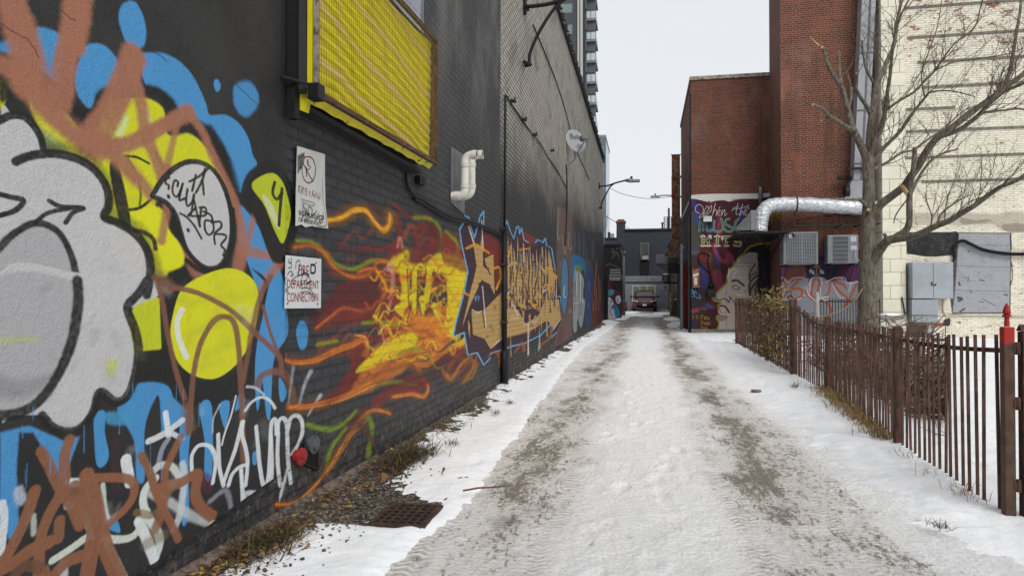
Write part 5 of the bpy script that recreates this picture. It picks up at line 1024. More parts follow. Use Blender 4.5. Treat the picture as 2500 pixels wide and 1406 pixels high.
def window(par, xa, xb, ya, yb, Y, fm, gm, nx, nz, name='window', fw=.07, glass='pane'):
    X0, X1, Z1, Z0 = RX(xa, Y), RX(xb, Y), RZ(ya, Y), RZ(yb, Y)
    mb = MB(); mb.box((X0, Y - .05, Z0), (X0 + fw, Y - .002, Z1)); mb.box((X1 - fw, Y - .05, Z0), (X1, Y - .002, Z1)); mb.box((X0 + fw, Y - .05, Z1 - fw), (X1 - fw, Y - .002, Z1)); mb.box((X0 + fw, Y - .05, Z0), (X1 - fw, Y - .002, Z0 + fw))
    w = mb.build(name, fm, par)
    mb = MB(); mb.box((X0 + fw, Y - .02, Z0 + fw), (X1 - fw, Y - .003, Z1 - fw)); mb.build(glass, gm, w)
    mb = MB()
    for i in range(1, nx): x = X0 + (X1 - X0) * i / nx; mb.box((x - .03, Y - .045, Z0 + fw), (x + .03, Y - .0205, Z1 - fw))
    for i in range(1, nz): z = Z0 + (Z1 - Z0) * i / nz; mb.box((X0 + fw, Y - .036, z - .012), (X1 - fw, Y - .0215, z + .012))
    if nx > 1 or nz > 1: mb.build('glazing_bar', fm, w)
    return w
window(fb, 1564, 1585, 593, 635, YF, M('window_frame_grey', (96, 96, 98), .6), M('dim_glass', (66, 70, 68), .15), 1, 1, fw=.10)
q = (RX(1568, YF), RZ(622, YF)); mb = MB(); mb.bbox((q[0], YF - .3, RZ(634, YF)), (RX(1583, YF), YF - .052, RZ(625, YF)), .02); mb.build('window_air_conditioner', M('ac_pale', (150, 152, 156), .5), fb)
mb = MB(); mb.box((RX(1562, YF), YF - .03, RZ(674, YF)), (RX(1585, YF), YF - .002, RZ(636, YF))); mb.build('recess_shade_panel', M('recess_shade_black', (18, 18, 21), .7), fb)  # flat near-black panel: shade of the recess below the window, put into colour
GRY = brick('pale_grey_painted_block', 'Y', (136, 140, 148), (130, 134, 142), (120, 124, 132), course=.2, blen=.4, rough=.8)
mb = MB(); mb.box((RX(1526, YG), YG, .1), (4, YF - .002, zs)); mb.build('lower_storey', GRY, fb)
mb = MB(); mb.box((RX(1526, YG), YG - .15, zs - .42), (4, YG - .003, zs - .24)); mb.box((RX(1526, YG), YG - .12, zs - .22), (4, YG - .003, zs + .06)); mb.build('cornice', M('grey_trim', (126, 130, 136), .7), fb)
mb = MB(); mb.box((RX(1526, YG), YG - .06, .1), (4, YG - .003, RZ(752, YG))); mb.build('footing', M('pale_footing', (140, 138, 122), .8), fb)
w = window(fb, 1543, 1600, 697, 750, YG, M('white_frame', (196, 198, 184), .6), M('green_blind_glass', (104, 122, 100), .35, 0, .25, 4), 3, 1, fw=.08)
mb = MB(); X0, X1, Z1, Z0 = RX(1543, YG), RX(1600, YG), RZ(697, YG), RZ(750, YG)
for i in range(12):
    if i % 4: x = X0 + (X1 - X0) * i / 12; mb.box((x - .01, YG - .034, Z0 + .08), (x + .01, YG - .0215, Z1 - .08))
for i in range(1, 7): z = Z0 + (Z1 - Z0) * i / 7; mb.box((X0 + .08, YG - .030, z - .01), (X1 - .08, YG - .0212, z + .01))
mb.build('muntin', M('muntin_pale', (150, 158, 140), .6), w)
q = onY(1624, 702, YG - .1); lt = thing('wall_lantern', 'small black wall lantern on the pale grey storey', 'lantern', q)
mb = MB(); mb.lathe((q.x, YG - .12, q.z - .15), (0, 0, 1), [(0, .03), (.02, .08), (.2, .10), (.22, .05), (.28, .02)], 8); mb.box((q.x - .02, YG - .1, q.z + .05), (q.x + .02, YG - .002, q.z + .09)); mb.build('body', BLACK, lt)
mb = MB(); mb.lathe((q.x, YG - .22, q.z - .12), (0, 0, 1), [(0, .03), (.05, .05), (.1, .03)], 8); mb.build('bulb', M('frosted_glass', (200, 200, 196), .3), lt, True)
# roofs left of it
Yr = 56; lb = thing('flat_roofed_building', 'low dark flat roofed building between the long wall and the chimney', 'building', (-4, Yr, .2))
mb = MB(); mb.box((-9, Yr, .1), (RX(1506, Yr), Yr + 3.6, RZ(583, Yr))); mb.build('wall', FD, lb)
mb = MB(); mb.box((-9, Yr - .08, RZ(583, Yr) + .003), (RX(1506, Yr) + .0, Yr + 3.7, RZ(579, Yr))); mb.build('coping', DKB, lb)
ru = thing('rooftop_unit', 'small grey rooftop ventilation unit on the low flat roof', 'rooftop unit', (RX(1490, Yr), Yr + 1, RZ(579, Yr)))
mb = MB(); mb.bbox((RX(1483, Yr), Yr + .6, RZ(579, Yr)), (RX(1489, Yr), Yr + 1.2, RZ(563, Yr)), .03); mb.build('cowl', DGREY, ru)
mb = MB(); mb.bbox((RX(1489, Yr) + .01, Yr + .5, RZ(579, Yr)), (RX(1498, Yr), Yr + 1.4, RZ(567, Yr)), .03); mb.build('casing', M('ru_grey', (140, 142, 146), .6), ru)
an = MB(); a, b = onY(1484, 521, 45), onY(1474, 600, 45); an.tube([b - Vector((0, 0, 2)), b, a], [.03, .03, .012], 6); c = onY(1482, 535, 45); an.tube([c - Vector((.3, 0, -.12)), c + Vector((.25, 0, .02))], .01, 4); an.tube([c - Vector((.2, 0, .05)), c + Vector((.2, 0, -.2))], .008, 4)
an.build('aerial', GREYM, None, False, 'thin slanting television aerial beyond the end of the long wall', 'aerial')
# rooftop steelwork on the dark building, right
st = thing('roof_stair', 'dark steel stair frame and flue on the roof at the right of the slate building', 'steel frame', (RX(1630, 57), 57, RZ(560, 57)))
mb = MB(); x0, x1, z0, z1 = RX(1622, 57), RX(1640, 57), RZ(560, 57), RZ(531, 57)
for x in (x0, x0 + .25, x1): mb.box((x - .03, 57, z0), (x + .03, 57.06, z1))
for i in range(7): z = z0 + (z1 - z0) * i / 6; mb.box((x0, 57.061, z - .02), (x1, 57.2, z + .02))
mb.build('frame', BLACK, st)
mb = MB(); mb.tube([(RX(1634, 57), 57.4, z0), (RX(1634, 57), 57.4, RZ(508, 57))], .08, 8); mb.tube([(RX(1618, 57), 57.4, z0), (RX(1618, 57), 57.4, RZ(544, 57))], .07, 8); mb.tube([(RX(1618, 57), 57.4, RZ(546, 57)), (RX(1618, 57), 57.4, RZ(543, 57))], .11, 8); mb.build('flue', DGREY, st)
# right side of the far alley
XR = 1.78
rb = thing('dark_building', 'long dark building with pipes along the right side of the far alley', 'building', (4, 45, .1))
RBM = M('grimy_brick', (44, 38, 38), .8, 0, .4, 2.5, .4, 20, (74, 46, 40), .5, .65)
mb = MB(); mb.box((XR + .05, YB + 7.01, -.1), (9, 57, 5.2)); mb.build('wall', RBM, rb)
mb = MB(); mb.box((XR, YB + 7.0, 5.203), (9, 57.1, 5.35)); mb.build('coping', DKB, rb)
mb = MB(); mb.box((XR + .02, 36, .1), (XR + .048, 37.4, 2.6)); mb.build('door', BLACK, rb)
mb = MB(); mb.box((XR + .02, 41, 1.2), (XR + .048, 42.4, 2.6)); mb.build('window', M('dirty_glass', (60, 62, 64), .2), rb)
# side of the mural building: downpipe, red sheet, boxes
mb = MB(); mb.tube([(XL - .06, YB + .25, .0), (XL - .06, YB + .25, 4.1), (XL - .02, YB + .25, 4.3), (XL - .02, YB + .25, ztop - .4)], .05, 10)
for z in (1, 2.4, 3.8, 5.5, 7): mb.box((XL - .12, YB + .22, z), (XL - .003, YB + .28, z + .04))
mb.build('downpipe', M('grimy_pipe', (70, 68, 66), .6), None, True, 'grimy downpipe on the left corner of the mural building', 'downpipe')
mb = MB(); mb.tube(spline([(XL - .1, YB + .6, 3.05), (XL - .28, YB + .5, 3.05), (XL - .33, YB + .4, 2.9), (XL - .33, YB + .4, .1)], 5), .055, 8); mb.build('vent_pipe', M('old_blue_grey', (86, 88, 92), .6), None, True, 'grey elbowed pipe sticking out beside the mural corner', 'pipe')
mb = MB(); mb.box((XL - .10, YB + 2.4, .1), (XL - .003, YB + 5.2, 2.55)); 
for i in range(9): mb.box((XL - .125, YB + 2.45 + i * .32, .1), (XL - .101, YB + 2.55 + i * .32, 2.55))
mb.build('red_panel', M('flaking_red', (112, 20, 24), .6, 0, .3, 6, .2, 30, (60, 30, 30), .56, .66), None, False, 'flaking red corrugated panel on the alley side of the mural building', 'panel')
RUST = M('rusty_sheet', (132, 72, 40), .75, .2, .4, 2.5, .3, 20, (128, 122, 108), .47, .56)
Yd = 33.5
rd = thing('rusty_duct', 'tall rusty square duct rising from the right side of the alley', 'duct', (1.5, Yd, 4))
xa, xb = RX(1641, Yd), RX(1662, Yd)
for i, (ya, yb) in enumerate(((600, 540), (539, 482), (481, 436), (435, 381))):
    mb = MB(); mb.box((xa + .01 * (i % 2), Yd, RZ(ya, Yd)), (xb - .01 * (i % 2), Yd + .42, RZ(yb, Yd))); mb.box((xa - .03, Yd - .03, RZ(yb, Yd) - .03), (xb + .03, Yd - .001, RZ(yb, Yd) + .02)); mb.build('section', RUST, rd)
mb = MB(); A, B_ = (xa, RZ(600, Yd)), (xb, RZ(600, Yd)); c0, c1 = RX(1622, Yd), RX(1645, Yd); zc = RZ(624, Yd)
mb.prism([(xa, Yd, A[1]), (xb, Yd, A[1]), (c1, Yd, zc), (c0, Yd, zc)], (0, .42, 0)); mb.build('elbow', RUST, rd)
mb = MB(); mb.tube([(xb + .08, Yd - .1, RZ(640, Yd)), (xb + .08, Yd - .1, RZ(440, Yd)), (xb + .0, Yd + .1, RZ(432, Yd))], .035, 8); mb.build('gas_pipe', M('ochre_pipe', (140, 110, 70), .6), None, True, 'thin ochre pipe rising beside the rusty duct', 'pipe')
def boxy(name, xa, xb, ya, yb, Y, d, m, label, cat, fins=0):
    t = thing(name, label, cat, (RX((xa + xb) / 2, Y), Y, RZ(yb, Y)))
    mb = MB(); mb.bbox((RX(xa, Y), Y, RZ(yb, Y)), (RX(xb, Y), Y + d, RZ(ya, Y)), .02); mb.build('casing', m, t)
    if fins:
        mb = MB(); n = fins
        for i in range(n): z = RZ(yb, Y) + (RZ(ya, Y) - RZ(yb, Y)) * (i + .7) / (n + .4); mb.box((RX(xa, Y) + .04, Y - .014, z - .012), (RX(xb, Y) - .04, Y - .001, z + .012))
        mb.build('louvre', DGREY, t)
    mb = MB(); mb.box((RX(xa, Y) + .03, Y + .02, RZ(yb, Y) - .05), (XR + .045, Y + .07, RZ(yb, Y) - .003)); mb.tube([(RX(xa, Y) + .05, Y + .05, RZ(yb, Y) - .05), (XR + .04, Y + .05, RZ(yb, Y) - .5)], .02, 6); mb.build('bracket', BLACK, t)
    return t
boxy('wall_unit', 1602, 1627, 622, 645, 40, .5, M('unit_grey', (122, 126, 132), .5, .2), 'pale grey box unit sticking out over the far alley on the right', 'wall unit')
boxy('wall_unit', 1629, 1657, 627, 645, 35, .6, M('unit_grey2', (120, 118, 112), .6, .2), 'grey fan box under the elbow of the rusty duct', 'wall unit', 3)
boxy('wall_unit', 1630, 1660, 647, 665, 34.6, .6, M('unit_dark', (58, 60, 62), .6, .2), 'dark box unit hung lowest below the rusty duct', 'wall unit')
t = thing('exhaust_drum', 'round metal exhaust drum with snow on top over the far alley', 'exhaust drum', (RX(1627, 41), 41, RZ(688, 41)))
mb = MB(); mb.lathe((RX(1627, 41), 41.2, RZ(688, 41)), (0, 0, 1), [(0, .22), (.02, .24), (RZ(671, 41) - RZ(688, 41), .24)], 16); mb.build('drum', GALV, t, True, auto=.6)
mb = MB(); mb.prism([(RX(1609, 41), 41.1, RZ(647, 41)), (RX(1623, 41), 41.1, RZ(647, 41)), (RX(1634, 41), 41.1, RZ(668, 41)), (RX(1620, 41), 41.1, RZ(668, 41))], (0, .3, 0)); mb.build('hood', GREYM, t)
mb = MB(); mb.lathe((RX(1627, 41), 41.2, RZ(671, 41) + .003), (0, 0, 1), [(0, .24), (.05, .2), (.08, .08)], 14); mb.build('snow', SNOW, t, True)
mb = MB(); mb.box((RX(1622, 41), 41.4, RZ(692, 41)), (XR + .045, 41.45, RZ(688, 41) - .01)); mb.build('bracket', BLACK, t)
Yw = 44; q = onY(1641, 760, Yw); mb = MB(); mb.tube([(q.x, Yw, 0), (q.x, Yw, RZ(716, Yw)), (q.x, Yw, RZ(715, Yw))], [.16, .15, .12], 12)
mb.build('wooden_post', M('scrawled_wood', (140, 122, 84), .85, 0, .3, 6, .3, 30, (50, 40, 30), .54, .58), None, True, 'stubby tan wooden post with scrawls by the right side of the far alley', 'post')
mb = MB(); q = onY(1529, 757, 55); mb.tube([(q.x, 55, .2), (q.x, 55, .95)], .07, 10); mb.build('bollard', M('dull_red', (96, 34, 32), .6), None, True, 'short dull red bollard beside the car', 'bollard')
t = thing('waste_bin', 'dark wheeled bin with snow on its lid, right of the far alley', 'bin', (1.5, 41.5, .12))
mb = MB(); q0, q1 = RX(1648, 42.5), RX(1658, 42.5); mb.prism([(q0 + .03, 42.5, .1), (q1 - .02, 42.5, .1), (q1, 42.5, 1.05), (q0, 42.5, 1.05)], (0, .6, 0)); mb.build('body', M('bin_navy', (34, 38, 48), .5), t)
mb = MB(); mb.bbox((q0 - .02, 42.46, 1.053), (q1 + .02, 43.12, 1.11), .02); mb.build('lid', DGREY, t)
mb = MB(); mb.bbox((q0, 42.5, 1.113), (q1, 43.1, 1.18), .03); mb.build('snow', SNOW, t)
# distant towers
CW = M('condo_charcoal', (66, 68, 74), .6, 0, .1, .2); CP = M('condo_pale', (176, 174, 168), .7, 0, .1, .2); CG = M('condo_glass', (120, 134, 132), .15, .2); BALC = M('balcony_slab', (120, 122, 126), .7)
Yc = 92; tw = thing('apartment_tower', 'tall charcoal apartment tower with a stack of glass balconies above the roofline', 'building', (-10, Yc, 0))
mb = MB(); mb.box((-30, Yc, 0), (RX(1411, Yc), Yc + 20, 62)); mb.build('wall', CW, tw)
mb = MB(); mb.box((RX(1411, Yc) + .003, Yc - .3, 0), (RX(1424, Yc), Yc + 20, 62)); mb.build('pale_wall', CP, tw)
mb = MB(); mb.box((RX(1424, Yc) + .003, Yc - .1, 0), (RX(1430, Yc), Yc + 20, 62)); mb.build('edge_wall', M('condo_dark', (44, 46, 52), .6), tw)
mb = MB(); mb.box((RX(1417, Yc) - .05, Yc - .35, 0), (RX(1417, Yc) + .05, Yc - .301, 62)); mb.build('joint', CW, tw)
xw0, xw1 = RX(1386, Yc) , RX(1398, Yc); xb0, xb1 = RX(1430, Yc), RX(1456, Yc)
for i in range(16):
    z = RZ(330, Yc) - 4.0 + i * 2.82
    mb = MB(); mb.box((-13.2, Yc - .03, z + 1.0), (RX(1398, Yc), Yc - .002, z + 2.2)); mb.build('window', CG, tw)
    mb = MB(); mb.box((xb0 + .003, Yc + .5, z), (xb1, Yc + 4.5, z + .22)); mb.box((xb0 + .003, Yc + .5, z - 1.2), (xb0 + .1, Yc + 4.4, z - .003)); bl = mb.build('balcony', BALC, tw)
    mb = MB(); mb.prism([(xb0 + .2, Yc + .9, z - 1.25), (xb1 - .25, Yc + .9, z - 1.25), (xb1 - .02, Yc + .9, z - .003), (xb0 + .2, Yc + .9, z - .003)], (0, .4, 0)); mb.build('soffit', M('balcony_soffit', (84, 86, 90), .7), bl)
    mb = MB(); mb.box((xb0 + .1, Yc + .52, z + .3), (xb1 - .03, Yc + .55, z + 1.25)); mb.box((xb1 - .06, Yc + .56, z + .3), (xb1 - .03, Yc + 4.4, z + 1.25)); mb.build('glass_rail', M('rail_glass', (176, 190, 196), .2), bl)
    mb = MB()
    for x in (xb0 + .1, (xb0 + xb1) / 2, xb1 - .05): mb.box((x - .03, Yc + .48, z + .22), (x + .03, Yc + .517, z + 1.3))
    mb.box((xb0 + .1, Yc + .46, z + 1.26), (xb1, Yc + .477, z + 1.33)); mb.build('railing', M('rail_grey', (80, 84, 90), .5), bl)
Yg = 125; gb = thing('glass_building', 'blue green glass office block low behind the end of the roofline', 'building', (-9, Yg, 0))
mb = MB(); x0, x1, z1 = RX(1400, Yg), RX(1479, Yg), RZ(331, Yg); mb.box((x0, Yg, 0), (x1, Yg + 14, z1)); mb.build('wall', M('glass_blue', (142, 162, 172), .2, .2, .15, .15), gb)
for i in range(9):
    mb = MB(); z = z1 - i * 3.1; mb.box((x0, Yg - .1, z - 1.35), (x1 - .2, Yg - .003, z - .25)); mb.build('spandrel', M('spandrel_green', (112, 126, 128), .4), gb)
for x in np.linspace(x0, x1, 8): mb = MB(); mb.box((x - .08, Yg - .16, 0), (x + .08, Yg - .101, z1)); mb.build('mullion', M('mullion_grey', (110, 120, 124), .5), gb)
mb = MB(); mb.box((x0, Yg - .1, z1 + .002), (x1 + .1, Yg + 14, z1 + .4)); mb.build('parapet', M('parapet_grey', (150, 154, 156), .6), gb)
# ---------------------------------------------------------------- the car
Y0 = 54.0; g0 = GY(Y0); xc = (RX(1545.2, Y0) + RX(1602.2, Y0)) / 2; W = .92
cr = thing('parked_car', 'dark red car parked facing the camera at the far end of the alley', 'car', (xc, Y0 + 2.2, g0))
RED_ = NT('maroon_car_paint'); RED_.b.inputs['Coat Weight'].default_value = .6; RED_ = RED_.fin((.075, .010, .018, 1), .35, .3)
TYRE = M('tyre_rubber', (28, 28, 30), .85); CHR = M('chrome', (190, 192, 196), .2, .9); GLS = NT('car_glass').fin((.05, .06, .065, 1), .06, 0)
def section(y, zb, zt, w, wt, n=6, r=.12):
    pts = []
    for sx in (1, -1):
        s = [(w * .93, zb), (w, zb + .12), (w, zb + (zt - zb) * .55), ((w + wt) / 2 * 1.01, zb + (zt - zb) * .84), (wt * .9, zt - .01), (wt * .5, zt + .01)]
        if sx < 0: s = s[::-1]
        pts += [(xc + sx * a, y, g0 + b) for a, b in s]
    return pts
def loft(mb, secs):
    n = len(secs[0]); vs = [p for s in secs for p in s]; fs = []
    for i in range(len(secs) - 1):
        for k in range(n): k2 = (k + 1) % n; fs.append((i*n+k, i*n+k2, (i+1)*n+k2, (i+1)*n+k))
    fs += [tuple(range(n)), tuple((len(secs)-1)*n + k for k in reversed(range(n)))]; mb.add(vs, fs)
mb = MB(); loft(mb, [section(Y0 + a, zb, zt, w, wt) for a, zb, zt, w, wt in ((.0, .34, .66, .66, .55), (.06, .26, .84, .80, .66), (.2, .22, .98, .88, .74), (.5, .22, 1.02, .91, .78), (1.1, .24, 1.08, .92, .80), (1.5, .24, 1.10, .92, .82), (3.6, .24, 1.10, .92, .82), (4.4, .26, 1.06, .90, .8), (4.62, .35, .9, .84, .74))]); mb.build('body', RED_, cr, True, auto=.7)
mb = MB(); loft(mb, [section(Y0 + a, zb, zt, w, wt) for a, zb, zt, w, wt in ((1.15, 1.04, 1.10, .80, .76), (1.75, 1.04, 1.52, .79, .64), (2.1, 1.04, 1.62, .79, .62), (3.6, 1.04, 1.64, .79, .62), (4.2, 1.04, 1.55, .78, .60), (4.55, 1.0, 1.1, .76, .7))]); cb_ = mb.build('cabin', RED_, cr, True, auto=.7)
mb = MB(); mb.add([(xc - .72, Y0 + 1.16, g0 + 1.09), (xc + .72, Y0 + 1.16, g0 + 1.09), (xc + .56, Y0 + 1.79, g0 + 1.52), (xc - .56, Y0 + 1.79, g0 + 1.52)], [(0, 1, 2, 3)]); o = mb.build('windscreen', GLS, cb_); o.location.y -= .03; o.location.z += .012
mb = MB(); mb.bbox((xc - .62, Y0 + 2.4, g0 + 1.0), (xc - .05, Y0 + 2.6, g0 + 1.3), .08); mb.build('seat', M('seat_dark', (30, 30, 32), .8), cr)
for s in (-1, 1):
    mb = MB(); mb.tube([(xc + s * .60, Y0 + 2.0, g0 + 1.68), (xc + s * .60, Y0 + 4.0, g0 + 1.69)], .022, 6); mb.build('roof_rail', CHR, cr)
    mb = MB(); mb.bbox((xc + s * .93, Y0 + 1.35, g0 + 1.06), (xc + s * 1.13, Y0 + 1.5, g0 + 1.2), .04); mb.box((xc + s * .80, Y0 + 1.4, g0 + 1.06), (xc + s * .95, Y0 + 1.45, g0 + 1.1)); mb.build('mirror', M('mirror_black', (30, 26, 28), .4), cr, True, auto=.6)
    mb = MB(); mb.prism([(xc + s * .50, Y0 + .02, g0 + .80), (xc + s * .86, Y0 + .16, g0 + .88), (xc + s * .86, Y0 + .14, g0 + .80), (xc + s * .56, Y0 + .01, g0 + .71)], (0, .05, .0)); mb.build('headlight', M('lamp_glass', (206, 204, 206), .15), cr)
    mb = MB(); mb.lathe((xc + s * .70, Y0 + .08, g0 + .47), (0, -1, 0), [(0, .05), (.05, .055)], 10); mb.build('fog_lamp', M('lamp_glass2', (176, 160, 150), .2), cr)
    for dy in (.85, 3.6):
        mb = MB(); mb.lathe((xc + s * .70, Y0 + dy, g0 + .34), (s, 0, 0), [(0, .30), (.02, .34), (.2, .34), (.225, .30), (.226, .2)], 20); wh = mb.build('wheel', TYRE, cr, True, auto=.6)
        mb = MB(); mb.lathe((xc + s * .92, Y0 + dy, g0 + .34), (s, 0, 0), [(0, .22), (.012, .21)], 16); mb.build('rim', GALV, wh)
mb = MB(); mb.prism([(xc - .46, Y0 - .012, g0 + .74), (xc + .46, Y0 - .012, g0 + .74), (xc + .40, Y0 - .012, g0 + .56), (xc - .40, Y0 - .012, g0 + .56)], (0, .06, 0)); gr = mb.build('grille', M('grille_black', (22, 22, 24), .4), cr)
mb = MB(); mb.box((xc - .47, Y0 - .02, g0 + .745), (xc + .47, Y0 + .05, g0 + .765))
for i in range(4): mb.box((xc - .42, Y0 - .018, g0 + .6 + i * .035), (xc + .42, Y0 - .0125, g0 + .607 + i * .035))
mb.prism([(xc - .09, Y0 - .03, g0 + .735), (xc + .05, Y0 - .03, g0 + .735), (xc + .09, Y0 - .03, g0 + .775), (xc - .05, Y0 - .03, g0 + .775)], (0, .008, 0)); mb.build('chrome_trim', CHR, gr)
mb = MB(); mb.box((xc - .62, Y0 - .0, g0 + .30), (xc + .62, Y0 + .03, g0 + .45)); mb.build('lower_intake', M('intake_black', (24, 24, 26), .6), cr)
mb = MB(); mb.box((xc - .15, Y0 - .03, g0 + .42), (xc + .15, Y0 - .0005, g0 + .56)); mb.build('number_plate', M('plate_white', (196, 198, 200), .5), cr)
# ---------------------------------------------------------------- things on the left wall
XF = WX + .17
WALLNB = M('window_box_black', (34, 34, 37), .6, 0, .25, 4, .3, 30)
RUSTB = M('rusty_angle_iron', (104, 76, 60), .8, .2, .4, 12, .4, 50, (70, 52, 46), .45, .55)
yb = thing('caged_window_box', 'bright yellow boarded window behind a rusty wire mesh cage, high on the near wall', 'window box', (WX, 4.7, 2.3))
yn, yfz = onX(766, 200, XF).y, onX(1062, 400, XF).y
sl = (727 - 666) / FPX * .0 + .036                     # the box climbs slightly going away
zb = lambda y: onX(766, 226, XF).z + (y - yn) * ((onX(1062, 400, XF).z - onX(766, 226, XF).z) / (yfz - yn))
ztp = lambda y: onX(1063, 103, XF).z + (y - yfz) * sl
YELM = NT('yellow_painted_board'); P_ = YELM.pos(); u_, v_ = wall_uv(YELM, 'X')
t_ = YELM.math('ADD', YELM.math('ADD', v_, YELM.math('MULTIPLY', u_, .105)), YELM.math('MULTIPLY', YELM.math('SUBTRACT', YELM.noise(P_, 1.8, 5, .6), .5), .14))
wv_ = YELM.math('SINE', YELM.math('MULTIPLY', t_, 2 * PI / .075)); fr_ = YELM.math('FRACT', YELM.math('DIVIDE', t_, .30))
stripe = YELM.math('MULTIPLY', YELM.ramp(fr_, .0, .06), YELM.ramp(fr_, .22, .14))
c_ = YELM.mix(YELM.ramp(wv_, -1, 1), alb((204, 186, 4)), alb((226, 208, 0))); c_ = YELM.mix(YELM.math('MULTIPLY', YELM.ramp(YELM.noise(YELM.vmul(P_, (1, 3, .8)), 2.2, 7, .7), .48, .72), .4), c_, alb((140, 122, 20))); c_ = YELM.mix(YELM.math('MULTIPLY', stripe, .8), c_, alb((214, 180, 110)))
YELM.bump(YELM.math('ADD', wv_, YELM.math('MULTIPLY', YELM.noise(P_, 9, 5), 2.0)), .45, .02); YELM = YELM.fin(c_, .5)
mb = MB(); g = [(XF - .035, yn + .035 + (yfz - yn - .07) * i / 40, zb(yn + (yfz-yn)*i/40) + .03 + (ztp(yn + (yfz-yn)*i/40) - zb(yn + (yfz-yn)*i/40) - .06) * j / 60) for j in range(61) for i in range(41)]
g = [(x + .004 * math.sin((z + y * .105) * 2 * PI / .075) + .006 * math.sin(y * 5 + z * 3), y, z) for x, y, z in g]
mb.add(g, [(j*41+i, j*41+i+1, (j+1)*41+i+1, (j+1)*41+i) for j in range(60) for i in range(40)]); mb.build('yellow_board', YELM, yb, True)
YP_ = M('peeling_yellow', (204, 190, 20), .5, 0, .15, 6, .2, 30, (34, 32, 26), .60, .64)
z0, z1 = zb(yn), ztp(yn)
mb = MB(); mb.prism([(WX + .003, YS + .01, z0), (XF - .045, yn + .0, z0), (XF - .045, yn, z1), (WX + .003, YS + .01, z1)], (0, .03, 0)); mb.prism([(WX + .003, yn + .04, zb(yn) + .01), (XF - .05, yn + .04, zb(yn) + .01), (XF - .05, yfz - .02, zb(yfz) + .01), (WX + .003, yfz - .02, zb(yfz) + .01)], (0, 0, .03)); mb.prism([(WX + .003, yfz - .03, zb(yfz)), (XF - .04, yfz - .03, zb(yfz)), (XF - .04, yfz - .03, ztp(yfz)), (WX + .003, yfz - .03, ztp(yfz))], (0, .03, 0)); mb.prism([(WX + .003, yn + .04, z1), (XF - .05, yn + .04, z1), (XF - .05, yfz - .02, ztp(yfz) - .01), (WX + .003, yfz - .02, ztp(yfz) - .01)], (0, 0, .02)); mb.build('casing', WALLNB, yb)
mb = MB(); mb.prism([(XF - .04, yn + .0, z0 - .03), (XF - .01, yn + .0, z0 - .03), (XF - .01, yn, z1), (XF - .04, yn, z1)], (0, .03, 0)); mb.build('yellow_side_trim', M('yellow_paint', (206, 194, 14), .5, 0, .12, 8), yb)
# peeling lower trim with ragged edge
mb = MB(); n = 40
for i in range(n):
    a, b = yn + (yfz - yn) * i / n, yn + (yfz - yn) * (i + 1) / n; da, db = [.034 + .004 * math.sin(q * 1.3) + .014 * float(vn(np.array(q * .7), np.array(.5), 5)) for q in (i, i + 1)]
    mb.quad((XF - .055, a, zb(a) - da), (XF - .055, b, zb(b) - db), (XF - .008, b, zb(b) + .005), (XF - .008, a, zb(a) + .005))
mb.quad((XF - .14, yn - .01, z0 - .07), (XF - .06, yn + .06, z0 - .10), (XF - .03, yn + .05, z0 + .02), (XF - .12, yn - .01, z0 + .03)); mb.build('yellow_lower_trim', YP_, yb)
mb = MB(); rr_ = .013
cage = XF + .012
mb.obox((cage, (yn + yfz) / 2, (z0 + zb(yfz)) / 2), (.03, yfz - yn, .03), Matrix.Rotation(math.atan((zb(yfz) - z0) / (yfz - yn)), 3, 'X')); mb.build('lower_rail', RUSTB, yb)
mb = MB(); mb.obox((cage, (yn + yfz) / 2, (z1 + ztp(yfz)) / 2), (.03, yfz - yn, .03), Matrix.Rotation(math.atan(sl), 3, 'X')); mb.build('upper_rail', RUSTB, yb)
mb = MB(); mb.box((cage - .015, yn, z0 + .02), (cage + .015, yn + .022, z1 - .02)); mb.build('near_post', M('pale_rusty_bar', (150, 140, 124), .7, .2, .3, 12, .3, 50, (96, 70, 54), .5, .6), yb)
mb = MB(); mb.box((cage - .015, yfz - .03, zb(yfz) + .02), (cage + .015, yfz, ztp(yfz) - .02)); mb.box((cage - .015, yfz - .10, zb(yfz) + .02), (cage + .0, yfz - .085, ztp(yfz) - .02)); mb.build('far_post', RUSTB, yb)
mb = MB(); wr = .0008; y = yn + .04
while y < yfz - .02: mb.box((cage + .014, y - wr, zb(y)), (cage + .014 + 2 * wr, y + wr, ztp(y))); y += .031
z = 0.0
while z < ztp(yfz) - zb(yn):
    za = z0 + z
    mb.prism([(cage + .0175, yn, za - wr), (cage + .0175, yfz, za + (yfz - yn) * .028 - wr), (cage + .0175, yfz, za + (yfz - yn) * .028 + wr), (cage + .0175, yn, za + wr)], (wr * 2, 0, 0)); z += .031
mb.build('wire_mesh', M('mesh_wire', (120, 108, 60), .7, .3), yb)
mb = MB(); mb.bbox((XF - .03, yn - .02, z0 - .04), (XF + .04, yn + .06, z0 + .05), .006); mb.tube([(WX + .035, YS - .06, z0 + .06), (XF - .02, yn - .02, z0 + .04)], .01, 6); mb.build('corner_clamp', M('greasy_black', (30, 32, 38), .4, .3), yb)
# ledge below the box
l0, l1 = onX(708, 243, WX), onX(1005, 412, WX)
LEDG = M('flaking_black_wood', (38, 37, 38), .8, 0, .4, 8, .4, 40, (92, 90, 84), .64, .68)
mb = MB(); mb.prism([(WX + .002, l0.y, l0.z), (WX + .08, l0.y, l0.z - .02), (WX + .09, l0.y, l0.z - .055), (WX + .002, l0.y, l0.z - .06)], (0, l1.y - l0.y, 0)); mb.build('ledge', LEDG, None, False, 'flaking black timber ledge under the yellow caged window', 'ledge')
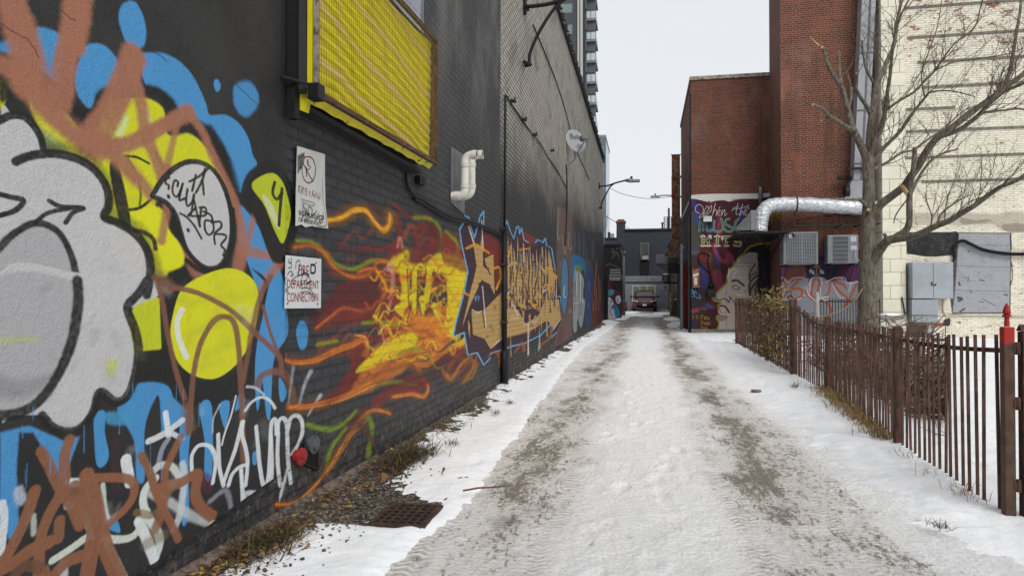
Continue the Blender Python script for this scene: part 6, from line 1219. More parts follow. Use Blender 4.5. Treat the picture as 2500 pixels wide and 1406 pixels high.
# black channel by the stucco edge
mb = MB(); a = onX(713, 290, WX + .06); mb.box((WX + .035, YS - .005, a.z), (WX + .085, YS + .05, 5.5)); mb.build('steel_channel', BLACK, None, False, 'vertical black steel channel beside the stucco edge and the yellow window', 'channel')
# vent pipes and their plate
PVC = M('white_plastic_pipe', (208, 206, 196), .35, 0, .06, 3); PCOL = M('white_plastic_collar', (198, 196, 184), .35)
a, b = onX(1101, 358, WX + .006), onX(1134, 525, WX + .006); zc0 = onX(1103, 497, WX).z; zc1 = onX(1134, 385, WX).z
mb = MB(); mb.prism([(WX + .003, a.y, a.z), (WX + .003, b.y, onX(1134, 385, WX).z + .02), (WX + .003, b.y, b.z), (WX + .003, a.y, zc0)], (.006, 0, 0)); mb.build('vent_plate', GALV, None, False, 'dented galvanised sheet behind the white vent pipes', 'plate')
def vent(px0, lab, shift):
    # elbow out of the wall, riser, elbow turning outwards into the alley
    ex = WX + .15 + shift; base = onX(px0 + 25, 478, ex); yv = base.y; zl = base.z; zh = onX(px0 + 35, 387, ex).z
    t = thing('vent_pipe', lab, 'vent pipe', (WX, yv, zl), 'white plastic vent pipes on the metal plate'); r = .042
    path = [(WX + .0095, yv, zl)] + [(ex - .07 + .07 * math.sin(q), yv, zl + .07 - .07 * math.cos(q)) for q in np.linspace(0, PI/2, 7)] + [(ex + .07 - .07 * math.cos(q), yv, zh - .07 + .07 * math.sin(q)) for q in np.linspace(0, PI/2, 7)] + [(ex + .12, yv, zh)]
    mb = MB(); mb.tube(path, r, 18, False); mb.build('pipe', PVC, t, True)
    for c, ax in (((ex, yv, zl + .075), (0, 0, 1)), ((ex, yv, zh - .13), (0, 0, 1)), ((ex + .075, yv, zh), (1, 0, 0)), ((WX + .04, yv, zl), (1, 0, 0))):
        mb = MB(); q = Vector(c); x = Vector(ax); mb.tube([q, q + x * .002, q + x * .05, q + x * .052], [r, r + .007, r + .007, r], 18, False); mb.build('collar', PCOL, t, True, auto=.6)
    mb = MB(); mb.lathe((ex + .118, yv, zh), (-1, 0, 0), [(0, r * .93), (.03, r * .9)], 16); mb.build('dark_bore', M('pipe_bore', (40, 40, 40), .8), t)
vent(1110, 'nearer white plastic vent pipe on the left wall, its open end turned to the alley', 0)
vent(1126, 'farther white plastic vent pipe on the left wall, half hidden behind its twin', 0.0)
# cable looping along the wall
cab = [onX(x, y, WX + .025) for x, y in ((992, 420), (993, 445), (1000, 462), (1012, 478), (1030, 487), (1058, 505), (1085, 522), (1110, 531), (1150, 540), (1190, 556), (1225, 574))]
mb = MB(); mb.tube(spline(cab, 6), .013, 6); mb.tube([p + Vector((.0, 0, -.028)) for p in spline(cab[3:], 6)], .012, 6); mb.build('wall_cable', BLACK, None, True, 'black cables drooping from the yellow window to the downpipe', 'cable')
mb = MB(); a, b = onX(1020, 428, WX + .03), onX(1034, 455, WX + .03); mb.box((WX + .003, a.y, b.z), (WX + .05, b.y, a.z)); mb.build('junction_box', BLACK, None, False, 'small black junction box under the yellow window', 'junction box')
# black downpipe at the joint
dp = thing('downpipe', 'black downpipe on the joint between the two left walls, rusted at its foot', 'downpipe', (WX + .05, YP, 0))
zt_ = onX(1237, 236, WX + .05).z; zm = onX(1224, 560, WX + .05).z
mb = MB(); mb.tube([(WX + .045, YP + .06, zm), (WX + .045, YP + .12, zt_), (WX + .045, YP + .3, zt_ + .02)], .018, 8); mb.build('upper_conduit', BLACK, dp, True)
mb = MB(); mb.tube([(WX + .055, YP, .0), (WX + .055, YP, zm)], .038, 12); mb.tube([(WX + .055, YP, .0), (WX + .055, YP, .5), (WX + .055, YP, .52)], [.055, .055, .04], 12); mb.build('pipe', BLACK, dp, True)
for z in (.9, 1.7, 2.2): mb = MB(); mb.box((WX + .002, YP - .05, z), (WX + .1, YP + .05, z + .03)); mb.build('clamp', DGREY, dp)
# thin wires on the far wall
def wire(pts, X, r, label, name='wall_cable', cat='cable'):
    mb = MB(); mb.tube(spline([onX(x, y, X) for x, y in pts], 6), r, 5); return mb.build(name, BLACK, None, True, label, cat)
wire([(1239, 240), (1262, 275), (1290, 315), (1318, 350), (1341, 388), (1365, 425), (1384, 462)], WX + .02, .012, 'sagging wire that climbs from the downpipe past the satellite dish')
wire([(1302, 62), (1322, 110), (1345, 165), (1370, 235), (1388, 300), (1400, 350), (1440, 440)], WX + .02, .012, 'thin wire slanting down the pale upper wall from the near lamp bracket')
wire([(1382, 402), (1384, 440), (1384, 520), (1380, 600)], WX + .02, .016, 'cable hanging straight down from the satellite dish')
for x, y in ((1246, 250), (1274, 295), (1300, 332), (1344, 370)):
    p = onX(x, y, WX); mb = MB(); mb.box((WX + .002, p.y - .05, p.z), (WX + .08, p.y + .05, p.z + .03)); mb.tube([(WX + .07, p.y, p.z), (WX + .07, p.y, p.z + .07)], .012, 5); mb.build('wall_hook', BLACK, None, False, 'small black cable hooks along the sagging wire on the far wall', 'hook', 'cable hooks on the long brick wall')
# satellite dish
q = onX(1385, 400, WX); sdh = thing('satellite_dish', 'grey satellite dish on the long dark wall', 'satellite dish', (WX, q.y, q.z))
DSH = M('dish_grey', (150, 152, 154), .45, .1, .08, 4)
Yd_ = q.y; dc = onY(1406, 344, Yd_ - .1); nrm = Vector((.62, -.72, .30)).normalized(); R_ = 27.5 / pxm(dc); up_ = Vector((0, 0, 1)); sx_ = nrm.cross(up_).normalized() * -1; sy_ = nrm.cross(sx_)
if sy_.z < 0: sy_ = -sy_
sx_ = sy_.cross(nrm)
mb = MB(); vs = [dc - nrm * .11 * R_]; fs = []; nr, na = 7, 32
for i in range(1, nr + 1):
    for k in range(na):
        a = 2 * PI * k / na; r = R_ * i / nr; vs.append(dc + sx_ * math.cos(a) * r * 1.02 + sy_ * math.sin(a) * r * 1.12 - nrm * (.14 * R_ * (1 - (i / nr)**2)))
for k in range(na): fs.append((0, 1 + k, 1 + (k + 1) % na))
for i in range(nr - 1):
    for k in range(na): k2 = (k + 1) % na; fs.append((1 + i*na + k, 1 + (i+1)*na + k, 1 + (i+1)*na + k2, 1 + i*na + k2))
mb.add(vs, fs); ds = mb.build('reflector', DSH, sdh, True); sm = ds.modifiers.new('thick', 'SOLIDIFY'); sm.thickness = .012
ft = dc - sy_ * R_ * 1.1; lnb = dc + nrm * .55 * R_ * 1.5 - sy_ * .15 * R_ + sx_ * .25 * R_
mb = MB(); mb.tube([(WX + .01, Yd_, q.z - .06), (WX + .22, Yd_ - .04, q.z + .12), ft - nrm * .12 + sy_ * .25], .022, 8); mb.box((WX + .002, Yd_ - .08, q.z - .16), (WX + .02, Yd_ + .08, q.z + .1)); mb.build('mount', GREYM, sdh)
mb = MB(); mb.tube([ft, lnb - sy_ * .1, lnb], .02, 8); mb.build('feed_arm', GREYM, sdh)
mb = MB(); Ml = Matrix((sx_, nrm, sy_)).transposed(); mb.obox(lnb, (.20, .10, .08), Ml); mb.obox(lnb + sx_ * .02 - nrm * .08, (.16, .05, .10), Ml); mb.build('receiver', M('receiver_grey', (96, 98, 100), .5), sdh)
def text_mesh(name, s, org, ax, ay, w, h, mat, parent=None, depth=.002, **kw):
    """lettering fitted to w x h with lower left corner org, running along ax, standing along ay"""
    cu = bpy.data.curves.new(name, 'FONT'); cu.body = s; cu.extrude = 0; cu.resolution_u = 4; ob = bpy.data.objects.new(name, cu); C.objects.link(ob)
    bpy.context.view_layer.update(); dg = bpy.context.evaluated_depsgraph_get(); me = bpy.data.meshes.new_from_object(ob.evaluated_get(dg)); bpy.data.objects.remove(ob)
    V = np.array([tuple(v.co) for v in me.vertices]); lo, hi = V.min(0), V.max(0); ax, ay = Vector(ax).normalized(), Vector(ay).normalized(); nz = ax.cross(ay)
    mb = MB(); mb.add([Vector(org) + ax * ((v[0] - lo[0]) / (hi[0] - lo[0]) * w) + ay * ((v[1] - lo[1]) / (hi[1] - lo[1]) * h) for v in V], [tuple(p.vertices) for p in me.polygons])
    return mb.build(name, mat, parent, **kw)
text_mesh('lettering', 'Bell', dc - sx_ * .14 - nrm * .10 * R_ + sy_ * .06 + nrm * .03, sx_, sy_, .26, .13, M('logo_grey', (60, 64, 72), .6), sdh)
# signs
AL = M('sign_white', (206, 208, 210), .4, .1, .06, 6); RD = M('sign_red', (150, 36, 40), .5); BKI = M('sign_black', (34, 34, 38), .6)
def ribbon(mb, pts, X, w, sm=True):
    P = [onX(x, y, X) for x, y in pts]; P = spline(P, 6) if sm and len(P) > 2 else P
    for i in range(len(P) - 1):
        d = (P[i+1] - P[i]); 
        if d.length < 1e-6: continue
        s_ = Vector((1, 0, 0)).cross(d.normalized()) * w / 2; e = d.normalized() * w * .25
        mb.add([P[i] - s_ - e, P[i+1] - s_ + e, P[i+1] + s_ + e, P[i] + s_ - e], [(0, 1, 2, 3)])
def sign_plate(corners, X, mat, parent, name='plate', th=.004):
    mb = MB(); mb.prism([onX(x, y, X) for x, y in corners], (th, 0, 0)); return mb.build(name, mat, parent)
fs_ = thing('fire_connection_sign', 'white square sign reading FIRE DEPARTMENT CONNECTION, scrawled over in black', 'sign', onX(740, 752, SX + .01))
XS = SX + .012; cor = ((697, 623), (783, 632), (782, 752), (694, 753)); sign_plate(cor, XS, AL, fs_)
a, b = onX(700, 745, XS), onX(779, 745, XS); tl = onX(698, 623, XS)
for s, y0, y1, x0, x1 in (('FIRE', 673, 646, 729, 754), ('DEPARTMENT', 703, 682, 701, 779), ('CONNECTION', 737, 714, 701, 777)):
    p0, p1, p2 = onX(x0, y0, XS + .0055), onX(x1, y0, XS + .0055), onX(x0, y1, XS + .0055)
    text_mesh('lettering', s, p0, (0, 1, 0.0), (0, 0, 1), p1.y - p0.y, p2.z - p0.z, RD, fs_)
mb = MB()
def sc(mb, q, w, X=XS + .007, ox=680, oy=340, k=.3129): ribbon(mb, [(ox + x * k, oy + y * k) for x, y in L(q)], X, w)
for q in ('135,1010 140,960 165,945 165,1000 150,1060 200,1040 180,1000', '120,1130 115,1090 170,1060 240,1050 200,1120 180,1130 190,1060 220,1040', '225,1050 250,1100 210,1130 260,1110', '180,1165 230,1160 270,1200 280,1245 240,1190 170,1195', '60,1140 50,1090 65,1080', '75,1000 100,1000 100,970 80,960', '70,1060 90,1030 110,1040 100,1070 120,1050', '85,930 80,960 100,960 100,925', '60,1165 75,1180 65,1195 55,1180 65,1170'): sc(mb, q, .0042)
for q in ('255,980 255,1040 285,1035 285,985 255,978', ): sc(mb, q, .011)
mb.build('scrawl', BKI, fs_)
mb = MB()
for x, y in ((771, 642), (702, 741), (775, 742)): p = onX(x, y, XS + .004); mb.lathe(p, (1, 0, 0), [(0, .006), (.003, .005)], 8)
mb.build('bolt', DGREY, fs_)
fl_ = thing('fire_lane_sign', 'torn white FIRE LANE sign with a crossed-out ring, above the fire connection sign', 'sign', onX(750, 555, WX + .02))
XS2 = WX + .02; sign_plate(((725, 357), (792, 377), (792, 430), (793, 500), (800, 558), (780, 556), (760, 552), (744, 555), (735, 548), (721, 552), (722, 470)), XS2, M('worn_sign_white', (196, 196, 192), .45, .1, .12, 5, .2, 30, (150, 148, 142), .60, .66), fl_)
mb = MB(); sc(mb, '205,140 185,220 195,300 230,340 270,320 290,250 280,180 250,140 205,140', .007, XS2 + .006); sc(mb, '190,180 230,260 270,330', .007, XS2 + .0065); mb.build('prohibition_ring', M('faded_red', (140, 60, 62), .6), fl_)
mb = MB(); sc(mb, '228,165 230,190', .016, XS2 + .006); sc(mb, '225,200 250,215 230,240 215,215', .005, XS2 + .006); sc(mb, '215,220 220,290', .01, XS2 + .006); mb.build('figure', M('faded_ink', (84, 74, 74), .7), fl_)
p0, p1, p2 = onX(729, 471, XS2 + .006), onX(783, 481, XS2 + .006), onX(729, 453, XS2 + .006)
text_mesh('lettering', 'FIRE LANE', Vector((p0.x, p0.y, p0.z)), (0, 1, -.0), (0, 0, 1), p1.y - p0.y, p2.z - p0.z, M('chipped_red', (120, 44, 48), .6, 0, .2, 30, 0, 60, (196, 196, 192), .52, .54), fl_)
for s, y0, y1, x0, x1 in (('BOTH SIDES', 525, 513, 730, 782), ('OF LANEWAY', 541, 530, 729, 784)):
    p0, p1, p2 = onX(x0, y0, XS2 + .006), onX(x1, y0, XS2 + .006), onX(x0, y1, XS2 + .006); text_mesh('lettering', s, p0, (0, 1, 0), (0, 0, 1), p1.y - p0.y, p2.z - p0.z, BKI, fl_)
mb = MB()
for q in ('190,590 195,510 215,590 215,540 235,600', '240,600 235,530 265,550 255,610', '180,640 195,600 240,580 200,640 260,600 300,560', '290,640 320,600 350,605 340,650 320,640 355,610', '165,150 200,130 190,200 170,230 180,170'): sc(mb, q, .005, XS2 + .008)
sc(mb, '180,470 280,500 265,520 185,490', .003, XS2 + .008); sc(mb, '345,310 350,480 375,640 360,680 305,680', .004, XS2 + .008); mb.build('scrawl', BKI, fl_)
mb = MB(); mb.prism([onX(x, y, XS2 + .0055) for x, y in ((727, 380), (744, 372), (735, 410), (727, 425))], (.001, 0, 0)); mb.build('sticker', M('sticker_grey', (90, 100, 100), .4), fl_)
# fire department inlet in its black recess
fd = thing('fire_inlet', 'fire hose inlet with round red cap in a black recess low on the wall', 'fire inlet', onX(755, 1145, WX))
cr4 = [onX(x, y, WX + .004) for x, y in ((733, 1082), (775, 1064), (774, 1146), (733, 1128))]
mb = MB(); mb.prism(cr4, (.004, 0, 0)); mb.build('back_plate', M('recess_black', (16, 16, 17), .7), fd)  # flat near-black plate on the wall face stands in for the recess
mb = MB()
for i in range(4): mb.tube([cr4[i] + Vector((.006, 0, 0)), cr4[(i+1) % 4] + Vector((.006, 0, 0))], .008, 5)
mb.build('rim', DARKM, fd)
q = onX(746, 1114, WX + .07); mb = MB(); mb.lathe((WX + .01, q.y, q.z), (1, -.12, 0), [(0, .036), (.03, .036), (.031, .050), (.043, .050), (.046, .036), (.047, .014), (.055, .013), (.058, .006)], 24); cp = mb.build('red_cap', M('red_iron', (140, 34, 36), .45, 0, .2, 10), fd, True, auto=.5)
mb = MB(); mb.box((WX + .042, q.y - .062, q.z - .009), (WX + .053, q.y + .06, q.z + .009)); mb.lathe((WX + .066, q.y - .005, q.z), (1, 0, 0), [(0, .009), (.003, .007)], 8); mb.build('lug', M('red_iron2', (128, 30, 32), .45), cp)
q = onX(766, 1084, WX + .05); mb = MB(); mb.lathe((WX + .01, q.y, q.z), (1, -.1, 0), [(0, .04), (.03, .045), (.031, .055), (.05, .055), (.052, .04), (.04, .038), (.02, .03)], 18); mb.tube([(WX + .04, q.y - .05, q.z + .02), (WX + .06, q.y, q.z - .03), (WX + .05, q.y + .05, q.z)], .012, 6); mb.build('open_inlet', M('worn_metal', (92, 96, 98), .4, .5, .3, 14), fd, True, auto=.6)
# lamps
def arm_lamp(name, label, Y, X0, sgn, z, out, tip, lamp=True, side=1):
    """curved double bracket from a wall at X0 reaching out over the alley"""
    t = thing(name, label, 'street lamp', (X0, Y, z), 'street lamps on the alley walls')
    m_ = MB(); top = [(X0 + sgn * .06, Y, z), (X0 + sgn * out * .35, Y, z + .02), (X0 + sgn * out * .62, Y, z + .12), (X0 + sgn * out, Y, z + tip)]
    m_.tube(spline(top, 6), .035, 8); m_.build('arm', BLACK, t, True)
    m_ = MB(); m_.tube(spline([(X0 + sgn * .10, Y, z - .95), (X0 + sgn * .12, Y, z - .75), (X0 + sgn * .30, Y, z - .38), (X0 + sgn * out * .45, Y, z - .02), (X0 + sgn * out * .66, Y, z + .14)], 6), .028, 8); m_.build('brace', BLACK, t, True)
    m_ = MB(); m_.box((X0 + sgn * .002, Y - .05, z - .12), (X0 + sgn * .05, Y + .05, z + .14)); m_.tube([(X0 + sgn * .06, Y - .12, z - .01), (X0 + sgn * .06, Y + .12, z - .01)], .025, 6); m_.build('wall_plate', BLACK, t)
    m_ = MB(); m_.tube([(X0 + sgn * .02, Y - .1, z - .95), (X0 + sgn * .12, Y, z - .97), (X0 + sgn * .02, Y + .1, z - .95)], .03, 6); m_.build('foot_plate', BLACK, t)
    if lamp:
        e = Vector((X0 + sgn * out, Y, z + tip)); m_ = MB(); L_ = .62
        m_.lathe(e - Vector((sgn * .04, 0, -.0)), (sgn, 0, -.04), [(0, .03), (.02, .05), (.18, .085), (.34, .09), (.36, .085)], 12); hd = m_.build('lamp_head', M('lamp_grey', (116, 118, 120), .5, .2), t, True)
        m_ = MB(); m_.bbox((e.x + sgn * .16, Y - .12, e.z - .09), (e.x + sgn * L_, Y + .12, e.z + .03), .03); m_.build('reflector', M('lamp_grey2', (150, 152, 154), .4, .2), t)
        m_ = MB(); m_.tube([(e.x + sgn * .26, Y, e.z + .05), (e.x + sgn * .26, Y, e.z + .17)], .05, 8); m_.build('photo_cell', DGREY, t)
    return t
Yl1 = 8.8; z1_ = onX(1278, 18, WX).z
Yl1 = onX(1278, 18, WX).y
arm_lamp('street_lamp', 'nearest black scrolled lamp bracket, cut by the top edge of the view', Yl1, WX, 1, z1_, 1.25, .45)
Yl2 = onX(1462, 455, WX).y; z2_ = onX(1462, 455, WX).z
arm_lamp('street_lamp', 'street lamp on a curved bracket near the far end of the long dark wall', Yl2, WX, 1, z2_, 1.15, .22)
Yl3 = 46; z3_ = RZ(482, Yl3)
t3_ = thing('street_lamp', 'street lamp reaching in from the right behind the rusty duct', 'street lamp', (2, Yl3, z3_), 'street lamps on the alley walls')
x3 = RX(1608, Yl3); mb = MB(); mb.tube(spline([(3.2, Yl3, z3_ - .6), (2.4, Yl3, z3_ - .1), (1.6, Yl3, z3_ + .08), (x3, Yl3, z3_ + .08)], 6), .035, 8); mb.tube([(3.2, Yl3, 5.3), (3.2, Yl3, z3_ - .5)], .06, 8); mb.build('arm', BLACK, t3_, True)
mb = MB(); mb.bbox((x3 - .5, Yl3 - .12, z3_ - .03), (x3 + .1, Yl3 + .12, z3_ + .10), .03); mb.build('lamp_head', M('lamp_grey3', (150, 152, 154), .4, .2), t3_)
mb = MB(); mb.tube([(x3 - .2, Yl3, z3_ + .1), (x3 - .2, Yl3, z3_ + .22)], .05, 8); mb.build('photo_cell', DGREY, t3_)
def oh(pts, Y0_, Y1_, r, label):
    n = len(pts); mb = MB(); mb.tube(spline([onY(x, y, Y0_ + (Y1_ - Y0_) * i / (n - 1)) for i, (x, y) in enumerate(pts)], 8), r, 4); mb.build('overhead_wire', BLACK, None, True, label, 'wire')
oh(((1478, 452), (1510, 470), (1550, 481), (1590, 485), (1640, 480)), 33, 36, .012, 'overhead wire sagging across the sky between the two lamps')
oh(((1478, 528), (1505, 543), (1540, 560)), 34, 59, .018, 'thin wire running from the long wall to the slate building roof')
oh(((1505, 582), (1560, 572), (1642, 560)), 48, 44, .012, 'dark wire crossing high in front of the slate building')
oh(((1515, 606), (1560, 622), (1600, 614), (1640, 596)), 48, 44, .012, 'lower dark wire sagging in front of the slate building')
# ---------------------------------------------------------------- rusty picket fence
FE = M('brown_fence_paint', (92, 66, 54), .7, .1, .4, 5, .4, 60, (56, 42, 38), .45, .6, .004, (3, 3, .8))
FP = [onZ(*p) for p in ((2462, 1262), (2190, 1088), (2040, 958), (1938, 918), (1860, 872), (1799, 840))]
FP[0].x, FP[0].y = 2.02, 4.42
FP[1].x = 2.10; FP[2].x = 2.38
HT = [1.065, .985, .96, 1.2, 1.2, 1.235]
fe = thing('picket_fence', 'long rusty brown steel picket fence along the right side of the lane', 'fence', FP[0])
cnt = 0; far_mb = MB()
for i in range(5):
    a, b = FP[i], FP[i+1]; Ls = (b - a).length; n = int(round(Ls / (.104 if i < 3 else .115))); d = (b - a) / Ls
    nrm_ = Vector((-d.y, d.x, 0)); ang = math.atan2(d.y, d.x)
    h0 = HT[i] - (.03 if i == 0 else 0); h1 = HT[i+1] if i != 2 else HT[i+1] - .03
    hh = lambda t: h0 + (h1 - h0) * t - (.0 if i else .02) * math.sin(PI * t) - (.10 if i == 2 else 0) * math.sin(PI * t) * (1 - t)
    for j in range(1, n):
        if i == 0 and j == 2: continue
        t = j / n; p = a.lerp(b, t) + nrm_ * random.uniform(-.004, .004); h = hh(t) + random.uniform(-.012, .012); wd = .0078
        lean = Vector((random.uniform(-.012, .012), random.uniform(-.012, .012), 0))
        mb = far_mb if i > 2 else MB(); M3 = Matrix.Rotation(ang, 3, 'Z')
        q = [M3 @ Vector((x, y, 0)) for x, y in ((-wd, -wd), (wd, -wd), (wd, wd), (-wd, wd))]
        mb.add([p + v + Vector((0, 0, -.03)) for v in q] + [p + v + lean + Vector((0, 0, h)) for v in q], [(0,3,2,1),(4,5,6,7),(0,1,5,4),(1,2,6,5),(2,3,7,6),(3,0,4,7)])
        if i < 3: mb.build('picket', FE, fe); cnt += 1
    K = 10; mb = MB(); rail = [a.lerp(b, t / K) - nrm_ * .018 + Vector((0, 0, hh(t / K) - (.085 if i < 3 else .12))) for t in range(K + 1)]
    vs = []
    for r_ in rail: vs += [r_ + nrm_ * x + Vector((0, 0, z)) for x, z in ((-.006, -.014), (.006, -.014), (.006, .014), (-.006, .014))]
    mb.add(vs, [(k*4+e, k*4+(e+1) % 4, (k+1)*4+(e+1) % 4, (k+1)*4+e) for k in range(K) for e in range(4)]); mb.build('rail', FE, fe)
    mb = MB(); rail = [a.lerp(b, t / K) - nrm_ * .018 + Vector((0, 0, .07)) for t in range(K + 1)]; vs = []
    for r_ in rail: vs += [r_ + nrm_ * x + Vector((0, 0, z)) for x, z in ((-.006, -.012), (.006, -.012), (.006, .012), (-.006, .012))]
    if i > 2: mb.add(vs, [(k*4+e, k*4+(e+1) % 4, (k+1)*4+(e+1) % 4, (k+1)*4+e) for k in range(K) for e in range(4)]); mb.build('rail', FE, fe)
far_mb.build('far_pickets', FE, fe, kind='stuff')
def post(p, h, w, M_=FE, cap=True):
    mb = MB(); mb.bbox((p.x - w, p.y - w, -.05), (p.x + w, p.y + w, h), .006)
    o = mb.build('post', M_, fe)
    if cap:
        mb = MB(); c = h + .003; mb.add([(p.x-w-.004, p.y-w-.004, c), (p.x+w+.004, p.y-w-.004, c), (p.x+w+.004, p.y+w+.004, c), (p.x-w-.004, p.y+w+.004, c), (p.x, p.y, c + w * .6)], [(0,3,2,1),(0,1,4),(1,2,4),(2,3,4),(3,0,4)]); mb.build('post_cap', FE, o)
    return o
post(FP[1], .995, .034); post(FP[2], .985, .036); post(FP[3], 1.23, .05); post(FP[5] + Vector((.0, 0, 0)), 1.24, .04); post(FP[4], 1.22, .035)
PR = NT('brown_post_red_top'); x_, y_, z_ = PR.sep(PR.pos()); P_ = PR.pos()
zz = PR.math('ADD', z_, PR.math('MULTIPLY', PR.math('SUBTRACT', PR.noise(PR.vmul(P_, (1, 1, .2)), 40, 3), .5), .06))
c_ = PR.mix(PR.ramp(PR.noise(P_, 12, 6), .35, .65), alb((60, 44, 34)), alb((84, 62, 48))); c_ = PR.mix(PR.ramp(zz, .985, 1.0), c_, alb((156, 38, 28))); c_ = PR.mix(PR.math('MULTIPLY', PR.ramp(PR.noise(P_, 18, 6, .7), .58, .66), .6), c_, alb((52, 38, 32)))
PR.bump(PR.noise(P_, 60, 4), .3, .004); PR = PR.fin(c_, .55)
q = FP[0]; o = post(q, 1.085, .028, PR, False); o['label'] = 'thicker post painted red at the top'
mb = MB(); mb.lathe((q.x, q.y, 1.088), (0, 0, 1), [(0, .014), (.03, .013), (.05, .012), (.055, .022), (.065, .022), (.068, .014), (.075, .021), (.10, .017), (.13, .004), (.132, .001)], 10); mb.build('finial', M('red_finial', (156, 38, 30), .65, 0, .25, 20, .2, 60, (96, 40, 34), .55, .66), o, True, auto=.5)
# gate post hinged to it
gp = thing('fence_gate', 'brown steel gate post hinged to the red-topped fence post, cut by the right edge', 'gate', (q.x + .09, q.y - .02, 0))
gx, gy_ = q.x + .088, q.y - .015
mb = MB(); mb.bbox((gx - .03, gy_ - .03, -.02), (gx + .03, gy_ + .03, 1.06), .006); mb.add([(gx-.034, gy_-.034, 1.063), (gx+.034, gy_-.034, 1.063), (gx+.034, gy_+.034, 1.063), (gx-.034, gy_+.034, 1.063), (gx-.034, gy_, 1.10), (gx+.034, gy_, 1.10)], [(0,3,2,1),(0,1,5,4),(2,3,4,5),(1,2,5),(3,0,4)]); mb.build('post', FE, gp)
for z in (.93, .62, .16):
    mb = MB(); mb.lathe((gx - .046, gy_ - .01, z), (0, 0, 1), [(0, .014), (.07, .014)], 10); mb.box((gx - .07, gy_ - .016, z + .01), (gx - .029, gy_ - .004, z + .06)); mb.build('hinge', FE, gp)
for j in range(7):
    x = gx + .12 + j * .11; mb = MB(); mb.box((x - .011, gy_ - .011, .05), (x + .011, gy_ + .011, 1.03)); mb.build('picket', FE, gp)
mb = MB(); mb.box((gx + .031, gy_ - .02, .95), (gx + .9, gy_ - .0115, .98)); mb.build('rail', FE, gp)
# thin iron fence deeper in the yard
yf = 21.3; mb = MB(); t = thing('iron_fence', 'thin black iron fence behind the tree in front of the tag mural', 'fence', (5, yf, 0))
x0, x1 = onY(1990, 760, yf).x, onY(2148, 760, yf).x; zz = onY(2050, 733, yf).z
n = 22
for i in range(n + 1):
    x = x0 + (x1 - x0) * i / n; mb = MB(); mb.tube([(x, yf, 0), (x, yf, zz + .06)], .012, 5); mb.build('picket', BLACK, t)
for z in (zz - .05, .25): mb = MB(); mb.box((x0, yf - .025, z), (x1, yf - .013, z + .035)); mb.build('rail', BLACK, t)
# ---------------------------------------------------------------- bare tree
def bark():
    k = NT('grey_bark'); P = k.n('ShaderNodeTexCoord').outputs['Object']; S_ = k.vmul(P, (1, 1, .22)); n1 = k.noise(S_, 34, 7, .7, .8); n2 = k.noise(P, 3, 4)
    c = k.mix(k.ramp(n1, .38, .62), alb((82, 75, 66)), alb((136, 127, 114))); c = k.mix(k.math('MULTIPLY', k.ramp(n2, .5, .65), .35), c, alb((92, 94, 70)))
    k.bump(n1, 1.0, .035); return k.fin(c, .85)
BARK = bark(); CUT = M('fresh_cut_wood', (182, 154, 114), .7, 0, .15, 20)
TY = 12.5; tr = thing('bare_tree', 'bare grey-barked tree with sawn limbs behind the fence', 'tree', (onY(2118, 700, TY).x, TY, 0))
TW = []            # candidate twig starts
def limb(name, s, bend=0.0, par=None, end=None, mat=None, tw=1.0, y0=0.0):
    pts = [tuple(float(v) for v in q.split(',')) for q in s.split()]; n = len(pts); out = []
    for i, (x, y, r) in enumerate(pts): out.append(Vector((x, y, r)))
    sp = spline(out, 5); P3, R3 = [], []
    for i, v in enumerate(sp):
        t = i / (len(sp) - 1); Yp = TY + y0 + bend * t; p = onY(v.x, v.y, Yp); P3.append(p); R3.append(max(.35, v.z * (.82 if name == 'branch' else .93)) / pxm(p) * (1 + random.uniform(-.03, .03)))
    mb = MB(); mb.tube(P3, R3, 10 if pts[0][2] > 5 else 7); o = mb.build(name, mat or BARK, par or tr, True)
    if tw:
        for i in range(2, len(P3) - 1):
            if R3[i] < .045: TW.append((P3[i], (P3[i+1] - P3[i-1]).normalized(), R3[i], tw))
        TW.append((P3[-1], (P3[-1] - P3[-2]).normalized(), R3[-1], tw * 2))
    if end:
        e = (P3[-1] - P3[-2]).normalized(); mb = MB(); mb.tube([P3[-1] - e * .004, P3[-1] + e * .006], [R3[-1] * .97, R3[-1] * .9], 10); mb.build('cut_face', CUT, o)
    return o
TRK = limb('trunk', '2117,960,30 2117,900,27 2118,830,25.5 2118,760,24.5 2118,700,22.5 2119,640,20.5 2120,560,17 2121,470,15 2120,410,14 2118,372,13', 0, tw=0)
b_ = limb('branch', '2119,400,11 2108,370,11 2097,344,10.5 2082,314,9.5 2069,266,8 2056,218,7 2045,200,6.5 2023,163,6 2012,126,5 2007,116,4.8', -.5, end=True, tw=0)
mb = MB(); P0, P1 = onY(1999, 112, TY - .5), onY(1976, 89, TY - .55); mb.tube([P0, P1], [.016, .004], 5); mb.build('splinter', CUT, b_)
limb('branch', '2086,318,8 2067,311,7 2045,296,6 2023,283,5.5 2008,266,5 1985,256,5', -.8, y0=-.2, end=True, tw=0); limb('branch', '2024,288,4 2004,296,3', -.1, y0=-.6, end=True, tw=0)
limb('branch', '2070,270,5 2078,237,4.5 2075,207,4 2067,177,3.2', .4, y0=-.3, end=True, tw=0); limb('branch', '2054,206,5 2050,178,4.4 2049,130,3', .5, y0=-.35, tw=.4)
limb('branch', '2120,400,12 2124,326,10.5 2128,289,10 2136,240,9.5 2141,207,8.5 2156,174,7 2171,137,6 2182,111,5.5 2189,67,5 2195,30,4.5 2204,-10,4 2215,-60,3', .8)
limb('branch', '2130,292,6 2115,259,5.5 2100,237,5 2089,211,4.2 2091,180,3', -.4, y0=.2, end=True, tw=.3); limb('branch', '2100,237,3.5 2086,222,3.2 2080,216,3', -.1, y0=0, end=True, tw=0)
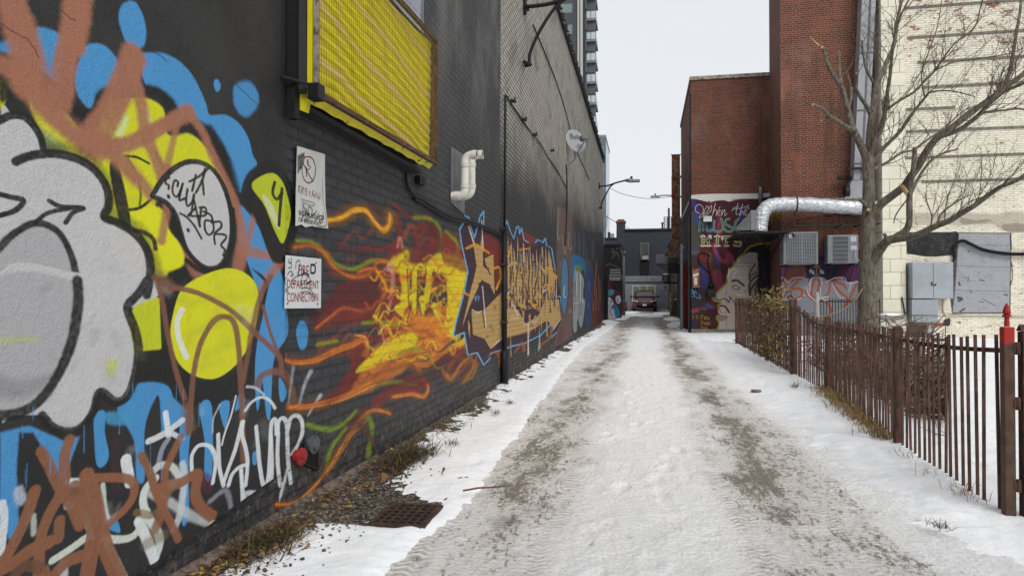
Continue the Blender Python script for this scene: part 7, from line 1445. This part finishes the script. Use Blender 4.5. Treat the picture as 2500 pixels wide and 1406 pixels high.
limb('branch', '2137,210,4.5 2119,178,4 2112,159,3.6 2106,122,3 2104,100,2', -.3, y0=.35, tw=.5)
limb('branch', '2122,395,9 2136,340,7.5 2152,314,6.5 2163,259,6 2167,222,5.2 2174,178,4.6 2178,133,4 2187,81,3.5 2200,37,3 2230,-20,2.5', -1.0)
limb('branch', '2160,290,6 2158,262,5.5 2157,243,5', .1, y0=-.2, tw=0)
limb('branch', '2166,268,4 2193,248,3.7 2230,226,3.4 2260,196,3.1 2285,170,3 2304,141,2.6 2334,104,2.3 2378,70,2 2393,22,1.6 2400,-10,1.2', -1.2, y0=-.3)
limb('branch', '2285,172,2.3 2330,152,2 2400,142,1.8 2470,130,1.5 2520,108,1.2', -.6, y0=-.9)
limb('branch', '2122,408,8 2156,363,6 2193,326,5.4 2215,296,4.8 2230,274,4.2 2260,237,3.5 2271,226,3.1 2304,222,2.2 2341,226,1.9 2380,237,1.4', -.9)
limb('branch', '2258,240,2.6 2250,180,2.1 2270,120,1.8 2290,60,1.5 2300,-5,1.1', .6, y0=-.5)
limb('branch', '2132,414,5 2167,396,4 2200,374,3.5 2230,366,3.2 2267,340,2.8 2315,307,2', .8)
limb('branch', '2124,532,15 2150,500,12.5 2178,478,12 2205,457,11.5 2225,430,11.5 2245,400,11.5 2262,370,11 2285,340,10.5 2310,322,10 2345,295,9.5 2385,265,9 2420,240,8.5 2460,210,8 2500,180,7.5 2570,120,6', -1.6)
limb('branch', '2296,334,7 2340,318,6.5 2380,290,6 2410,260,5.5 2450,226,5 2500,203,4.6 2560,170,4', -.7, y0=-.8); limb('branch', '2455,216,6 2470,150,5 2480,90,4.5 2490,30,4 2495,-20,3.5', .5, y0=-1.2)
limb('branch', '2378,288,4 2408,274,3.6 2450,270,3.2 2489,266,2.8 2530,278,2.2', -.3, y0=-1.0)
limb('branch', '2262,372,6 2300,330,3 2320,300,2.4 2370,262,1.8 2440,255,1.4', .9, y0=-.7)
limb('branch', '2124,650,14 2150,608,13.5 2167,588,13 2195,582,12 2222,579,10 2254,567,9.5 2287,551,9 2320,538,8.5 2352,518,8 2379,502,7.4 2418,473,7 2444,456,6.4 2483,440,6 2545,400,5.2', -2.0)
limb('branch', '2165,590,11 2192,576,10.5 2212,562,10 2220,540,9 2220,490,8.5 2222,462,8 2229,420,7.2 2232,385,6.4 2234,360,6', -.4, y0=-.35, end=False, tw=0)
limb('branch', '2225,470,5 2240,440,4.6 2262,405,4 2290,380,3.2 2340,364,2', .4, y0=-.6); limb('branch', '2162,590,7 2162,578,5.5 2158,570,4', 0, y0=-.2, tw=0)
limb('branch', '2122,520,8 2112,500,6 2100,489,5 2088,487,4.4 2060,487,3.4 2026,484,2.4', -.5, tw=0, end=False)
limb('branch', '2120,524,6 2120,512,5', -.25, tw=0, end=True)
mb = MB(); mb.tube([onY(2194, 448, TY - .5), onY(2214, 474, TY - .6)], [.005, .028], 6); mb.tube([onY(2202, 450, TY - .55), onY(2216, 470, TY - .62)], [.006, .02], 6); mb.build('splinter', CUT, tr)
limb('branch', '2287,551,4 2300,520,3 2340,490,2.4 2365,478,1.6', .3, y0=-.9); limb('branch', '2325,536,3.5 2345,512,2.6 2370,492,2 2430,470,1.2', .5, y0=-1.0); limb('branch', '2270,560,2.6 2275,530,2 2262,490,1.6 2258,470,1.2', .2, y0=-.8); limb('branch', '2305,545,2 2310,500,1.7 2318,470,1.4 2330,440,1', .3, y0=-.9)
limb('branch', '2228,470,2 2190,520,2 2182,545,1.4', .1, y0=-.4, tw=.3)
# twigs
rt = random.Random(11); MBT = MB(); twm = []; made = 0
def twig(p, d, r, ln, lvl, mb):
    pts, rs = [p], [r]; n = 5
    for i in range(n):
        d = (d + Vector((rt.uniform(-.28, .28), rt.uniform(-.28, .28), rt.uniform(-.14, .30)))).normalized(); p = p + d * ln / n; pts.append(p); rs.append(r * (1 - .16 * (i + 1)))
        if lvl and rt.random() < .62:
            s = d.cross(Vector((rt.uniform(-1, 1), rt.uniform(-1, 1), rt.uniform(-1, 1)))).normalized(); twig(p, (d * .55 + s * .7 + Vector((0, 0, .25))).normalized(), r * .66, ln * rt.uniform(.35, .6), lvl - 1, mb)
    mb.tube(pts, rs, 4, False)
rt.shuffle(TW)
for p, d, r, w in TW:
    if rt.random() > min(1, .75 * w) or made > 165: continue
    s = d.cross(Vector((rt.uniform(-1, 1), rt.uniform(-.6, .6), rt.uniform(-1, 1)))).normalized()
    if s.z < -.3: s.z *= -1
    twig(p, (d * .8 + s * .75 + Vector((.15, 0, .2))).normalized(), min(.0075, r * .5), rt.uniform(.3, 1.1), 2, MBT); made += 1
MBT.build('twigs', M('twig_bark', (104, 92, 80), .85, 0, .2, 4), tr, True, kind='stuff')
# ---------------------------------------------------------------- white pruned sapling, brush pile, vines, weeds
WB = M('bleached_branch', (176, 174, 168), .8, 0, .2, 10, .3, 40)
p = lambda x, y, Y=13.2: onY(x, y, Y)
sp_ = thing('dead_sapling', 'bleached white stump of a sapling with two arms above the brush pile', 'sapling', (p(1994, 770).x, 13.2, 0))
mb = MB(); mb.tube([Vector((p(1996, 760).x, 13.2, 0)), p(1996, 800), p(1994, 745), p(1995, 722), p(1996, 713)], [.05, .05, .04, .032, .018], 8); mb.build('stem', WB, sp_, True)
for s in ('1994,742 1985,730 1972,720', '1995,738 2005,727 2022,724', '2005,727 2014,735 2022,728'): q = [p(float(a.split(',')[0]), float(a.split(',')[1])) for a in s.split()]; mb = MB(); mb.tube(q, [.024, .018, .01], 6); mb.build('arm', WB, sp_, True)
rb_ = random.Random(5)
STK = M('dead_stick', (92, 76, 62), .85, 0, .35, 6); STK2 = M('pale_stick', (138, 118, 96), .85, 0, .3, 6)
def brushpile(name, mat, n, label, r0):
    mb = MB()
    for i in range(n):
        y = rb_.uniform(7.6, 14.2); x = rb_.uniform(2.7, max(2.9, y * .375)); z = abs(rb_.gauss(0, .17)) * (.6 + .16 * (y - 7.4)) + .03
        d = Vector((rb_.uniform(-.6, 1), rb_.uniform(-1, .6), rb_.uniform(-.05, .38))).normalized(); ln = rb_.uniform(.5, 1.7); pts = [Vector((x, y, z))]
        for k in range(5): d = (d + Vector((rb_.uniform(-.2, .2), rb_.uniform(-.2, .2), rb_.uniform(-.16, .10)))).normalized(); q = pts[-1] + d * ln / 5; q.z = max(.03, min(q.z, .95)); q.x = max(q.x, 2.55); q.x = min(q.x, q.y * .385); pts.append(q)
        r = rb_.uniform(*r0); mb.tube(pts, [r * (1 - .14 * k) for k in range(6)], 4, False)
    return mb.build(name, mat, None, True, label, 'brush pile', None, 'stuff')
brushpile('brush_pile', STK, 520, 'tangled heap of dead branches lying behind the fence', (.004, .015))
brushpile('pale_branches', STK2, 170, 'paler stripped branches mixed into the brush heap', (.005, .013))
def leaves(name, spots, n, size, mats, label, cat='leaves', upr=.5, seed=3):
    r = random.Random(seed); mb = MB()
    for i in range(n):
        c = spots(r); a = r.uniform(.5, 1) * size; d = Vector((r.gauss(0, 1), r.gauss(0, 1), r.gauss(0, upr))).normalized(); e = d.cross(Vector((r.gauss(0, 1), r.gauss(0, 1), r.gauss(0, 1)))).normalized(); f = d.cross(e)
        mb.add([c - d * a, c - e * a * .45 + f * a * .12, c + d * a, c + e * a * .45 + f * a * .15], [(0, 1, 2), (0, 2, 3)], r.randrange(len(mats)))
    return mb.build(name, mats, None, False, label, cat, None, 'stuff')
LF = [M('brown_leaf', (112, 82, 50), .8, 0, .3, 20), M('tan_leaf', (150, 122, 74), .8, 0, .3, 20), M('dark_leaf', (66, 48, 34), .8, 0, .3, 20)]
leaves('dead_leaves', lambda r: (lambda y: Vector((r.uniform(2.6, .34 * y), y, abs(r.gauss(.16, .14)))))(r.choice([9.1, 9.8, 10.6, 11.5]) + r.gauss(0, .35)), 1100, .035, LF, 'brown dead leaves caught in the brush heap')
def vsp(r):
    y = 11.9 + abs(r.gauss(0, 1.5)) * 1.3; z = r.choice([r.uniform(.1, 1.2), r.gauss(1.22, .10), r.uniform(.2, .6)]); return Vector((2.33 + (y - 11.8) * .006 + r.gauss(-.08, .08), min(y, 17.5), max(.04, z)))
leaves('vine_leaves', vsp, 950, .048, [M('vine_leaf', (150, 132, 78), .8, 0, .3, 20), M('vine_leaf2', (104, 92, 52), .8, 0, .3, 20), LF[2]], 'withered tan vine leaves clinging to the far part of the fence', 'vine')
mb = MB(); rv = random.Random(9)
for i in range(70):
    y = rv.uniform(11.9, 16.5); q = Vector((2.28, y, rv.uniform(.02, .5))); pts = [q]
    for k in range(6): q = q + Vector((rv.gauss(-.01, .03), rv.gauss(0, .14), rv.uniform(-.02, .22))); pts.append(q)
    mb.tube(pts, .005, 4, False)
mb.build('vine_stems', STK, None, True, 'thin dry vine stems climbing the far part of the fence', 'vine', None, 'stuff')
# loose overhanging branches above the vine fence
for s, lab in (('2105,705 2085,735 2050,760 2000,775 1970,776', 'long pale fallen branch arching from the trunk down to the brush'), ('1868,718 1885,735 1905,742 1930,760', 'thin bare branch poking out above the vine')):
    q = [onY(float(a.split(',')[0]), float(a.split(',')[1]), 12.3) for a in s.split()]; mb = MB(); mb.tube(spline(q, 5), .014, 5); mb.build('fallen_branch', STK2, None, True, lab, 'branch')
def tufts(name, spots, n, mats, label, h=(.08, .25), r0=.0016, seed=4, spread=.5, cat='weeds'):
    r = random.Random(seed); mb = MB()
    for i in range(n):
        c, k = spots(r); hh = r.uniform(*h) * k; d = Vector((r.gauss(0, spread), r.gauss(0, spread), 1)).normalized(); pts = [c, c + d * hh * .5, c + d * hh * .85 + Vector((d.x, d.y, -.25)) * hh * .3]
        w = Vector((r.gauss(0, 1), r.gauss(0, 1), 0)).normalized() * r.uniform(.7, 1.5) * r0; mi = r.randrange(len(mats))
        mb.add([pts[0] - w, pts[0] + w, pts[1] + w * .8, pts[1] - w * .8, pts[2]], [(0, 1, 2, 3), (3, 2, 4)], mi)
        if r.random() < .35: e = pts[1]; f = Vector((r.gauss(0, 1), r.gauss(0, 1), r.uniform(0, 1))).normalized() * hh * .3; mb.add([e - w * .6, e + w * .6, e + f], [(0, 1, 2)], mi)
    return mb.build(name, mats, None, False, label, cat, None, 'stuff')
GM = [M('straw', (158, 134, 88), .8, 0, .25, 20), M('dry_green', (92, 84, 58), .8, 0, .3, 20), M('dry_brown', (96, 74, 52), .8, 0, .3, 20)]
def fsp(r):
    t = r.random(); y = 6.5 + 3.6 * t; x = np.interp(y, [4.4, 6.3, 9.8], [2.02, 2.10, 2.38]); return Vector((x - abs(r.gauss(.03, .09)), y, .01)), 1 - abs(t - .5) * .9
tufts('dry_grass', fsp, 2300, [GM[0], GM[0], GM[2]], 'straw coloured dry grass tufts at the foot of the fence', (.07, .26), .0028, 4, .6)
def fsp2(r): y = r.choice([4.7, 4.9, 5.3, 5.9]) + r.gauss(0, .07); return Vector((2.0 + r.gauss(-.03, .05), y, .01)), .8
tufts('thin_weeds', fsp2, 90, [GM[0], GM[2]], 'sparse weed stalks in snow by the nearest fence pickets', (.06, .22), .0018, 5, .5)
def lsp(r):
    y = r.choice([r.uniform(5.2, 9.6), r.uniform(5.3, 6.5), r.uniform(6, 33)]); k = .6 if y < 9 else .75; x = WX + abs(r.gauss(0, .10)) + .02
    if y > 9: x = WX + abs(r.gauss(0, .06)) + .02
    return Vector((x, y, GY(y) + .02)), k * (.6 + .8 * float(vn(np.array(y * 2.2), np.array(.3), 4)))
tufts('wall_weeds', lsp, 2300, [GM[0], GM[2], GM[2], GM[1], LF[2]], 'dry weeds growing along the foot of the left wall', (.03, .20), .0024, 6, 1.1)
def bush(r):
    c = r.choice([(-1.80, 4.75), (-1.78, 5.0), (-1.74, 5.2), (-1.86, 3.05), (-1.84, 3.2)]); return Vector((c[0] + r.gauss(0, .07), c[1] + r.gauss(0, .11), .02)), 1
tufts('dark_weeds', bush, 1700, [M('dark_weed', (58, 54, 38), .85, 0, .3, 20), GM[1], M('brown_weed', (80, 62, 44), .85, 0, .3, 20)], 'dark green and brown weed clumps beside the drain', (.04, .22), .0026, 7, 1.1)
def litter(r):
    y = r.choice([r.uniform(1.7, 5.2), r.uniform(2.4, 3.5)]); return Vector((WX + .04 + abs(r.gauss(0, .12)), y, .035 + r.uniform(0, .03)))
leaves('leaf_litter', litter, 1100, .022, LF, 'brown leaf litter along the foot of the near wall', upr=.25, seed=8)
def grit(r): y = r.uniform(1.7, 4.9); return Vector((WX + .05 + abs(r.gauss(.12, .14)), y, .02))
mb = MB(); r = random.Random(12)
for i in range(1500):
    c = grit(r); a = r.uniform(.003, .009); mb.obox(c + Vector((0, 0, a * .4)), (a * 2, a * 1.5, a * 1.2), Matrix.Rotation(r.uniform(0, 6), 3, Vector((r.random(), r.random(), 1)).normalized()), r.randrange(3))
mb.build('gravel', [M('pebble_grey', (92, 88, 82), .8), M('pebble_pale', (128, 122, 112), .8), M('pebble_brown', (74, 60, 50), .8)], None, False, 'loose gravel on the bare strip beside the near wall', 'gravel', None, 'stuff')
for i, (x, y) in enumerate(((1105, 1085), (1245, 985), (1210, 1010), (1190, 1000), (1940, 945), (2300, 1290))):
    c = onZ(x, y, .04); r = random.Random(30 + i)
    def one(r_, c=c): return c + Vector((r_.gauss(0, .025), r_.gauss(0, .03), 0)), 1
    tufts('weed_tuft', one, 60, [GM[1], GM[2]], ['round dry weed tuft standing alone in the left snow bank', 'tiny weed poking through the left snow far along', 'sparse weed beside the farther left snow edge', 'low weed near the wall foot in the snow', 'dead weed standing in snow left of the fence', 'tiny twig weed in the snow at the lower right'][i], (.03, .10 if i != 4 else .2), .0016, 31 + i, .8)
for i, (x, y, sz, rot) in enumerate(((904, 1190, .05, .3), (1082, 1148, .022, 1), (940, 1165, .05, 2), (962, 1100, .05, 2.6), (1035, 1065, .035, .8))):
    c = onZ(x, y, .06) if i != 3 else onX(x, y, WX + .04); n = 8; mb = MB(); vs = []
    for j in range(n): a = 2 * PI * j / n; rr__ = sz * (1 if j % 2 else .6); vs.append((c.x + math.cos(a + rot) * rr__ * .7, c.y + math.sin(a + rot) * rr__, c.z + .3 * sz * math.sin(a * 2) + .02 * math.cos(a)))
    mb.add(vs + [(c.x, c.y, c.z - .008)], [(j, (j + 1) % n, n) for j in range(n)]); mb.build('dead_leaf', LF[1 if i in (0, 3) else 0], None, True, ['large curled tan leaf on the bare ground near the drain', 'small brown leaf lying on the snow bank', 'dry brown leaf against the weeds', 'pale dry leaf stuck to the left wall', 'brown leaf beside the wall weeds'][i], 'leaf', 'dead leaves by the left wall')
# twig on the snow
a, b = onZ(1131, 1197, .06), onZ(1246, 1184, .03); mb = MB(); mb.tube([a, a.lerp(b, .3) + Vector((0, .01, .004)), a.lerp(b, .6), b], [.006, .006, .005, .003], 6); mb.tube([a.lerp(b, .62), a.lerp(b, .7) + Vector((0, .05, .01))], .003, 4); mb.build('stick', M('reddish_stick', (104, 66, 54), .8), None, True, 'reddish stick lying across the edge of the left snow bank', 'stick')
# flat stones on the right snow
for i, (x, y) in enumerate(((1846, 953), (1492 + 350, 955))): pass
c = onZ(1846, 952, .035); mb = MB(); mb.lathe((c.x, c.y, .02), (0, 0, 1), [(0, .07), (.018, .065), (.022, .03)], 9); mb.build('stone', M('flat_stone', (116, 104, 92), .8), None, True, 'flat brown stone lying in snow right of the lane', 'stone')
# drain
GR = M('rusty_iron', (88, 66, 54), .75, .3, .35, 12, .5, 60, (58, 48, 44), .45, .55)
d00, d10, d11, d01 = onZ(905, 1283, .008), onZ(1030, 1289, .008), onZ(1068, 1240, .008), onZ(962, 1234, .008)
dg = thing('drain_grate', 'rusty square iron drain grate half buried by the snow bank', 'drain grate', d00.lerp(d11, .5))
U = d10 - d00; V_ = d01 - d00
mb = MB(); o_ = d00 - Vector((0, 0, .0)); e = .0
def bar(mb, a, b, w, h):
    d = (b - a).normalized(); s = Vector((-d.y, d.x, 0)) * w / 2; mb.add([a - s, a + s, b + s, b - s] + [q_ - Vector((0, 0, h)) for q_ in (a - s, a + s, b + s, b - s)], [(0,1,2,3),(7,6,5,4),(0,4,5,1),(1,5,6,2),(2,6,7,3),(3,7,4,0)])
N_ = 6
Z1 = Vector((0, 0, .018))
for i in range(N_ + 1): t = i / N_; bar(mb, d00 + U * t + Z1, d00 + U * t + V_ + Z1, .014 if 0 < i < N_ else .03, .03)
mb2 = MB()
for i in range(N_ + 1): t = i / N_; bar(mb2, d00 + V_ * t + Z1 * .93, d00 + V_ * t + U + Z1 * .93, .013 if 0 < i < N_ else .03, .028)
mb.build('long_bars', GR, dg); mb2.build('cross_bars', GR, dg)
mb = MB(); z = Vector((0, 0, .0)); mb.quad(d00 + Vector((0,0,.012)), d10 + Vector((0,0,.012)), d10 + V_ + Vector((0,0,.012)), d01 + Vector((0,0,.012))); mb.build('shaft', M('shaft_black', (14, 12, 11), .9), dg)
# ---------------------------------------------------------------- camera, light
cam = bpy.data.cameras.new('camera'); co = bpy.data.objects.new('camera', cam); C.objects.link(co)
cam.sensor_width = 36; cam.sensor_fit = 'HORIZONTAL'; cam.lens = FPX / 2500 * 36; cam.clip_end = 3000; cam.clip_start = .05
R = Matrix((RGT, UPV, -FWD)).transposed(); co.matrix_world = Matrix.Translation(CAM) @ R.to_4x4(); SC.camera = co
w = bpy.data.worlds.new('World'); SC.world = w; w.use_nodes = True; nt = w.node_tree; nt.nodes.clear()
sky = nt.nodes.new('ShaderNodeTexSky'); sky.sky_type = 'NISHITA'; sky.sun_disc = False; sky.sun_elevation = math.radians(34); sky.sun_rotation = math.radians(150)
sky.air_density = 1.0; sky.dust_density = 3.0
tc = nt.nodes.new('ShaderNodeTexCoord'); no = nt.nodes.new('ShaderNodeTexNoise'); no.inputs['Scale'].default_value = 1.6; no.inputs['Detail'].default_value = 5
mp = nt.nodes.new('ShaderNodeMapping'); mp.inputs['Scale'].default_value = (1, 1, 3); nt.links.new(tc.outputs['Generated'], mp.inputs[0]); nt.links.new(mp.outputs[0], no.inputs['Vector'])
cl = nt.nodes.new('ShaderNodeMix'); cl.data_type = 'RGBA'; nt.links.new(no.outputs['Fac'], cl.inputs[0]); cl.inputs[6].default_value = (7.9, 8.25, 8.7, 1); cl.inputs[7].default_value = (8.7, 8.9, 9.15, 1)
mx = nt.nodes.new('ShaderNodeMix'); mx.data_type = 'RGBA'; mx.inputs[0].default_value = .93; nt.links.new(sky.outputs[0], mx.inputs[6]); nt.links.new(cl.outputs[2], mx.inputs[7])
bg = nt.nodes.new('ShaderNodeBackground'); bg.inputs['Strength'].default_value = .1; nt.links.new(mx.outputs[2], bg.inputs[0])
ou = nt.nodes.new('ShaderNodeOutputWorld'); nt.links.new(bg.outputs[0], ou.inputs[0])
sun = bpy.data.lights.new('sun', 'SUN'); sun.energy = 2.0; sun.angle = math.radians(30); sun.color = (1, .97, .93)
so = bpy.data.objects.new('sun', sun); C.objects.link(so)
el, az = math.radians(42), math.radians(152)       # high soft sun behind the camera, to the right
dv = Vector((math.sin(az) * math.cos(el), math.cos(az) * math.cos(el), math.sin(el))); so.rotation_euler = dv.to_track_quat('Z', 'Y').to_euler()
sky.sun_elevation = el; sky.sun_rotation = az
SC.view_settings.view_transform = 'Standard'; SC.view_settings.look = 'None'; SC.view_settings.exposure = 0.04; SC.view_settings.gamma = 1; SC.view_settings.use_curve_mapping = False
